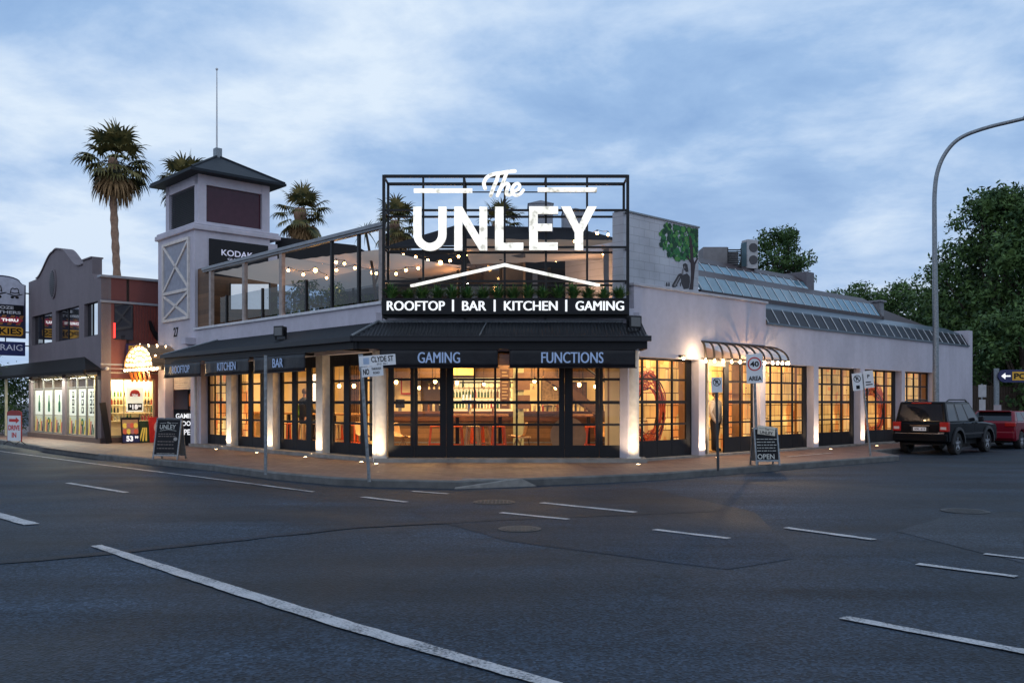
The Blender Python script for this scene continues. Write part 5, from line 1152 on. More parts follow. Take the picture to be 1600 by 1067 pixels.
ptree(1440, 440, 58, 2.5, 'low dark tree just left of the street lamp pole', 5, cb=.1, n=26, leaf=.18, per=90)
ptree(1505, 385, 50, 3.3, 'mid height bushy tree behind the end of the white wall', 6, cb=.08, n=50, leaf=.17, per=120)
ptree(1470, 398, 54, 2.1, 'narrow leafy tree right behind the street lamp pole', 17, cb=.3, n=22, leaf=.17, per=120)
ptree(1568, 280, 46, 3.7, 'tallest dense tree at the right edge', 8, cb=.15, n=70, leaf=.17, per=130, tr=.35)
ptree(1625, 300, 44, 3.2, 'large dense tree cut by the right edge behind the direction sign', 9, cb=.1, n=60, leaf=.17, per=120)
ptree(1545, 480, 42, 2.6, 'low leafy tree above the paling fence', 10, cb=.05, n=40, leaf=.15, per=130)
ptree(1600, 470, 40, 2.6, 'low leafy tree behind the direction sign post', 12, cb=.12, n=40, leaf=.15, per=130)
# left of the shop
X = -24.9; 
def bush(x, y, h, r, label, seed, z=.1): 
    rs = np.random.RandomState(seed); t = thing('hedge_bush', frame(x, y, 0, z), label, 'bush', 'dark bushes left of the shop'); cl = [(rs.uniform(-r,r)*.6, rs.uniform(-r,r)*.6, rs.uniform(.1,.85)*h, r*rs.uniform(.3,.5)) for _ in range(26)]
    V, F = leafcloud(rs, np.array(cl), 260, .08); nmesh('foliage', V, F, LEAF, t); m = MB(Mw(t)); m.tube([(0,0,0),(0,0,h*.6)], [.06,.02], 6); m.build('stem', BARK, t)
bush(-24.2, 41.5, 3.4, 2.2, 'tall dark bush under the verandah left of the shop windows', 21); bush(-27.0, 43, 4.4, 2.6, 'taller dark bush at the left edge behind the navy sign', 22); bush(-23.9, 38.3, 1.6, .8, 'low dark bush behind the drive in board', 23)
# ---- fan palms
def fan(V, F, o, d, L, up, rad, nb, droop, rs, w=.05):
    """fan leaf: petiole from o along d (length L), blades spread about it"""
    d = d/np.linalg.norm(d); side = np.cross(d, [0,0,1.]); side = side/(np.linalg.norm(side)+1e-6); nrm = np.cross(side, d)
    def strip(pts, ws, sd):
        n0 = len(V)
        for p, ww in zip(pts, ws): V.append(p-sd*ww); V.append(p+sd*ww)
        for i in range(len(pts)-1): F.append((n0+2*i, n0+2*i+1, n0+2*i+3, n0+2*i+2))
    tip = o+d*L-np.array([0,0,.12*L]); strip([o, o+d*L*.5, tip], [.03,.025,.02], side)
    for b in range(nb):
        a = (b/(nb-1)-.5)*R(230)+rs.uniform(-.05,.05); bd = d*math.cos(a)+side*math.sin(a)+nrm*.12; bd /= np.linalg.norm(bd); ln = rad*(1-.18*abs(a)/2)*rs.uniform(.85,1.1)
        ps = []; p = tip.copy(); vv = bd.copy()
        for s in range(5): ps.append(p.copy()); p = p+vv*ln/4; vv = vv+np.array([0,0,-droop*(.18+.22*s)]); vv /= np.linalg.norm(vv)
        sd = np.cross(bd, nrm); sd = sd/(np.linalg.norm(sd)+1e-6); strip(ps, [w*.5, w, w*.85, w*.5, .006], sd)
def palm(px, pyc, d, rad, trunkpx, label, seed, nl=27, z0=0, full=True, dead=14):
    rs = np.random.RandomState(seed); X, Zc = XZ(px, pyc, d); t = thing('fan_palm', frame(X, d, 0, z0), label, 'palm tree', 'fan palms behind the buildings'); hh = Zc-z0
    V, F = [], []; c = np.array([0,0,hh])
    for i in range(nl):
        a = i*2.39996+rs.uniform(-.3,.3); e = R(80)-R(125)*(i/nl)**.8+rs.uniform(-.12,.12); dr = np.array([math.cos(a)*math.cos(e), math.sin(a)*math.cos(e), math.sin(e)])
        fan(V, F, c+np.array([0,0,-.25*i/nl]), dr, rad*rs.uniform(.38,.62), None, rad*.48, 17, .55+1.1*i/nl, rs, w=rad*.036)
    nmesh('fronds', V, F, PALM, t)
    V, F = [], []
    for i in range(dead):
        a = i*2.39996; e = R(-62)+rs.uniform(-.25,.25); dr = np.array([math.cos(a)*math.cos(e), math.sin(a)*math.cos(e), math.sin(e)]); fan(V, F, c+np.array([0,0,-.35]), dr, rad*.40, None, rad*.62, 11, 1.7, rs, w=rad*.030)
    nmesh('dead_fronds', V, F, DEAD, t)
    m = MB(Mw(t)); r = trunkpx*d/FPX/2; K = 40; m.tube([(.15*math.sin(k*.12), 0, hh*k/K) for k in range(K+1)], [r*(1.12 if k%2 else .92)*(1.25 if k > K-5 else 1) for k in range(K+1)], 10); m.build('trunk', PBARK, t, smooth=True); return t
palm(181, 246, 45, 2.15, 11, 'tall fan palm with a long bare trunk rising above the grey shop', 31, nl=34, dead=26)
palm(290, 282, 52, 2.0, 12, 'fan palm half hidden behind the white tower', 32)
palm(474, 326, 42, 1.55, 15, 'fan palm with brown skirt rising right of the tower', 33, dead=22)
palm(622, 345, 40, 1.35, 12, 'fan palm behind the U of the rooftop sign', 34, dead=20)
palm(781, 346, 44, 1.45, 12, 'fan palm behind the L of the rooftop sign', 35, dead=18)
# spiky aloe tree on the terrace
X, Z = XZ(569, 362, 25.2); t = thing('aloe_tree', frame(X+.05, 25.2, 0, 3.72), 'spiky dark aloe tree on the terrace left of the sign frame', 'plant'); T = Mw(t); m = MB(T); q = random.Random(4)
hh = Z-3.72; m.tube([(.35,0,0),(.2,0,hh*.6),(0,0,hh)], [.05,.04,.035], 7); m.tube([(.25,0,hh*.45),(.5,.1,hh*.75),(.62,.1,hh*.95)], [.03,.03,.025], 6); m.build('trunk', BARK, t)
m = MB(T)
for cx, cy, cz, s in ((0,0,hh,1),(.62,.1,hh*.95,.6)):
    for i in range(30):
        a = i*2.4; e = q.uniform(-.2,1.2); L0 = s*q.uniform(.4,.62); vs = []
        for k in range(6): tt = k/5; r1 = L0*tt*math.cos(e)+.02; zz = L0*tt*math.sin(e)-.35*s*tt*tt*math.cos(e); ww = .03*s*(1-tt)+.002; vs += [(cx+math.cos(a)*r1-math.sin(a)*ww, cy+math.sin(a)*r1+math.cos(a)*ww, cz+zz), (cx+math.cos(a)*r1+math.sin(a)*ww, cy+math.sin(a)*r1-math.cos(a)*ww, cz+zz)]
        m.add(vs, [(2*k,2*k+1,2*k+3,2*k+2) for k in range(5)])
m.build('leaves', foliagemat('aloe_leaf', (.015,.04,.02), (.04,.08,.03)), t)
# ================================================================== bar interior
FLOORM = woodmat('interior_floor_boards', (.12,.065,.03), .12, 0, .4)
CEILM = mat('brown_ceiling', (.09,.055,.03), .8, var=.3, scale=2)
poly = [(-3.1,22.85), tuple(lw((.42,15.3))), tuple(lw((5,15.3))), tuple(lw((3.9,10.2))), (-4.2,29.2), (6.2,29.2), tuple(lw((8.6,1.1))), tuple(lw((4.9,1.1))), (3.0,22.85)]
m = MB(); m.xy(poly, .2, .255); part(m, 'interior_floor', FLOORM)
m = MB(); m.xy(poly, 3.22, 3.3); part(m, 'interior_ceiling', CEILM)
m = MB()
for i in range(1, 8):
    a, b = Vector(poly[i]), Vector(poly[i+1]); d = (b-a).normalized(); nn = Vector((d.y, -d.x))*-.08
    p = [a, b, b+nn, a+nn]
    if i in (6,): continue
    m.xy([tuple(q) for q in p], .256, 3.22)
a, b = Vector(poly[6]), Vector(poly[7]); m.xy([tuple(a), tuple(b), tuple(b+Vector((-.05,.06))), tuple(a+Vector((-.05,.06)))], .256, 3.22)
part(m, 'interior_wall', CREAM)
# lit patchwork screens behind the side street windows
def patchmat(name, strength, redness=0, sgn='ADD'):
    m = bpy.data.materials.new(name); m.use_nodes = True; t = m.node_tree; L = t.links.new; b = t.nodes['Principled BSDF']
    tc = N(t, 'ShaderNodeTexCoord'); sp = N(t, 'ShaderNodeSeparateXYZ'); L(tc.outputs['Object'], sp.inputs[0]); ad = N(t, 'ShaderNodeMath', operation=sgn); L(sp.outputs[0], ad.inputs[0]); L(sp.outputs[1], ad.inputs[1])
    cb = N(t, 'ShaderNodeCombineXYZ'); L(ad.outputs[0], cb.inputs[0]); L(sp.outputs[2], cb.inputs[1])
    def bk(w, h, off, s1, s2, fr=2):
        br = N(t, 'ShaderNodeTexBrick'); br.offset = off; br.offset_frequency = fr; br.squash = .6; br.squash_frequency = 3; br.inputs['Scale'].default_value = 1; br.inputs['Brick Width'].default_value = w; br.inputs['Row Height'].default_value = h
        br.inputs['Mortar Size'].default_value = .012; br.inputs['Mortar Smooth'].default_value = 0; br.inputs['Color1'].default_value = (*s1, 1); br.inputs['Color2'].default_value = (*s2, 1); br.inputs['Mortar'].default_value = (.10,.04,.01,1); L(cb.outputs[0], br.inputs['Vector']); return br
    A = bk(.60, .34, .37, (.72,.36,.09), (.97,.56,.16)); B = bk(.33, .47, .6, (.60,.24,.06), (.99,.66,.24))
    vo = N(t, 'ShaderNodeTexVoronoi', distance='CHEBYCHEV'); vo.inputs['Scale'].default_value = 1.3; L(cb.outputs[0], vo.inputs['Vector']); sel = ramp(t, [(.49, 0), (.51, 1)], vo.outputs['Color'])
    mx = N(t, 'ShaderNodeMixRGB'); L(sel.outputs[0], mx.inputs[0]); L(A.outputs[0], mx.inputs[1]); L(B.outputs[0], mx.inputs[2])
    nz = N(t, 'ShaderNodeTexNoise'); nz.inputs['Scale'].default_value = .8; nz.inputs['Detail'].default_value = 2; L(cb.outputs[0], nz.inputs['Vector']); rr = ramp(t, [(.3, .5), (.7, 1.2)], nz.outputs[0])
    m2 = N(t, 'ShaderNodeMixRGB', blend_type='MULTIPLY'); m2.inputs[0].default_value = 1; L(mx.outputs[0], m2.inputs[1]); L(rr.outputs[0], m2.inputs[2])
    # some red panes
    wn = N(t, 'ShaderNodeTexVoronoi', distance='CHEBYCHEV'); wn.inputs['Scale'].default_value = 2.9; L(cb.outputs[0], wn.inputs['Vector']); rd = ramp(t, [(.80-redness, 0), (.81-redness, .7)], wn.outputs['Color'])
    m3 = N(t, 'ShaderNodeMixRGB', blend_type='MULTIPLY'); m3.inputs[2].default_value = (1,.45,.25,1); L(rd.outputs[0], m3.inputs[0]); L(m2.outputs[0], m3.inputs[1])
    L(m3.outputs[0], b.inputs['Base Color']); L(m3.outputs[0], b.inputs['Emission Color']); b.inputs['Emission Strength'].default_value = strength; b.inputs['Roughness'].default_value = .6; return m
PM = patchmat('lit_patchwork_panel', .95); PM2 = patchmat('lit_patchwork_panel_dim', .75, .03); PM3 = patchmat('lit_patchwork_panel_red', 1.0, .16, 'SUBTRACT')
SCR = [((4.95,7.5),PM,.72,'first side street window'),((8.1,10.5),PM2,.95,'entrance bay'),((10.8,13.75),PM,.7,'window right of the entrance'),((14.0,16.98),PM2,.7,'third side window'),((17.25,20.3),PM,.72,'side window with the far wreath'),((20.5,23.15),PM,.6,'small window behind the lamp pole')]
for (a, b), mm, y, lb in SCR:
    m = MB(FR); x = a
    m.box(a, b, y, y+.05, .2, 3.0); o = m.build('patchwork_screen', mm); o['label'] = 'glowing amber patchwork timber screen behind the '+lb; o['category'] = 'screen'; o['group'] = 'patchwork screens in the side street windows'
m = MB(FL); m.box(-15.1,-12.85,.62,.67,.26,3.1); o = m.build('patchwork_screen', PM3); o['label'] = 'red and yellow patchwork screen in the street window next to the tower'; o['category'] = 'screen'
m = MB(FR); m.box(4.9,23.3,1.02,1.08,.1,3.1); m.box(23.2,23.3,.3,1.02,.1,3.1); m.box(4.9,23.3,.26,1.08,3.0,3.06); m.box(7.5,8.1,.3,1.02,.1,3.0); m.M = FR; m.box(4.62,23.3,.3,1.02,.08,.22); part(m, 'window_lobby_lining', mat('lobby_brown', (.30,.18,.09), .7))
light('lobby_light', 'AREA', FR, (9.0,.62,2.9), 30, (1,.72,.4), pub, .6, sizey=.5)
light('lobby_light', 'AREA', FR, (6.0,.50,2.95), 20, (1,.68,.3), pub, 2.2, sizey=.25)
light('lobby_light', 'AREA', FR, (12.3,.50,2.95), 14, (1,.68,.35), pub, 2.2, sizey=.25)
# twig wreaths
def wreath(xc, zc, rx, rz, y, label, seed, n=54):
    q = random.Random(seed); t = thing('twig_wreath', at(FR, xc, y, zc-rz), label, 'wreath', 'big twig wreaths in the side windows')
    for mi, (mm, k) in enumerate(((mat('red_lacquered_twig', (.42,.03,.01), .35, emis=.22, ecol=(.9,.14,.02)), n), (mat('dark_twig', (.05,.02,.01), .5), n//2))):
        m = MB(FR)
        for i in range(k):
            a0 = q.uniform(0, 6.28); ln = q.uniform(1.2, 3.4); f = q.uniform(.66,1.12); ph = q.uniform(0,6); w = q.uniform(.02,.07); yy = y+q.uniform(-.08,.08); pts = []
            for s in range(13): a = a0+ln*s/12; rr = f+w*math.sin(ph+a*3)+.03*math.sin(a*7+ph); pts.append((xc+rx*rr*math.cos(a), yy+.03*math.sin(a*4+ph), zc+rz*rr*math.sin(a)))
            m.tube(pts, [.016]*7+[.012]*3+[.007]*3, 5)
        m.build('red_twigs' if mi == 0 else 'dark_twigs', mm, t)
    return t
wreath(5.75, 1.42, .72, .92, .47, 'large ring of twisted red twigs in the first side window', 1)
wreath(18.75, 1.35, 1.0, .92, .47, 'large ring of twisted dark red twigs in the far side window', 2)
# ---- lights inside the bar
AM = (1,.60,.23)
for (x, y, e, s) in ((-2.0,24.6,70,1.2),(.8,24.8,70,1.2),(3.2,25.0,45,1.0),(-2.2,27.6,90,1.4),(.4,28.0,110,1.6),(3.4,28.2,60,1.2)):
    light('bar_ceiling_light', 'AREA', W, (x, y, 3.18), e*1.9, AM, pub, s)
for (x, y, e) in ((1.6,6.0,60),(1.6,8.8,60),(1.8,11.4,60),(2.0,13.6,40)):
    light('bar_ceiling_light', 'AREA', FR, (x, y, 3.18), e*1.7, AM, pub, 1.3)
# dark bulkhead and beams under the ceiling
m = MB(); m.box(-4.2,6.0,28.35,28.5,2.42,3.2)
m.box(-3.6,4.4,26.6,26.75,2.75,3.2); part(m, 'bulkhead', mat('bulkhead_brown', (.10,.055,.03), .7))
for x in (-2.4,-.6,1.2,3.0): m = MB(); m.box(x,x+.14,23.2,28.3,2.98,3.2); part(m, 'ceiling_beam', mat('beam_brown', (.09,.05,.028), .7))
t = thing('yellow_bar_sign', frame(XZ(722,0,28.3)[0], 28.3, 0, 2.5), 'small amber lit sign hanging from the bulkhead left of the bottle shelves', 'sign'); T = Mw(t); m = MB(T); m.box(-.42,.42,-.06,0,0,.34); m.build('lit_box', mat('amber_box', (.8,.5,.1), .5, emis=.8, ecol=(1,.62,.18)), t)
# pendant bulbs
def pendant(px, py, d, label, r=.05):
    X, Z = XZ(px, py, d); t = thing('pendant_lamp', frame(X, d, 0, Z), label, 'pendant lamp', 'bare bulb pendants in the bar'); m = MB(); m.tube([(X,d,3.21),(X,d,Z+.09)], .006, 5); m.tube([(X,d,Z+.04),(X,d,Z+.11)], .02, 6); m.build('cord', BLACK, t)
    m = MB(); m.ball((X,d,Z), r, 10, 1.2); m.build('bulb', WARM, t, smooth='all')
for px, py, d, lb in [(619,597,24.6,'bare bulb pendant behind the leftmost glass column under the gaming banner'),(680,596,24.6,'bare bulb pendant in the second glass column under the gaming banner'),(714,598,24.8,'bare bulb pendant left of the bottle shelves'),(835,595,24.4,'bare bulb pendant left of the staircase'),(905,601,24.0,'bare bulb pendant over the staircase'),(967,604,23.8,'bare bulb pendant in the rightmost glass column under the functions banner'),(530,603,26,'bare bulb pendant in the left leaf beside the street name post'),(553,603,25.2,'bright bare bulb pendant behind the street name post')]: pendant(px, py, d, lb)
# ---- bar counter, back bar shelves and bottles
DW = woodmat('counter_boards', (.22,.12,.06), .16); 
ct = thing('bar_counter', frame(-.3, 27.0, 0, .255), 'long timber clad bar counter behind the cut-off corner glazing', 'bar counter')
m = MB(); m.box(-4.0,3.2,26.9,27.5,.255,1.30); m.build('front', woodmat('counter_front', (.20,.11,.055), .15), ct)
m = MB(); m.box(-4.1,3.3,26.78,27.6,1.30,1.37); m.box(-4.05,3.25,26.84,26.9,1.08,1.2); m.build('counter_top', mat('counter_top_brown', (.14,.06,.03), .3), ct)
m = MB(); m.box(-4.0,3.2,26.70,26.74,.42,.46); m.build('foot_rail', GALV, ct)
bb = thing('back_bar_shelves', frame(-.8, 29.0, 0, .255), 'bright backlit shelves of bottles behind the bar counter', 'shelf')
X0, _ = XZ(706,0,29); X1, _ = XZ(800,0,29)
m = MB(); m.box(X0,X1,29.13,29.18,1.3,2.75); m.build('lit_back_panel', mat('lit_panel', (.9,.75,.4), .6, emis=.9, ecol=(1,.82,.42)), bb)
for z in (1.45,1.80,2.12): m = MB(); m.box(X0,X1,28.9,29.12,z-.03,z); m.build('shelf', mat('shelf_pale', (.6,.5,.25), .5), bb)
for zi, z in enumerate((1.45,1.80,2.12)):
    nn = 19
    for j in range(nn):
        ci = [0,0,2,1,3,2,4][(j//2+zi*3) % 7] if not (zi == 1 and j < 7) else 0
        if zi == 2 and rnd.random() < .5: continue
        bottle(frame(X0+.06+(X1-X0-.12)*j/(nn-1), 29.0+rnd.uniform(-.04,.04), rnd.random(), z), ci, BN[ci]+' bottle on the '+['lowest','middle','top'][zi]+' backlit shelf behind the bar', 'bottles on the back bar shelves', rnd.uniform(.8,1.05))
for j in range(26):
    px = 650+j*9.2 if j < 5 else 806+(j-5)*7.2
    X, _ = XZ(px, 0, 27.3); ci = [3,2,1,2,3,4][j % 6]; bottle(frame(X+rnd.uniform(-.02,.02), 27.3+rnd.uniform(-.1,.1), 0, 1.37), ci, BN[ci]+' bottle standing on the bar counter top', 'bottles on the bar counter', rnd.uniform(.8,1.1))
# doorway, dark wine rack, chalkboard column, posters inside
m = MB(); X, _ = XZ(672,0,29.1); o = MB().box(X-.3,X+.65,29.0,29.15,1.3,2.45).build('wine_rack', mat('rack_dark', (.05,.025,.015), .5)); o['label'] = 'dark wine rack standing left of the backlit bottle shelves'; o['category'] = 'rack'
t = thing('timber_column', frame(XZ(812,0,26)[0], 26, 0, .255), 'pale green timber column with framed notices in the middle of the bar', 'column'); x = XZ(812,0,26)[0]; m = MB(); m.box(x-.19,x+.12,26,26.25,.255,3.2); m.build('shaft', mat('pale_green_paint', (.38,.42,.30), .6), t)
m = MB(); m.box(x-.12,x+.30,25.94,25.985,2.0,2.5); m.box(x-.05,x+.30,25.94,25.985,1.45,1.85); m.build('framed_notice', mat('notice_brown', (.18,.10,.06), .5), t)
t = thing('tall_chalkboard', frame(XZ(789,0,26)[0], 26, R(8), 1.45), 'narrow tall chalkboard hanging left of the pale green column', 'chalkboard'); T = Mw(t); m = MB(T); m.box(-.14,.14,0,.03,0,1.15); m.build('panel', mat('chalk_brown', (.12,.06,.03), .6), t); m = MB(T)
for i in range(11): m.box(-.09,.05+.04*(i%2),-.004,-.001,.1+i*.095,.13+i*.095)
m.build('writing', mat('chalk_tan', (.5,.38,.22), .6), t)
# red framed poster
x, _ = XZ(634,0,29); t = thing('framed_poster', frame(x,29.1,0,1.9), 'small red framed poster on the cream wall left of the wine rack', 'poster'); T = Mw(t); m = MB(T); m.box(-.17,.17,0,.03,0,.62); m.build('frame', RED, t); m = MB(T); m.box(-.13,.13,-.006,-.001,.05,.57); m.build('print', CREAM, t)
x, _ = XZ(625,0,27.2); t = thing('till_screen', frame(x,27.2,0,1.37), 'small dark till screen on the counter behind the leftmost glass', 'screen'); T = Mw(t); m = MB(T); m.box(-.14,.14,0,.03,.1,.36); m.build('screen', SIGNB, t); m = MB(T); m.box(-.05,.05,-.02,.05,0,.1); m.build('stand', GALV, t)
x, _ = XZ(733,0,27.2); t = thing('beer_tap_font', frame(x,27.1,0,1.37), 'chrome beer tap font on the bar counter before the shelves', 'beer tap'); T = Mw(t); m = MB(T); m.box(-.22,.22,-.05,.05,.26,.34); m.box(-.04,.04,-.04,.04,0,.26)
m.build('font', mat('chrome', (.6,.6,.6), .15, 1), t); m = MB(T)
for i in range(4): m.tube([(-.17+i*.11,-.07,.34),(-.17+i*.11,-.09,.5)], .02, 6)
m.build('tap_handle', LETTER2, t)
# staircase at the right
st = thing('staircase', frame(3.5, 25.4, 0, .255), 'dark timber staircase descending to the right inside the corner glazing', 'staircase')
a = XZ(850,575,25.6); b = XZ(1010,690,25.6); 
for y, nm in ((25.4,'stringer'),(26.5,'stringer')):
    m = MB(); m.xz([(a[0],a[1]),(b[0],b[1]),(b[0],b[1]-.28),(a[0],a[1]-.28)], y, y+.06); m.build(nm, mat('stair_brown', (.10,.055,.03), .5), st)
m = MB(); k = 12
for i in range(k): t_ = (i+.5)/k; x = a[0]+(b[0]-a[0])*t_; z = a[1]+(b[1]-a[1])*t_; m.box(x-.13,x+.13,25.47,26.49,z-.18,z-.14)
m.build('treads', TIMBER, st)
m = MB(); m.tube([(a[0],25.4,a[1]+.85),(b[0],25.4,b[1]+.85)], .03, 6)
for i in range(9): t_ = i/8; x = a[0]+(b[0]-a[0])*t_; z = a[1]+(b[1]-a[1])*t_; m.tube([(x,25.43,z),(x,25.4,z+.85)], .014, 5)
m.build('handrail', BLACK, st)
# ---- furniture
def stool(M, mm, label, h=.74):
    t = thing('bar_stool', M, label, 'bar stool', 'metal bar stools in the pub'); m = MB(M); m.box(-.16,.16,-.16,.16,h-.03,h); m.build('seat', mm, t, bevel=.01)
    for sx in (-1,1):
        for sy in (-1,1): m = MB(M); m.slab((sx*.10,sy*.14,h-.03),(sx*.16,sy*.14,h-.03),(sx*.215,sy*.2,0),(sx*.175,sy*.2,0),(0,-sy*.035,0)); m.build('leg', mm, t)
    m = MB(M)
    for s in (-1,1): m.box(-.17,.17,s*.17-.01,s*.17+.01,.22,.25); m.box(s*.17-.01,s*.17+.01,-.17,.17,.22,.25)
    m.build('brace', mm, t); return t
WOODS = mat('pale_wood_metal', (.55,.36,.2), .4)
def fxy(px, d): return XZ(px, 0, d)[0]
FZ = .255
for px, d, mm, lb in [(681,24.6,ORANGE,'orange metal stool behind the second glass column under gaming'),(713,24.3,ORANGE,'orange metal stool at the left end of the high table'),(739,24.3,WOODS,'left pale stool under the high timber table'),(757,25.2,WOODS,'pale stool on the far side of the high timber table'),(779,24.3,ORANGE,'orange metal stool at the right end of the high table'),(924,24.1,ORANGE,'orange metal stool beside the round leaning board'),(746,25.4,ORANGE,'orange metal stool on the far side of the high table')]:
    stool(frame(fxy(px, d), d, rnd.uniform(-.2,.2), FZ), mm, lb)
def htable(M, L0, Wd, label, h=1.05):
    t = thing('high_table', M, label, 'high table'); m = MB(M); m.box(-L0/2,L0/2,-Wd/2,Wd/2,h-.06,h); m.build('table_top', TIMBER, t, bevel=.006)
    for sx in (-.36,.36):
        m = MB(M); m.box(sx*L0-.05,sx*L0+.05,-.05,.05,0,h-.06); m.box(sx*L0-.25,sx*L0+.25,-.25,.25,0,.02); m.build('leg', BLACK, t)
htable(frame(fxy(748,24.8),24.8,0,FZ), 1.65, .6, 'high honey timber table behind the gaming side glazing')
htable(frame(fxy(903,24.9),24.9,0,FZ), .8, .6, 'small high timber table left of the dark jamb under functions')
def shell_chair(M, label):
    t = thing('shell_chair', M, label, 'chair', 'moulded shell chairs in the pub'); m = MB(M); vs = []; n = 9; prof = [(-.20,.46),(-.12,.44),(0,.425),(.12,.43),(.19,.48),(.24,.60),(.27,.74),(.28,.84)]
    for y, z in prof:
        for j in range(n): u = j/(n-1)*2-1; vs.append((u*(.22 if z < .8 else .17), y-.04*u*u*(z > .5), z+.05*u*u*(z < .5)))
    m.add(vs, [(i*n+j, i*n+j+1, (i+1)*n+j+1, (i+1)*n+j) for i in range(len(prof)-1) for j in range(n-1)]); o = m.build('shell', mat('shell_cream', (.6,.38,.2), .4), t, smooth='all'); so = o.modifiers.new('s', 'SOLIDIFY'); so.thickness = .012
    for sx in (-1,1):
        for sy in (-1,1): m = MB(M); m.tube([(0,0,.42),(sx*.2,sy*.2,0)], .011, 6); m.build('leg', mat('chair_leg', (.4,.25,.13), .4), t)
for px, d, rz, lb in [(630,23.9,R(70),'moulded shell chair behind the leftmost glass column'),(808,24.2,R(-100),'moulded shell chair in front of the pale green column'),(953,24.2,R(60),'moulded shell chair in the rightmost glass column under functions'),(975,25,R(-60),'moulded shell chair at the foot of the stairs')]: shell_chair(frame(fxy(px,d), d, rz, FZ), lb)
t = thing('low_stool', frame(fxy(818,24),24,0,FZ), 'low round pale stool right of the shell chair by the column', 'stool'); T = Mw(t); m = MB(T); m.lathe([(.2,.42),(.2,.46)], n=20); m.build('seat', WOODS, t)
for i in range(3): m = MB(T); a = i*2.09; m.tube([(.12*math.cos(a),.12*math.sin(a),.42),(.2*math.cos(a),.2*math.sin(a),0)], .012, 5); m.build('leg', BLACK, t)
t = thing('round_table_board', frame(fxy(888,23.7), 23.7, 0, FZ), 'large round tan tabletop tipped on edge behind the glass', 'table top'); T = Mw(t); T = T @ Matrix.Rotation(R(-6), 4, 'X'); m = MB(T); m.xz([(.48*math.cos(a),.50+.50*math.sin(a)) for a in [k*math.pi/24 for k in range(48)]], 0, .04); m.build('disc', mat('tan_board', (.42,.27,.15), .5), t)
m = MB(T); m.tube([(.1,-.02,.1),(.0,-.1,1.1)], .014, 6); m.tube([(-.15,-.05,0),(.05,-.08,.8)], .012, 6); m.build('prop_frame', BLACK, t)
# street wing furniture
def FLw(px, y): return at(FL, xfl(px, y), y, FZ)
for px, y, mm, lb in [(451,.9,ORANGE,'orange metal stool in the leftmost leaf of the third street bay'),(478,1.4,WOODS,'pale stool just behind the seated person'),(489,1.3,WOODS,'pale metal stool right of the seated person'),(527,1.5,WOODS,'pale metal stool in the left leaf beside the corner column'),(556,1.3,ORANGE,'orange metal stool behind the street name post'),(399,1.5,WOODS,'pale metal stool in the second street bay'),(535,2.3,ORANGE,'orange metal stool at the far side of the long street table')]: stool(FLw(px, y) @ Matrix.Rotation(rnd.uniform(-.3,.3), 4, 'Z'), mm, lb)
shell_chair(FLw(572,1.0) @ Matrix.Rotation(2, 4, 'Z'), 'moulded shell chair right of the street name post')
htable(FLw(545,1.9), 2.3, .6, 'long high timber table seen behind the street name post'); htable(FLw(470,2.0), 2.2, .6, 'long high timber table in front of the seated person'); htable(FLw(405,2.2), 1.6, .6, 'high timber table in the second street bay')
tv = thing('wall_screen', FLw(495,3.2) @ Matrix.Translation((0,0,1.35)), 'bright white menu screen hanging inside the street wing', 'screen'); T = Mw(tv); m = MB(T); m.box(-.62,.62,0,.05,0,1.05); m.build('bezel', BLACK, tv); m = MB(T); m.box(-.58,.58,-.006,-.001,.04,1.01); m.build('lit_face', mat('screen_white', (.9,.9,.85), .4, emis=1.1, ecol=(1,.98,.88)), tv)
m = MB(T)
for i in range(7): m.box(-.1+.02*(i%2),.3,-.010,-.007,.15+i*.09,.17+i*.09)
m.build('menu_lines', mat('menu_grey', (.4,.4,.38), .6), tv)
wr = thing('slatted_room_divider', FLw(562,4.2), 'brown slatted divider behind the bright pendant bulb', 'divider'); T = Mw(wr); m = MB(T)
for i in range(9): m.box(-.6+i*.15,-.52+i*.15,0,.06,0,2.9)
m.build('slats', DTIMBER, wr)
ph = thing('hanging_curtain', FLw(586,.75), 'olive grey curtain hanging beside the corner column inside the glass', 'curtain'); T = Mw(ph); m = MB(T); pts = [(-.26+.52*i/40, .03*math.sin(i*.9)) for i in range(41)]; m.add([(x,y,.35) for x,y in pts]+[(x,y,2.6) for x,y in pts], [(i,i+1,i+42,i+41) for i in range(40)]); m.build('cloth', mat('olive_cloth', (.20,.17,.10), .8), ph, smooth='all')
m = MB(T); m.tube([(-.3,0,2.62),(.3,0,2.62)], .012, 6); m.build('rod', BLACK, ph)
# ================================================================== rooftop terrace
SAIL = mat('beige_shade_cloth', (.36,.25,.17), .85, var=.12, scale=1.5)
_t = SAIL.node_tree; _b = _t.nodes['Principled BSDF']; _tr = _t.nodes.new('ShaderNodeBsdfTranslucent'); _tr.inputs[0].default_value = (.75,.62,.52,1); _mx = _t.nodes.new('ShaderNodeMixShader'); _mx.inputs[0].default_value = .5
_o = _t.nodes['Material Output']; _t.links.new(_b.outputs[0], _mx.inputs[1]); _t.links.new(_tr.outputs[0], _mx.inputs[2]); _t.links.new(_mx.outputs[0], _o.inputs[0])
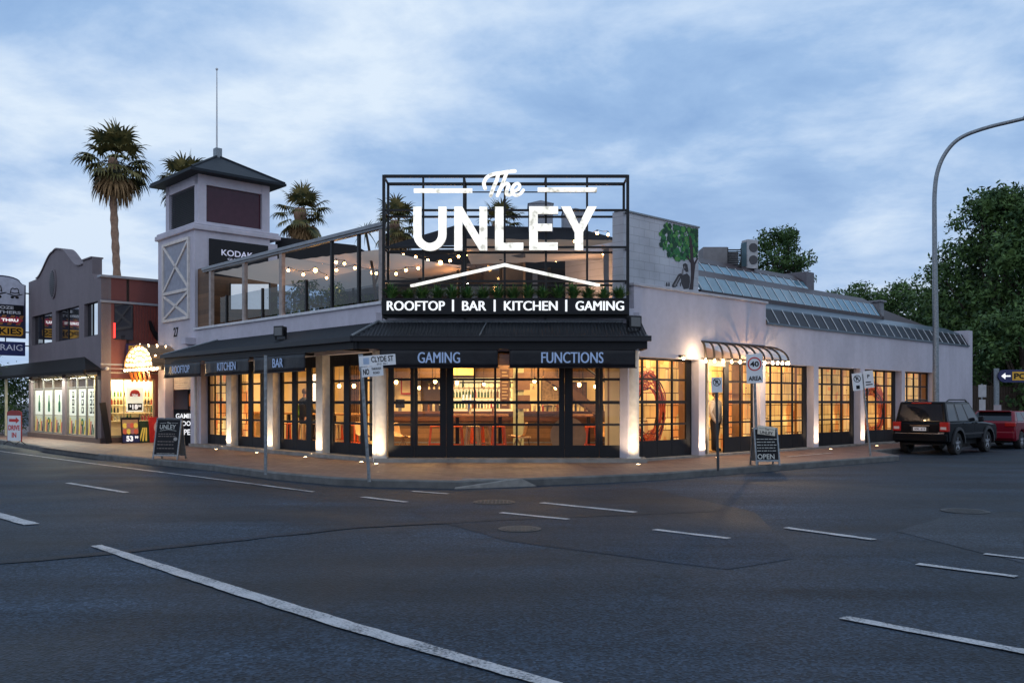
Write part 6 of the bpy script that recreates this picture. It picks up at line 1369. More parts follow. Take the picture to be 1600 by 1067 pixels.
# black rear fascia, back wall
m = MB(); m.box(-8.6,-3.1,33.6,33.8,3.7,7.3) if False else None
m.box(-4.4,4.2,31.0,31.2,3.7,5.9); tb = m.build('terrace_rear_wall', mat('terrace_wall_brown', (.20,.11,.07), .6, var=.3, scale=1)); tb['label'] = 'brown rear wall of the rooftop terrace behind the sign frame'; tb['category'] = 'wall'
rf = thing('terrace_rear_roof', frame(-4.5, 32, 0, 6.3), 'dark low roof with black fascia behind the rooftop terrace', 'roof')
xa = XZ(430,0,33)[0]; xb = XZ(990,0,33)[0]
m = MB(); z0 = XZ(0,398,33)[1]; m.xz([(xa,XZ(0,370,33)[1]),(XZ(555,0,33)[0],XZ(0,383,33)[1]),(XZ(570,0,33)[0],XZ(0,392,33)[1]),(xb,XZ(0,385,33)[1]),(xb,6.5),(xa,6.6)], 33, 33.1); m.build('fascia', BLACKP, rf)
a = XZ(600,385,33); b = XZ(715,358,36); c = XZ(960,380,33)
m = MB(); m.add([(XZ(598,0,32.9)[0],32.9,XZ(0,386,32.9)[1]),(XZ(985,0,32.9)[0],32.9,XZ(0,378,32.9)[1]),(XZ(900,0,37)[0],37,XZ(0,356,37)[1]),(XZ(712,0,37)[0],37,XZ(0,352,37)[1])], [(0,1,2,3)]); m.build('roof_sheet', mat('tar_black_roof', (.012,.012,.015), .8, spec=.05), rf)
# shade sails: sagging cloth
def sail(corners, label, nx=14, sag=.25):
    c = [Vector(p) for p in corners]; vs = []
    for i in range(nx+1):
        for j in range(nx+1):
            u, v = i/nx, j/nx; p = (c[0]*(1-u)+c[1]*u)*(1-v)+(c[3]*(1-u)+c[2]*u)*v; p.z -= sag*(1-abs(2*u-1)**2)*(1-abs(2*v-1)**2)*1.0+.012*math.sin(u*40); vs.append(tuple(p))
    m = MB(); m.add(vs, [(i*(nx+1)+j, (i+1)*(nx+1)+j, (i+1)*(nx+1)+j+1, i*(nx+1)+j+1) for i in range(nx) for j in range(nx)]); o = m.build('shade_sail', SAIL, smooth='all'); o['label'] = label; o['category'] = 'shade sail'; o['group'] = 'shade sails over the terrace'; return o
def w3(x, y, z): p = FR @ Vector((x, y, 0)); return (p.x, p.y, z)
sail([w3(.3,14.6,6.0),w3(.3,9.6,5.95),w3(5,9.6,5.7),w3(5,14.6,5.7)], 'beige shade cloth nearest the tower over the rooftop terrace')
sail([w3(.5,9.2,5.85),w3(.9,5.6,5.75),w3(4.6,6.2,5.6),w3(4.6,9.2,5.65)], 'beige shade cloth left of the sign frame over the terrace')
sail([(XZ(735,0,24)[0],24.4,5.42),(XZ(938,0,24)[0],24.2,5.5),(XZ(985,0,30)[0],29.5,7.0),(XZ(720,0,30)[0],29.5,7.05)], 'beige shade cloth behind the large lit letters', sag=.15)
sail([(XZ(600,0,26)[0],26,5.9),(XZ(735,0,26)[0],26,5.6),(XZ(735,0,31)[0],31,6.3),(XZ(600,0,31)[0],31,6.3)], 'beige shade cloth behind the left end of the sign frame', sag=.2)
sail([(XZ(940,0,24)[0],24.0,5.75),(XZ(983,0,24)[0],23.6,5.8),(XZ(983,0,30)[0],30,7.1),(XZ(940,0,30)[0],30,7.1)], 'beige shade cloth beside the mural wall', sag=.1)
# posts on the terrace behind the sign
for px, d, z1, lb in [(947,24.5,5.9,'pale steel post rising left of the mural wall behind the sign'),(836,26,5.5,'pale steel post behind the E of the lit letters'),(722,26,5.7,'dark steel post behind the first N of the lit letters'),(890,27,5.4,'thin dark post behind the Y of the lit letters')]:
    x = fxy(px, d); t = thing('terrace_post', frame(x, d, 0, 3.72), lb, 'post', 'posts on the rooftop terrace'); m = MB(); w = .07 if 'pale' in lb else .03; m.box(x-w,x+w,d-w,d+w,3.74,z1); m.build('shaft', STEEL if 'pale' in lb else BLACK, t); m = MB(); m.box(x-w-.05,x+w+.05,d-w-.05,d+w+.05,3.72,3.74); m.build('base_plate', GALV, t)
# glass wind screens along the terrace back; shrubs behind stand in for mirrored trees
t = thing('glass_windscreen', frame(-6.2, 29, R(0), 3.72), 'row of tall tinted glass wind screens with shrubs for mirrored trees on the terrace', 'glass screen')
for i in range(5):
    m = MB(FR); y0 = 13.9-i*1.9; m.quad((4.2,y0,3.8),(4.2,y0-1.8,3.8),(4.2,y0-1.8,5.6),(4.2,y0,5.6)); m.build('pane', GLASSR, t); m = MB(FR); m.box(4.17,4.23,y0-1.86,y0-1.8,3.72,5.7); m.build('post', BLACK, t)
DG = glassmat('dusk_tinted_glass', .03, (.22,.27,.33))  # dark blue tint stands in for dusk mirrored in the glass
for i in range(3): m = MB(FR); m.quad((2.6+i*.9,15.0,3.75),(3.48+i*.9,15.0,3.75),(3.48+i*.9,15.0,5.6),(2.6+i*.9,15.0,5.6)); m.build('pane', DG, t)
m = MB(FR); m.box(5.2,5.3,4.6,15.2,3.72,6.0); o = m.build('terrace_side_wall', mat('terrace_dark_wall', (.10,.07,.055), .5, var=.3, scale=1.5)); o['label'] = 'dark timber wall behind the glass wind screens on the terrace'; o['category'] = 'wall'
# glowing panel added in place of sky mirrored in terrace glass
t = thing('mirrored_sky_panel', at(FR, 3.2, 13.2, 4.25), 'large pale blue glowing panel in place of sky mirrored in a window between the posts', 'screen'); T = at(FR, 1.3, 14.0, 4.2, R(-50)); k0 = fxy(361,31.0); k1 = fxy(420,31.0)
m = MB(); m.box(k0,k1,31.0,31.04,XZ(0,483,31)[1],XZ(0,444,31)[1]); m.build('lit_face', mat('mirrored_sky_glow', (.5,.55,.6), .3, emis=.5, ecol=(.75,.86,1)), t)
m = MB(); m.box(k0-.05,k0,30.99,31.05,XZ(0,485,31)[1],XZ(0,442,31)[1]); m.box(k1,k1+.05,30.99,31.05,XZ(0,485,31)[1],XZ(0,442,31)[1]); m.build('frame', BLACK, t)
# festoon strings
def festoon(pts, d0, label, big=()):
    t = thing('festoon_lights', frame(XZ(pts[0][0],0,d0)[0], d0, 0, 5), label, 'string lights', 'festoon lights over the terrace'); P = []
    for i, (px, py) in enumerate(pts): d = d0+.35*i/len(pts)*3; X, Z = XZ(px, py, d); P.append((X, d, Z))
    m = MB(); cp = []
    for p, q in zip(P, P[1:]): cp += [(p[0],p[1],p[2]+.1), ((p[0]+q[0])/2,(p[1]+q[1])/2,min(p[2],q[2])+.08+.3*abs(p[2]-q[2]))]
    cp.append((P[-1][0],P[-1][1],P[-1][2]+.1)); m.tube(cp, .008, 4)
    for p in P: m.tube([p, (p[0],p[1],p[2]+.1)], .016, 5)
    m.build('cord', BLACK, t)
    for i, p in enumerate(P): b = MB(); b.ball(p, .062 if i in big else .042, 8); b.build('bulb', WARM, t, smooth='all')
c2 = lambda *l: [(x/3.5575+220, y/3.5575+230) for x, y in l]; c4s = lambda *l: [c4(x, y) for x, y in l]
festoon(c2((820,685),(903,708),(970,685),(1033,727)), 25.5, 'string of warm bulbs nearest the tower under the shade cloth', (2,))
festoon(c2((1085,640),(1132,648),(1087,683),(1190,672),(1288,697)), 25, 'string of warm bulbs left of the sign frame', (4,))
festoon(c4s((30,675),(148,678),(207,657),(280,645),(412,612)), 25, 'low string of warm bulbs behind the left end of the sign', (4,)); festoon(c4s((192,555),(265,577),(337,597)), 26, 'short upper string of warm bulbs behind the U of the sign')
festoon(c4s((577,565),(700,728)), 27, 'two bulb string behind the N of the sign'); festoon(c4s((1212,485),(1345,437),(1410,445)), 24.8, 'string of warm bulbs near the pale post by the mural wall'); festoon(c4s((1383,560),(1450,572),(1508,562)), 25, 'string of orange bulbs low beside the mural wall', (1,))
for px, py, e in ((1303,720,3),): pass
for (x, y, z, e) in ((-5.5,28,5.3,10),(-1.8,26.5,5.2,26),(2.0,26,5.0,60),(-7.2,30.5,5.3,6)): light('terrace_glow', 'POINT', W, (x,y,z), e, (1,.58,.32), tb, .25)
# terrace furniture seen through the sign: a few high tables and a lit drinks fridge
t = thing('terrace_bar', frame(1.4, 29.5, 0, 3.72), 'small lit drinks bar at the back of the rooftop terrace', 'bar counter'); T = Mw(t); m = MB(T); m.box(-1.5,1.6,0,.6,0,1.05); m.build('counter', DTIMBER, t); m = MB(T); m.box(-1.55,1.65,-.05,.65,1.05,1.1); m.build('counter_top', TIMBER, t); m = MB(T); m.box(-1.2,1.2,1.0,1.03,1.25,1.45); m.build('lit_strip', mat('lit_strip', (1,.8,.5), .5, emis=1.6, ecol=(1,.7,.35)), t)
for px, d, lb in ((640,24.6,'rooftop terrace stool behind the plants at the left'),(700,25,'rooftop terrace stool behind the U of the sign'),(850,24.8,'rooftop terrace stool behind the chevron peak'),(905,25,'rooftop terrace stool behind the chevron right arm')): stool(frame(fxy(px,d), d, .2, 3.72), BLACK, lb)
# ---- roof plant
def ac(M, w, h, dp, label):
    t = thing('air_conditioner', M, label, 'air conditioner', 'roof plant units'); m = MB(M); m.box(0,w,0,dp,0,h); m.build('casing', mat('casing_grey', (.42,.41,.42), .5), t, bevel=.015)
    m = MB(M); cx = w*.55; r = min(w*.4, h*.3)
    for zc in ((h*.3,h*.72) if h > w else (h*.5,)):
        for k in range(1, 5): m.lathe([(r*k/4-.012,0),(r*k/4,0)], n=20, cap=False) if False else None
        m.xz([(cx+r*math.cos(a),zc+r*math.sin(a)*.9) for a in [k*.35 for k in range(18)]], -.02, -.001)
    m.build('fan_grille', mat('grille_dark', (.06,.055,.06), .5), t)
    m = MB(M)
    for k in range(10): m.box(-.012,-.001,.05+k*dp/11,.07+k*dp/11,.08,h-.08)
    m.build('coil_fins', mat('fin_blue_grey', (.12,.2,.24), .4), t)
ac(frame(XZ(1168,0,30)[0], 30, R(20), 6.15), .42, .98, .35, 'pale twin fan air conditioner standing tall on the roof'); 
X, Z = XZ(1099,408,30); m = MB(frame(X,30,0,6.1)); m.box(0,.82,0,1,0,XZ(0,386,30)[1]-6.1); m.box(.84,1.25,.3,1,0,XZ(0,391,30)[1]-6.1) ; o = m.build('roof_duct_box', mat('duct_grey', (.2,.19,.2), .6)); o['label'] = 'low grey duct box on the roof between mural wall and air conditioner'; o['category'] = 'duct box'
X, Z = XZ(1138,391,29.6); t = thing('louvred_plant_screen', frame(X,29.6,0,6.1), 'black louvred plant screen just left of the tall air conditioner', 'plant screen'); T = Mw(t); m = MB(T)
for k in range(9): m.box(0,.42,0,.04,.02+k*.07,.06+k*.07)
m.build('louvres', BLACKP, t); m = MB(T); m.box(-.02,0,0,.05,0,.68); m.box(.42,.44,0,.05,0,.68); m.build('frame', BLACK, t)
# tanks/chimneys behind the sign letters
for px0, px1, pyt, d, lb in ((826,864,318,36,'pale boxy roof plant behind the E of the sign'),(880,918,330,37,'grey roof plant behind the Y of the sign')):
    X, Z = XZ(px0, pyt, d); X1_, _ = XZ(px1, 0, d); m = MB(); m.box(X,X1_,d,d+1.4,5.9,Z); m.xz([(X-.04,Z),(X1_+.04,Z),((X+X1_)/2,Z+.12)], d-.04, d+1.44); o = m.build('roof_plant_housing', mat('plant_pale', (.28,.29,.33), .6)); o['label'] = lb; o['category'] = 'roof plant'

# dark shrubs added in place of trees mirrored in the terrace glass
def tshrub(px, d, h, r, label, seed):
    rs = np.random.RandomState(seed); x = fxy(px, d); t = thing('reflection_shrub', frame(x, d, 0, 3.72), label, 'shrub', 'shrubs standing in for trees mirrored in the terrace glass'); cl = [(rs.uniform(-r,r), rs.uniform(-r,r)*.5, rs.uniform(.1,1.05)*h, r*rs.uniform(.18,.34)) for _ in range(34)]
    V, F = leafcloud(rs, np.array(cl), 1500, .05); nmesh('foliage', V, F, LEAF, t); m = MB(Mw(t))
    for c in cl[::2]: m.tube([(c[0]*.2,0,0),(c[0]*.6,c[1]*.5,c[2]*.5),tuple(c[:3])], [.02,.014,.006], 5)
    m.build('branches', BARK, t)
for px, d, h, r, lb, sd_ in ((425,29.8,1.0,.5,'small dark shrub standing in for mirrored trees right of the glowing panel',51),(462,29.2,1.45,.75,'bushy dark shrub standing in for mirrored trees behind the third pergola post',52),(505,28.2,1.55,.85,'widest dark shrub standing in for mirrored trees left of the thin dark post',53),(552,27.6,1.2,.7,'dark shrub standing in for mirrored trees between the two thin dark pergola posts and the sign frame',54)): tshrub(px, d, h, r, lb, sd_)

# ---- more life in the bar: hanging rack, wall pictures, extra lamps, table clutter
t = thing('glass_rack', frame(-.9, 26.9, 0, 2.2), 'hanging rack of upturned glasses above the bar counter', 'glass rack'); m = MB()
for x in (-2.4,.6): m.tube([(x,26.9,2.25),(x,26.9,3.2)], .012, 5)
m.box(-2.6,.8,26.75,27.05,2.22,2.26); m.build('rack_frame', BLACK, t)
GLS = mat('pale_glassware', (.6,.5,.35), .08, spec=1)
for i in range(22): x = -2.5+i*.15; m = MB(); m.lathe([(.001,.0),(.035,-.005),(.006,-.02),(.006,-.09),(.035,-.12),(.03,-.18)], (x,26.9,2.21), 8, cap=False); m.build('wine_glass', GLS, t, smooth='all')
for i, (px, d, w, h, z, c, lb) in enumerate([(608,29,.35,.5,1.7,(.25,.12,.06),'small dark framed print far left on the cream bar wall'),(860,29.05,.6,.9,1.5,(.30,.22,.14),'tall brown door panel right of the pale green column'),(905,29.05,.5,.7,1.6,(.12,.06,.04),'dark framed blackboard near the top of the staircase'),(882,29.05,.35,.4,2.0,(.75,.5,.12),'small yellow framed print over the brown door panel'),(958,29.05,.6,.35,2.35,(.85,.6,.1),'yellow framed notice high behind the staircase')]):
    x = fxy(px, d); t = thing('wall_picture', frame(x, d, 0, z), lb, 'picture', 'pictures on the back wall of the bar'); m = MB(); m.box(x-w/2,x+w/2,d,d+.04,z,z+h); m.build('frame', BLACKP, t); m = MB(); m.box(x-w/2+.03,x+w/2-.03,d-.006,d-.001,z+.03,z+h-.03); m.build('print', mat('print_'+str(i), c, .6, var=.5, scale=12), t)
for px, py, d, lb in [(756,600,27.5,'bare bulb pendant over the middle of the bar counter'),(868,606,27.2,'bare bulb pendant over the right end of the bar counter'),(655,606,27.0,'bare bulb pendant over the left end of the bar counter'),(930,604,26.5,'bare bulb pendant behind the dark jamb near the stairs')]: pendant(px, py, d, lb, .045)
for x, y, z, g_, lb in [(fxy(735,24.8),24.75,1.31,2,'clear bottle on the left of the high honey timber table'),(fxy(770,24.8),24.8,1.31,1,'amber bottle on the right of the high honey timber table')]: bottle(frame(x,y,0,z-.005), g_, lb, 'bottles on the high table', .8)
festoon(c2((850,640),(930,655),(1010,640),(1060,668)), 28, 'faint far string of bulbs at the back of the tower side terrace'); festoon(c4s((620,600),(760,590),(900,610),(1100,600),(1260,598)), 28.5, 'straight string of bulbs along the back of the terrace behind the sign')
festoon(c4s((470,600),(520,575),(560,640)), 26.5, 'short string of bulbs behind the left letter pair')
# ================================================================== vehicles
TYRE = mat('tyre_rubber', (.012,.012,.013), .8); RIM = mat('alloy_rim', (.42,.43,.45), .25, .9); TINT = mat('tinted_car_glass', (.008,.010,.014), .04, spec=.4, var=.02); TAIL = mat('tail_lamp_red', (.28,.008,.008), .15, emis=.03, ecol=(1,.05,.03)); CHR = mat('car_chrome', (.45,.45,.46), .15, 1)
def wheel(M, x, y, r, t, side, w=.22):
    T = M @ Matrix.Translation((x, y, r)) @ Matrix.Rotation(R(90)*-side, 4, 'X'); m = MB(T); m.lathe([(r*.62,-w/2),(r*.93,-w/2),(r,-w*.35),(r,w*.35),(r*.93,w/2),(r*.62,w/2)], n=28, cap=False); wh = m.build('wheel', TYRE, t, smooth=True)
    m = MB(T); m.lathe([(r*.66,w*.3),(r*.62,w*.48),(r*.57,w*.46),(r*.55,w*.2),(.001,w*.15)], n=24, cap=False); m.build('rim_barrel', mat('rim_dark', (.08,.08,.09), .4, .7), wh)
    m = MB(T)
    for i in range(5):
        a = i*2*math.pi/5+.3; c, s = math.cos(a), math.sin(a); m.slab((c*r*.10-s*.05,s*r*.10+c*.05,w*.44),(c*r*.60-s*.035,s*r*.60+c*.035,w*.47),(c*r*.60+s*.035,s*r*.60-c*.035,w*.47),(c*r*.10+s*.05,s*r*.10-c*.05,w*.44),(0,0,-.03))
    m.lathe([(r*.16,w*.40),(r*.16,w*.47),(.001,w*.48)], n=14, cap=False); m.build('rim', RIM, wh)
def archpoly(prof_top, L, z0, wx, wr, r):
    """side outline: bottom with wheel arches, then the given top line"""
    b = [(0.06, z0)]
    for x in wx: b += [(x+wr*math.cos(a), r+wr*math.sin(a)) for a in [math.pi-math.pi*k/12 for k in range(13)] if r+wr*math.sin(a) >= z0]
    return b+[(L-.06, z0)]+prof_top[::-1]
def car(name, M, label, cat, L, Wd, body, top, base, wx, wr, z0, roofz, green, windows, tumble=.12, extra=None):
    t = thing(name, M, label, cat, 'cars parked at the kerb'); hw = Wd/2
    m = MB(M)
    poly = archpoly(top, L, z0, wx, wr*1.17, wr); n = len(poly)
    ysec = [(-hw, .0), (-hw+.01, 0), (hw-.01, 0), (hw, 0)]
    m.xz(poly, -hw, hw); bo = m.build('body', body, t, smooth=True, bevel=.05)
    # greenhouse: tapered prism
    gb, gt = green; m = MB(M); y0, y1 = hw-.05, hw-.05-tumble
    k = len(gb); V = [(x, -y0, z) for x, z in gb]+[(x, y0, z) for x, z in gb]; V2 = [(x, -y1, z) for x, z in gt]+[(x, y1, z) for x, z in gt]
    # gb: two bottom points (rear, front), gt: two top points (rear, front)
    v = [(gb[0][0],-y0,gb[0][1]),(gb[1][0],-y0,gb[1][1]),(gt[1][0],-y1,gt[1][1]),(gt[0][0],-y1,gt[0][1]),(gb[0][0],y0,gb[0][1]),(gb[1][0],y0,gb[1][1]),(gt[1][0],y1,gt[1][1]),(gt[0][0],y1,gt[0][1])]
    m.add(v, [(0,1,2,3),(7,6,5,4),(3,2,6,7),(4,5,1,0),(0,3,7,4),(1,5,6,2)]); m.build('cabin', body, t, smooth=True, bevel=.045)
    def sidept(u, w, s):     # u along 0..1 bottom-to-bottom, w height 0..1
        xb = gb[0][0]+(gb[1][0]-gb[0][0])*u; xt = gt[0][0]+(gt[1][0]-gt[0][0])*u; zb = gb[0][1]+(gb[1][1]-gb[0][1])*u; zt = gt[0][1]+(gt[1][1]-gt[0][1])*u
        return (xb+(xt-xb)*w, s*((y0+(y1-y0)*w)+.006), zb+(zt-zb)*w)
    for u0, u1 in windows:
        for s in (-1, 1):
            m = MB(M); q = [sidept(u0,.10,s), sidept(u1,.10,s), sidept(u1,.88,s), sidept(u0,.88,s)]; m.slab(*q, (0,-s*.004,0)); m.build('side_window', TINT, t)
    # rear and front screens
    for (b, tt, nm, sg_) in ((gb[0], gt[0], 'rear_window', -1), (gb[1], gt[1], 'windscreen', 1)):
        f = lambda w, s: (b[0]+(tt[0]-b[0])*w+sg_*.007, s*((y0-.1)+(y1-y0)*w), b[1]+(tt[1]-b[1])*w); m = MB(M); m.slab(f(.10,-1), f(.10,1), f(.88,1), f(.88,-1), (-sg_*.004,0,0)); m.build(nm, TINT, t)
    for x in wx:
        for s in (-1, 1): wheel(M, x, s*(hw-.12), wr, t, s)
    m = MB(M); m.box(.2, L-.2, -hw+.25, hw-.25, z0-.06, z0+.1); m.build('underbody', TYRE, t)
    if extra: extra(t, M, hw)
    return t
PBK = mat('black_car_paint', (.004,.005,.007), .16, var=.05, spec=.12); PRD = mat('dark_red_car_paint', (.16,.008,.018), .2, var=.04, spec=.3)
def jeepx(t, M, hw):
    m = MB(M); m.box(-.07,.10,-hw+.02,hw-.02,.42,.66); m.build('rear_bumper', PBK, t, bevel=.03)
    m = MB(M); m.box(-.085,-.05,-hw+.1,hw-.1,.665,.685); m.build('bumper_trim', CHR, t)
    for s in (-1, 1):
        m = MB(M); m.box(-.035,.10,s*(hw-.01) if s > 0 else -hw-.012, s*(hw-.26) if s > 0 else -hw+.25, .74, 1.03); lt = m.build('tail_light', TAIL, t, bevel=.012)
        m = MB(M); a = s*(hw-.05); b = s*(hw-.22); m.box(-.042,-.036,min(a,b),max(a,b),.80,.88); m.build('reversing_lens', mat('clear_lens', (.5,.42,.42), .2), lt)
    m = MB(M); m.box(-.03,-.002,-.26,.26,.74,.88); m.build('plate_recess', BLACKP, t); m = MB(M); m.box(-.038,-.031,-.2,.2,.755,.865); pl = m.build('number_plate', SIGNW, t)
    Tr = M @ Matrix.Rotation(-math.pi/2, 4, 'Z'); m = MB(Tr); text(m, 'XRL 419', -.17, .17, .78, .84, -.0385, .002, .02); m.build('plate_lettering', SIGNB, pl)
    m = MB(M); m.box(-.03,-.005,-.3,.3,.90,.93); m.build('tailgate_handle', CHR, t)
    m = MB(M); m.box(-.012,-.003,-hw+.12,-hw+.30,.69,.715); m.build('badge', CHR, t)
    m = MB(M); m.tube([(.05,-.1,1.02),(-.02,-.14,1.03),(-.02,.2,1.10)], .012, 5); m.build('rear_wiper', BLACK, t)
    m = MB(M); m.box(.10,.2,-.3,.3,1.60,1.64); m.build('high_stop_lamp', TAIL, t)
    for s in (-1, 1):
        m = MB(M); m.tube([(.4,s*(hw-.22),1.65),(.6,s*(hw-.22),1.72),(1.9,s*(hw-.22),1.72),(2.1,s*(hw-.24),1.66)], .022, 8); m.build('roof_rail', BLACK, t, smooth=True)
        m = MB(M); m.slab((2.42,s*(hw),1.0),(2.42,s*(hw+.16),1.03),(2.42,s*(hw+.16),1.2),(2.42,s*hw,1.18),(.12,0,0)); m.build('door_mirror', BLACKP, t, bevel=.03)
        for x in (.80, 3.32):
            m = MB(M); r0 = .43; vs = []
            for k in range(13): a = math.pi*k/12; vs += [(x+r0*math.cos(a),s*(hw-.02),.35+r0*math.sin(a)),(x+r0*math.cos(a),s*(hw+.045),.35+r0*math.sin(a)),(x+(r0+.09)*math.cos(a),s*(hw+.035),.35+(r0+.09)*math.sin(a)),(x+(r0+.10)*math.cos(a),s*(hw-.02),.35+(r0+.10)*math.sin(a))]
            m.add(vs, [(4*k+j,4*k+j+1,4*k+j+5,4*k+j+4) for k in range(12) for j in range(3)]); m.build('wheel_arch_flare', BLACKP, t, smooth=True)
        for x in (1.22, 2.02): m = MB(M); m.tube([(x-.09,s*(hw+.02),.98),(x+.07,s*(hw+.02),.98)], .016, 6); m.build('door_handle', BLACKP, t)
        for x in (1.32, 2.14): m = MB(M); m.box(x-.005,x+.005,s*(hw-.003),s*(hw+.002),.45,1.0); m.build('door_seam', SIGNB, t)
        m = MB(M); m.box(1.15,2.9,s*(hw-.0),s*(hw+.02),.62,.68); m.build('side_moulding', BLACKP, t)
    m = MB(M); m.box(4.13,4.22,-hw+.05,hw-.05,.4,.62); m.build('front_bumper', PBK, t, bevel=.03)
    for s in (-1, 1): m = MB(M); m.box(4.10,4.165,s*hw*.6-.12,s*hw*.6+.12,.72,.88); m.build('headlight', mat('headlamp_glass', (.5,.5,.52), .1), t)
    m = MB(M); m.box(3.25,3.29,-hw-.015,-hw,.80,.84); m.build('side_indicator', mat('amber_lens', (.6,.15,.02), .2, emis=.4), t)
JF = at(FR, 15.5, -2.62, 0)
car('parked_car', JF, 'black boxy four wheel drive seen from behind at the kerb', 'car', 4.18, 1.71, PBK, [(-.0,.62),(.0,1.02),(2.75,1.02),(3.2,1.0),(4.05,.93),(4.16,.80),(4.16,.55)], None, (.80,3.32), .35, .36, 1.66,
    (((.02,1.0),(2.82,1.0)),((.14,1.66),(2.12,1.66))), ((.05,.30),(.36,.62),(.66,.93)), extra=jeepx)
def redx(t, M, hw):
    m = MB(M); m.box(-.05,.1,-hw+.03,hw-.03,.36,.62); m.build('rear_bumper', PRD, t, bevel=.04)
    for s in (-1, 1):
        m = MB(M); a = s*(hw-.0); b = s*(hw-.34); m.box(-.03,.12,min(a,b),max(a,b),.80,.94); m.build('tail_light', TAIL, t, bevel=.02)
        m = MB(M); m.slab((2.35,s*(hw),.95),(2.35,s*(hw+.15),.97),(2.35,s*(hw+.15),1.09),(2.35,s*hw,1.08),(.1,0,0)); m.build('door_mirror', PRD, t, bevel=.03)
        for x in (1.15, 2.0): m = MB(M); m.tube([(x-.08,s*(hw+.015),.88),(x+.06,s*(hw+.015),.88)], .013, 6); m.build('door_handle', PRD, t)
        for x in (1.3, 2.15): m = MB(M); m.box(x-.005,x+.005,s*(hw-.003),s*(hw+.002),.4,.9); m.build('door_seam', SIGNB, t)
        m = MB(M); m.box(3.85,3.96,s*hw*.62-.14,s*hw*.62+.14,.64,.76); m.build('headlight', mat('headlamp_glass', (.5,.5,.52), .1), t)
    m = MB(M); m.box(-.012,-.003,-.2,.2,.66,.77); m.build('number_plate', SIGNW, t)
    m = MB(M); m.box(.36,.58,-hw+.3,hw-.3,1.31,1.35); m.build('roof_spoiler', PRD, t, bevel=.015)
car('parked_car', at(FR, 21.0, -2.78, 0), 'dark red hatchback parked ahead of the black four wheel drive', 'car', 4.0, 1.68, PRD, [(0,.6),(.02,.96),(.3,.98),(2.7,.95),(3.3,.86),(3.85,.72),(3.98,.55)], None, (.72,3.2), .31, .28, 1.45,
    (((.08,.95),(3.0,.92)),((.55,1.33),(1.95,1.33))), ((.10,.34),(.38,.62),(.65,.92)), tumble=.16, extra=redx)
# ================================================================== people
SKIN = mat('skin', (.45,.26,.18), .55, var=.05)
def person(M, joints, edges, rad, label, clothes, hair=(.03,.02,.012), face=True, cat='person'):
    """joints: name->(x,y,z); clothes: {part: (material, list of edges, extra radius)}"""
    t = thing('person', M, label, cat); names = list(joints)
    me = bpy.data.meshes.new('body'); me.from_pydata([joints[n] for n in names], [(names.index(a), names.index(b)) for a, b in edges], [])
    o = bpy.data.objects.new('body', me); COL.objects.link(o); o.parent = t; sk = o.modifiers.new('skin', 'SKIN'); sk.use_smooth_shade = True; sv = me.skin_vertices
    if not sv: 
        bm = bmesh.new(); bm.from_mesh(me); bm.verts.layers.skin.verify(); bm.to_mesh(me); bm.free(); sv = me.skin_vertices
    for i, n in enumerate(names):
        r = rad[n]; sv[0].data[i].radius = r if isinstance(r, tuple) else (r, r); sv[0].data[i].use_root = (n == 'pelvis')
    ss = o.modifiers.new('sub', 'SUBSURF'); ss.levels = 2; ss.render_levels = 2; me.materials.append(SKIN)
    J = {n: Vector(joints[n]) for n in names}
    for nm, (mm, chains) in clothes.items():
        m = MB(M)
        for ch in chains: pts = [J[c[0]] if isinstance(c[0], str) else Vector(c[0]) for c in ch]; m.tube(pts, [c[1] for c in ch], 12); m.ball(tuple(pts[0]), ch[0][1]*.98, 12); m.ball(tuple(pts[-1]), ch[-1][1]*.98, 12)
        m.build(nm, mm, t, smooth='all')
    h = J['head']; f = J['_f']; 
    return t, h
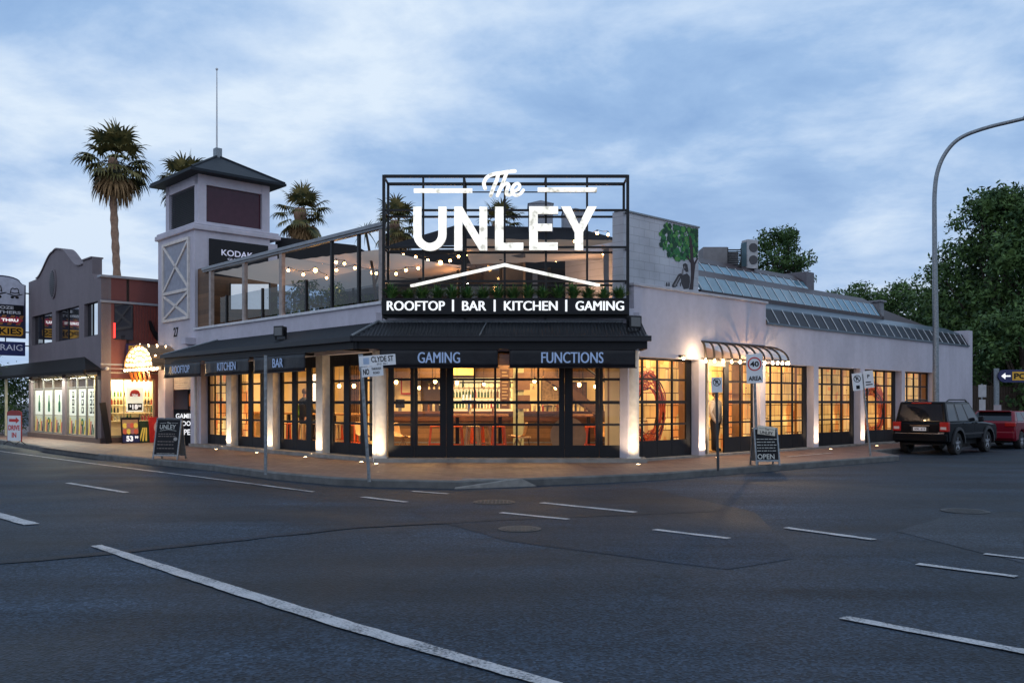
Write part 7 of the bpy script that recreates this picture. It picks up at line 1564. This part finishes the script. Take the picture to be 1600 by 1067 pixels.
def skel(shoulder_z, pelvis, kneeL, kneeR, footL, footR, handL, handR, elbL, elbR, headp, neck, faceY=1):
    """faceY=+1 means facing +y of the frame"""
    j = dict(pelvis=pelvis, belly=tuple((Vector(pelvis)*.55+Vector(neck)*.45)), chest=tuple((Vector(pelvis)*.25+Vector(neck)*.75)), neck=neck, head=headp)
    top = Vector(headp)+Vector((0,0,.10)); j['crown'] = tuple(top); j['chin'] = tuple(Vector(headp)+Vector((0,faceY*.06,-.06))); j['nose'] = tuple(Vector(headp)+Vector((0,faceY*.105,-.005)))
    ch = Vector(j['chest']); j['shL'] = (ch.x-.17, ch.y, shoulder_z); j['shR'] = (ch.x+.17, ch.y, shoulder_z); j['elL'] = elbL; j['elR'] = elbR; j['haL'] = handL; j['haR'] = handR
    pv = Vector(pelvis); j['hiL'] = (pv.x-.10, pv.y, pv.z-.06); j['hiR'] = (pv.x+.10, pv.y, pv.z-.06); j['knL'] = kneeL; j['knR'] = kneeR; j['anL'] = footL; j['anR'] = footR
    j['toL'] = (footL[0], footL[1]+faceY*.16, footL[2]-.04); j['toR'] = (footR[0], footR[1]+faceY*.16, footR[2]-.04)
    e = [('pelvis','belly'),('belly','chest'),('chest','neck'),('neck','head'),('head','crown'),('head','nose'),('chest','shL'),('shL','elL'),('elL','haL'),('chest','shR'),('shR','elR'),('elR','haR'),('pelvis','hiL'),('hiL','knL'),('knL','anL'),('anL','toL'),('pelvis','hiR'),('hiR','knR'),('knR','anR'),('anR','toR')]
    rad = dict(pelvis=(.13,.10), belly=(.125,.09), chest=(.14,.10), neck=.05, head=(.075,.085), crown=(.06,.07), nose=.018, shL=.055, shR=.055, elL=.04, elR=.04, haL=(.038,.018), haR=(.038,.018), hiL=.085, hiR=.085, knL=.055, knR=.055, anL=.035, anR=.035, toL=.03, toR=.03)
    del j['chin']
    for s in 'LR':
        a = Vector(j['el'+s]); b = Vector(j['ha'+s]); d = (b-a).normalized(); sd = Vector((1,0,0)) if abs(d.x) < .8 else Vector((0,1,0)); sd = (sd-d*sd.dot(d)).normalized(); dn = d.cross(sd)
        j['pa'+s] = tuple(b+d*.055); e.append(('ha'+s,'pa'+s)); rad['pa'+s] = (.036,.014); rad['ha'+s] = .024
        for k, (off, ln) in enumerate(((-.028,.055),(-.010,.07),(.010,.065),(.028,.05))):
            p0 = Vector(j['pa'+s])+sd*off+d*.015; j[f'f{k}a{s}'] = tuple(p0+d*ln*.5); j[f'f{k}b{s}'] = tuple(p0+d*ln*.85+dn*.02); e += [('pa'+s, f'f{k}a{s}'), (f'f{k}a{s}', f'f{k}b{s}')]; rad[f'f{k}a{s}'] = .009; rad[f'f{k}b{s}'] = .008
        j['th'+s] = tuple(b+d*.03+sd*.05); e.append(('ha'+s,'th'+s)); rad['th'+s] = .010
    j['_f'] = j['nose']
    j2 = {k: v for k, v in j.items() if k != '_f'}; return j, j2, e, rad
def make(M, args, label, top, pants, hairc, faceY, shoe=BLACKP, panel=None):
    j, j2, e, rad = skel(*args, faceY=faceY); J = {k: Vector(v) for k, v in j.items()}
    cl = {'jacket': (top, [[('pelvis',.15),('belly',.145),('chest',.165),((J['chest']+Vector((0,0,.10))),.12)],[('shL',.085),('elL',.062),('haL',.042)],[('shR',.085),('elR',.062),('haR',.042)]]),
          'trousers': (pants, [[('pelvis',.14),('hiL',.105),('knL',.078),('anL',.058)],[('pelvis',.14),('hiR',.105),('knR',.078),('anR',.058)]]),
          'shoe': (shoe, [[('anL',.045),('toL',.045)],[('anR',.045),('toR',.045)]])}
    # clothes chains start from a vector when needed
    cj = dict(j2); jj = {k: v for k, v in cj.items()}
    jj['_f'] = j['nose']; 
    names = [n for n in jj if n != '_f']; 
    t = thing('person', M, label, 'person')
    me = bpy.data.meshes.new('body'); bm = bmesh.new(); lay = bm.verts.layers.skin.verify(); vv = {}
    for n in names: v = bm.verts.new(jj[n]); r = rad[n]; v[lay].radius = r if isinstance(r, tuple) else (r, r); v[lay].use_root = (n == 'pelvis'); vv[n] = v
    for a, b in e: bm.edges.new((vv[a], vv[b]))
    bm.to_mesh(me); bm.free(); o = bpy.data.objects.new('body', me); COL.objects.link(o); o.parent = t; sk = o.modifiers.new('skin', 'SKIN'); sk.use_smooth_shade = True; ss = o.modifiers.new('sub', 'SUBSURF'); ss.levels = 2; ss.render_levels = 2; me.materials.append(SKIN)
    for nm, (mm, chains) in cl.items():
        if nm == 'shoe':
            for ch in chains: m = MB(M); pts = [J[c[0]] for c in ch]; m.tube(pts, [c[1] for c in ch], 10); m.ball(tuple(pts[0]), .045, 10); m.ball(tuple(pts[1]), .045, 10); m.build('shoe', mm, t, smooth='all')
            continue
        m = MB(M)
        for ch in chains: pts = [J[c[0]] if isinstance(c[0], str) else c[0] for c in ch]; m.tube(pts, [c[1] for c in ch], 14); m.ball(tuple(pts[0]), ch[0][1]*.99, 12); m.ball(tuple(pts[-1]), ch[-1][1]*.99, 12)
        m.build(nm, mm, t, smooth='all')
    h = J['head']; m = MB(M); m.lathe([(.001,.135),(.05,.125),(.085,.09),(.098,.04),(.095,0),(.085,-.03)], (h.x, h.y-faceY*.022, h.z), 16, cap=False); m.build('hair', mat('hair', hairc, .7), t, smooth='all')
    m = MB(M)
    for s in (-1, 1): m.ball((h.x+s*.03, h.y+faceY*.083, h.z+.02), .011, 8)
    m.build('eyes', SIGNB, t); m = MB(M); m.tube([(h.x-.024,h.y+faceY*.085,h.z-.05),(h.x,h.y+faceY*.09,h.z-.052),(h.x+.024,h.y+faceY*.085,h.z-.05)], .006, 5); m.build('mouth', mat('lips', (.35,.1,.08), .5), t)
    m = MB(M)
    for s in (-1, 1): m.ball((h.x+s*.085, h.y, h.z), .02, 8, 1.5)
    m.build('ears', SKIN, t, smooth='all')
    if panel: panel(t, J)
    return t
# seated on a stool in the street wing, back to the window
PM_ = FLw(474, .85); PMx = PM_.copy()
stool(PM_ @ Matrix.Rotation(.1, 4, 'Z'), WOODS, 'pale metal stool the dark jacketed person sits on')
def green(t, J):
    m = MB(PMx); m.xz([(J['chest'].x-.17,J['chest'].z+.02),(J['chest'].x-.06,J['chest'].z-.10),(J['chest'].x-.02,J['chest'].z-.32),(J['chest'].x-.12,J['chest'].z-.42),(J['chest'].x-.19,J['chest'].z-.30)], J['chest'].y-.20, J['chest'].y-.12); m.build('bright_green_panel', mat('lime_panel', (.25,.5,.04), .6), t, bevel=.01)
make(PMx, (1.42,(0,.02,.86),(-.13,.42,.80),(.13,.42,.80),(-.13,.36,.32),(.13,.36,.32),(-.16,.62,1.10),(.16,.62,1.10),(-.26,.18,1.12),(.26,.18,1.12),(.01,.08,1.68),(0,.04,1.50)), 'person in dark jacket with lime green side seated on a stool, back to the window', mat('dark_jacket', (.02,.02,.025), .7), mat('dark_jeans', (.02,.025,.04), .8), (.10,.06,.03), 1, panel=green)
# standing in the side entrance
PE = at(FR, 9.0, .52, .22, R(0))
make(PE, (1.40,(0,0,.93),(-.11,-.02,.50),(.12,.05,.50),(-.11,0,.09),(.13,.10,.09),(-.24,-.12,.92),(.22,-.05,.86),(-.25,.02,1.14),(.25,.02,1.12),(0,-.02,1.62),(0,0,1.47)), 'person in cream top and dark trousers standing inside the side entrance', mat('cream_top', (.55,.46,.36), .8), mat('dark_trousers', (.03,.025,.025), .8), (.06,.03,.015), -1)
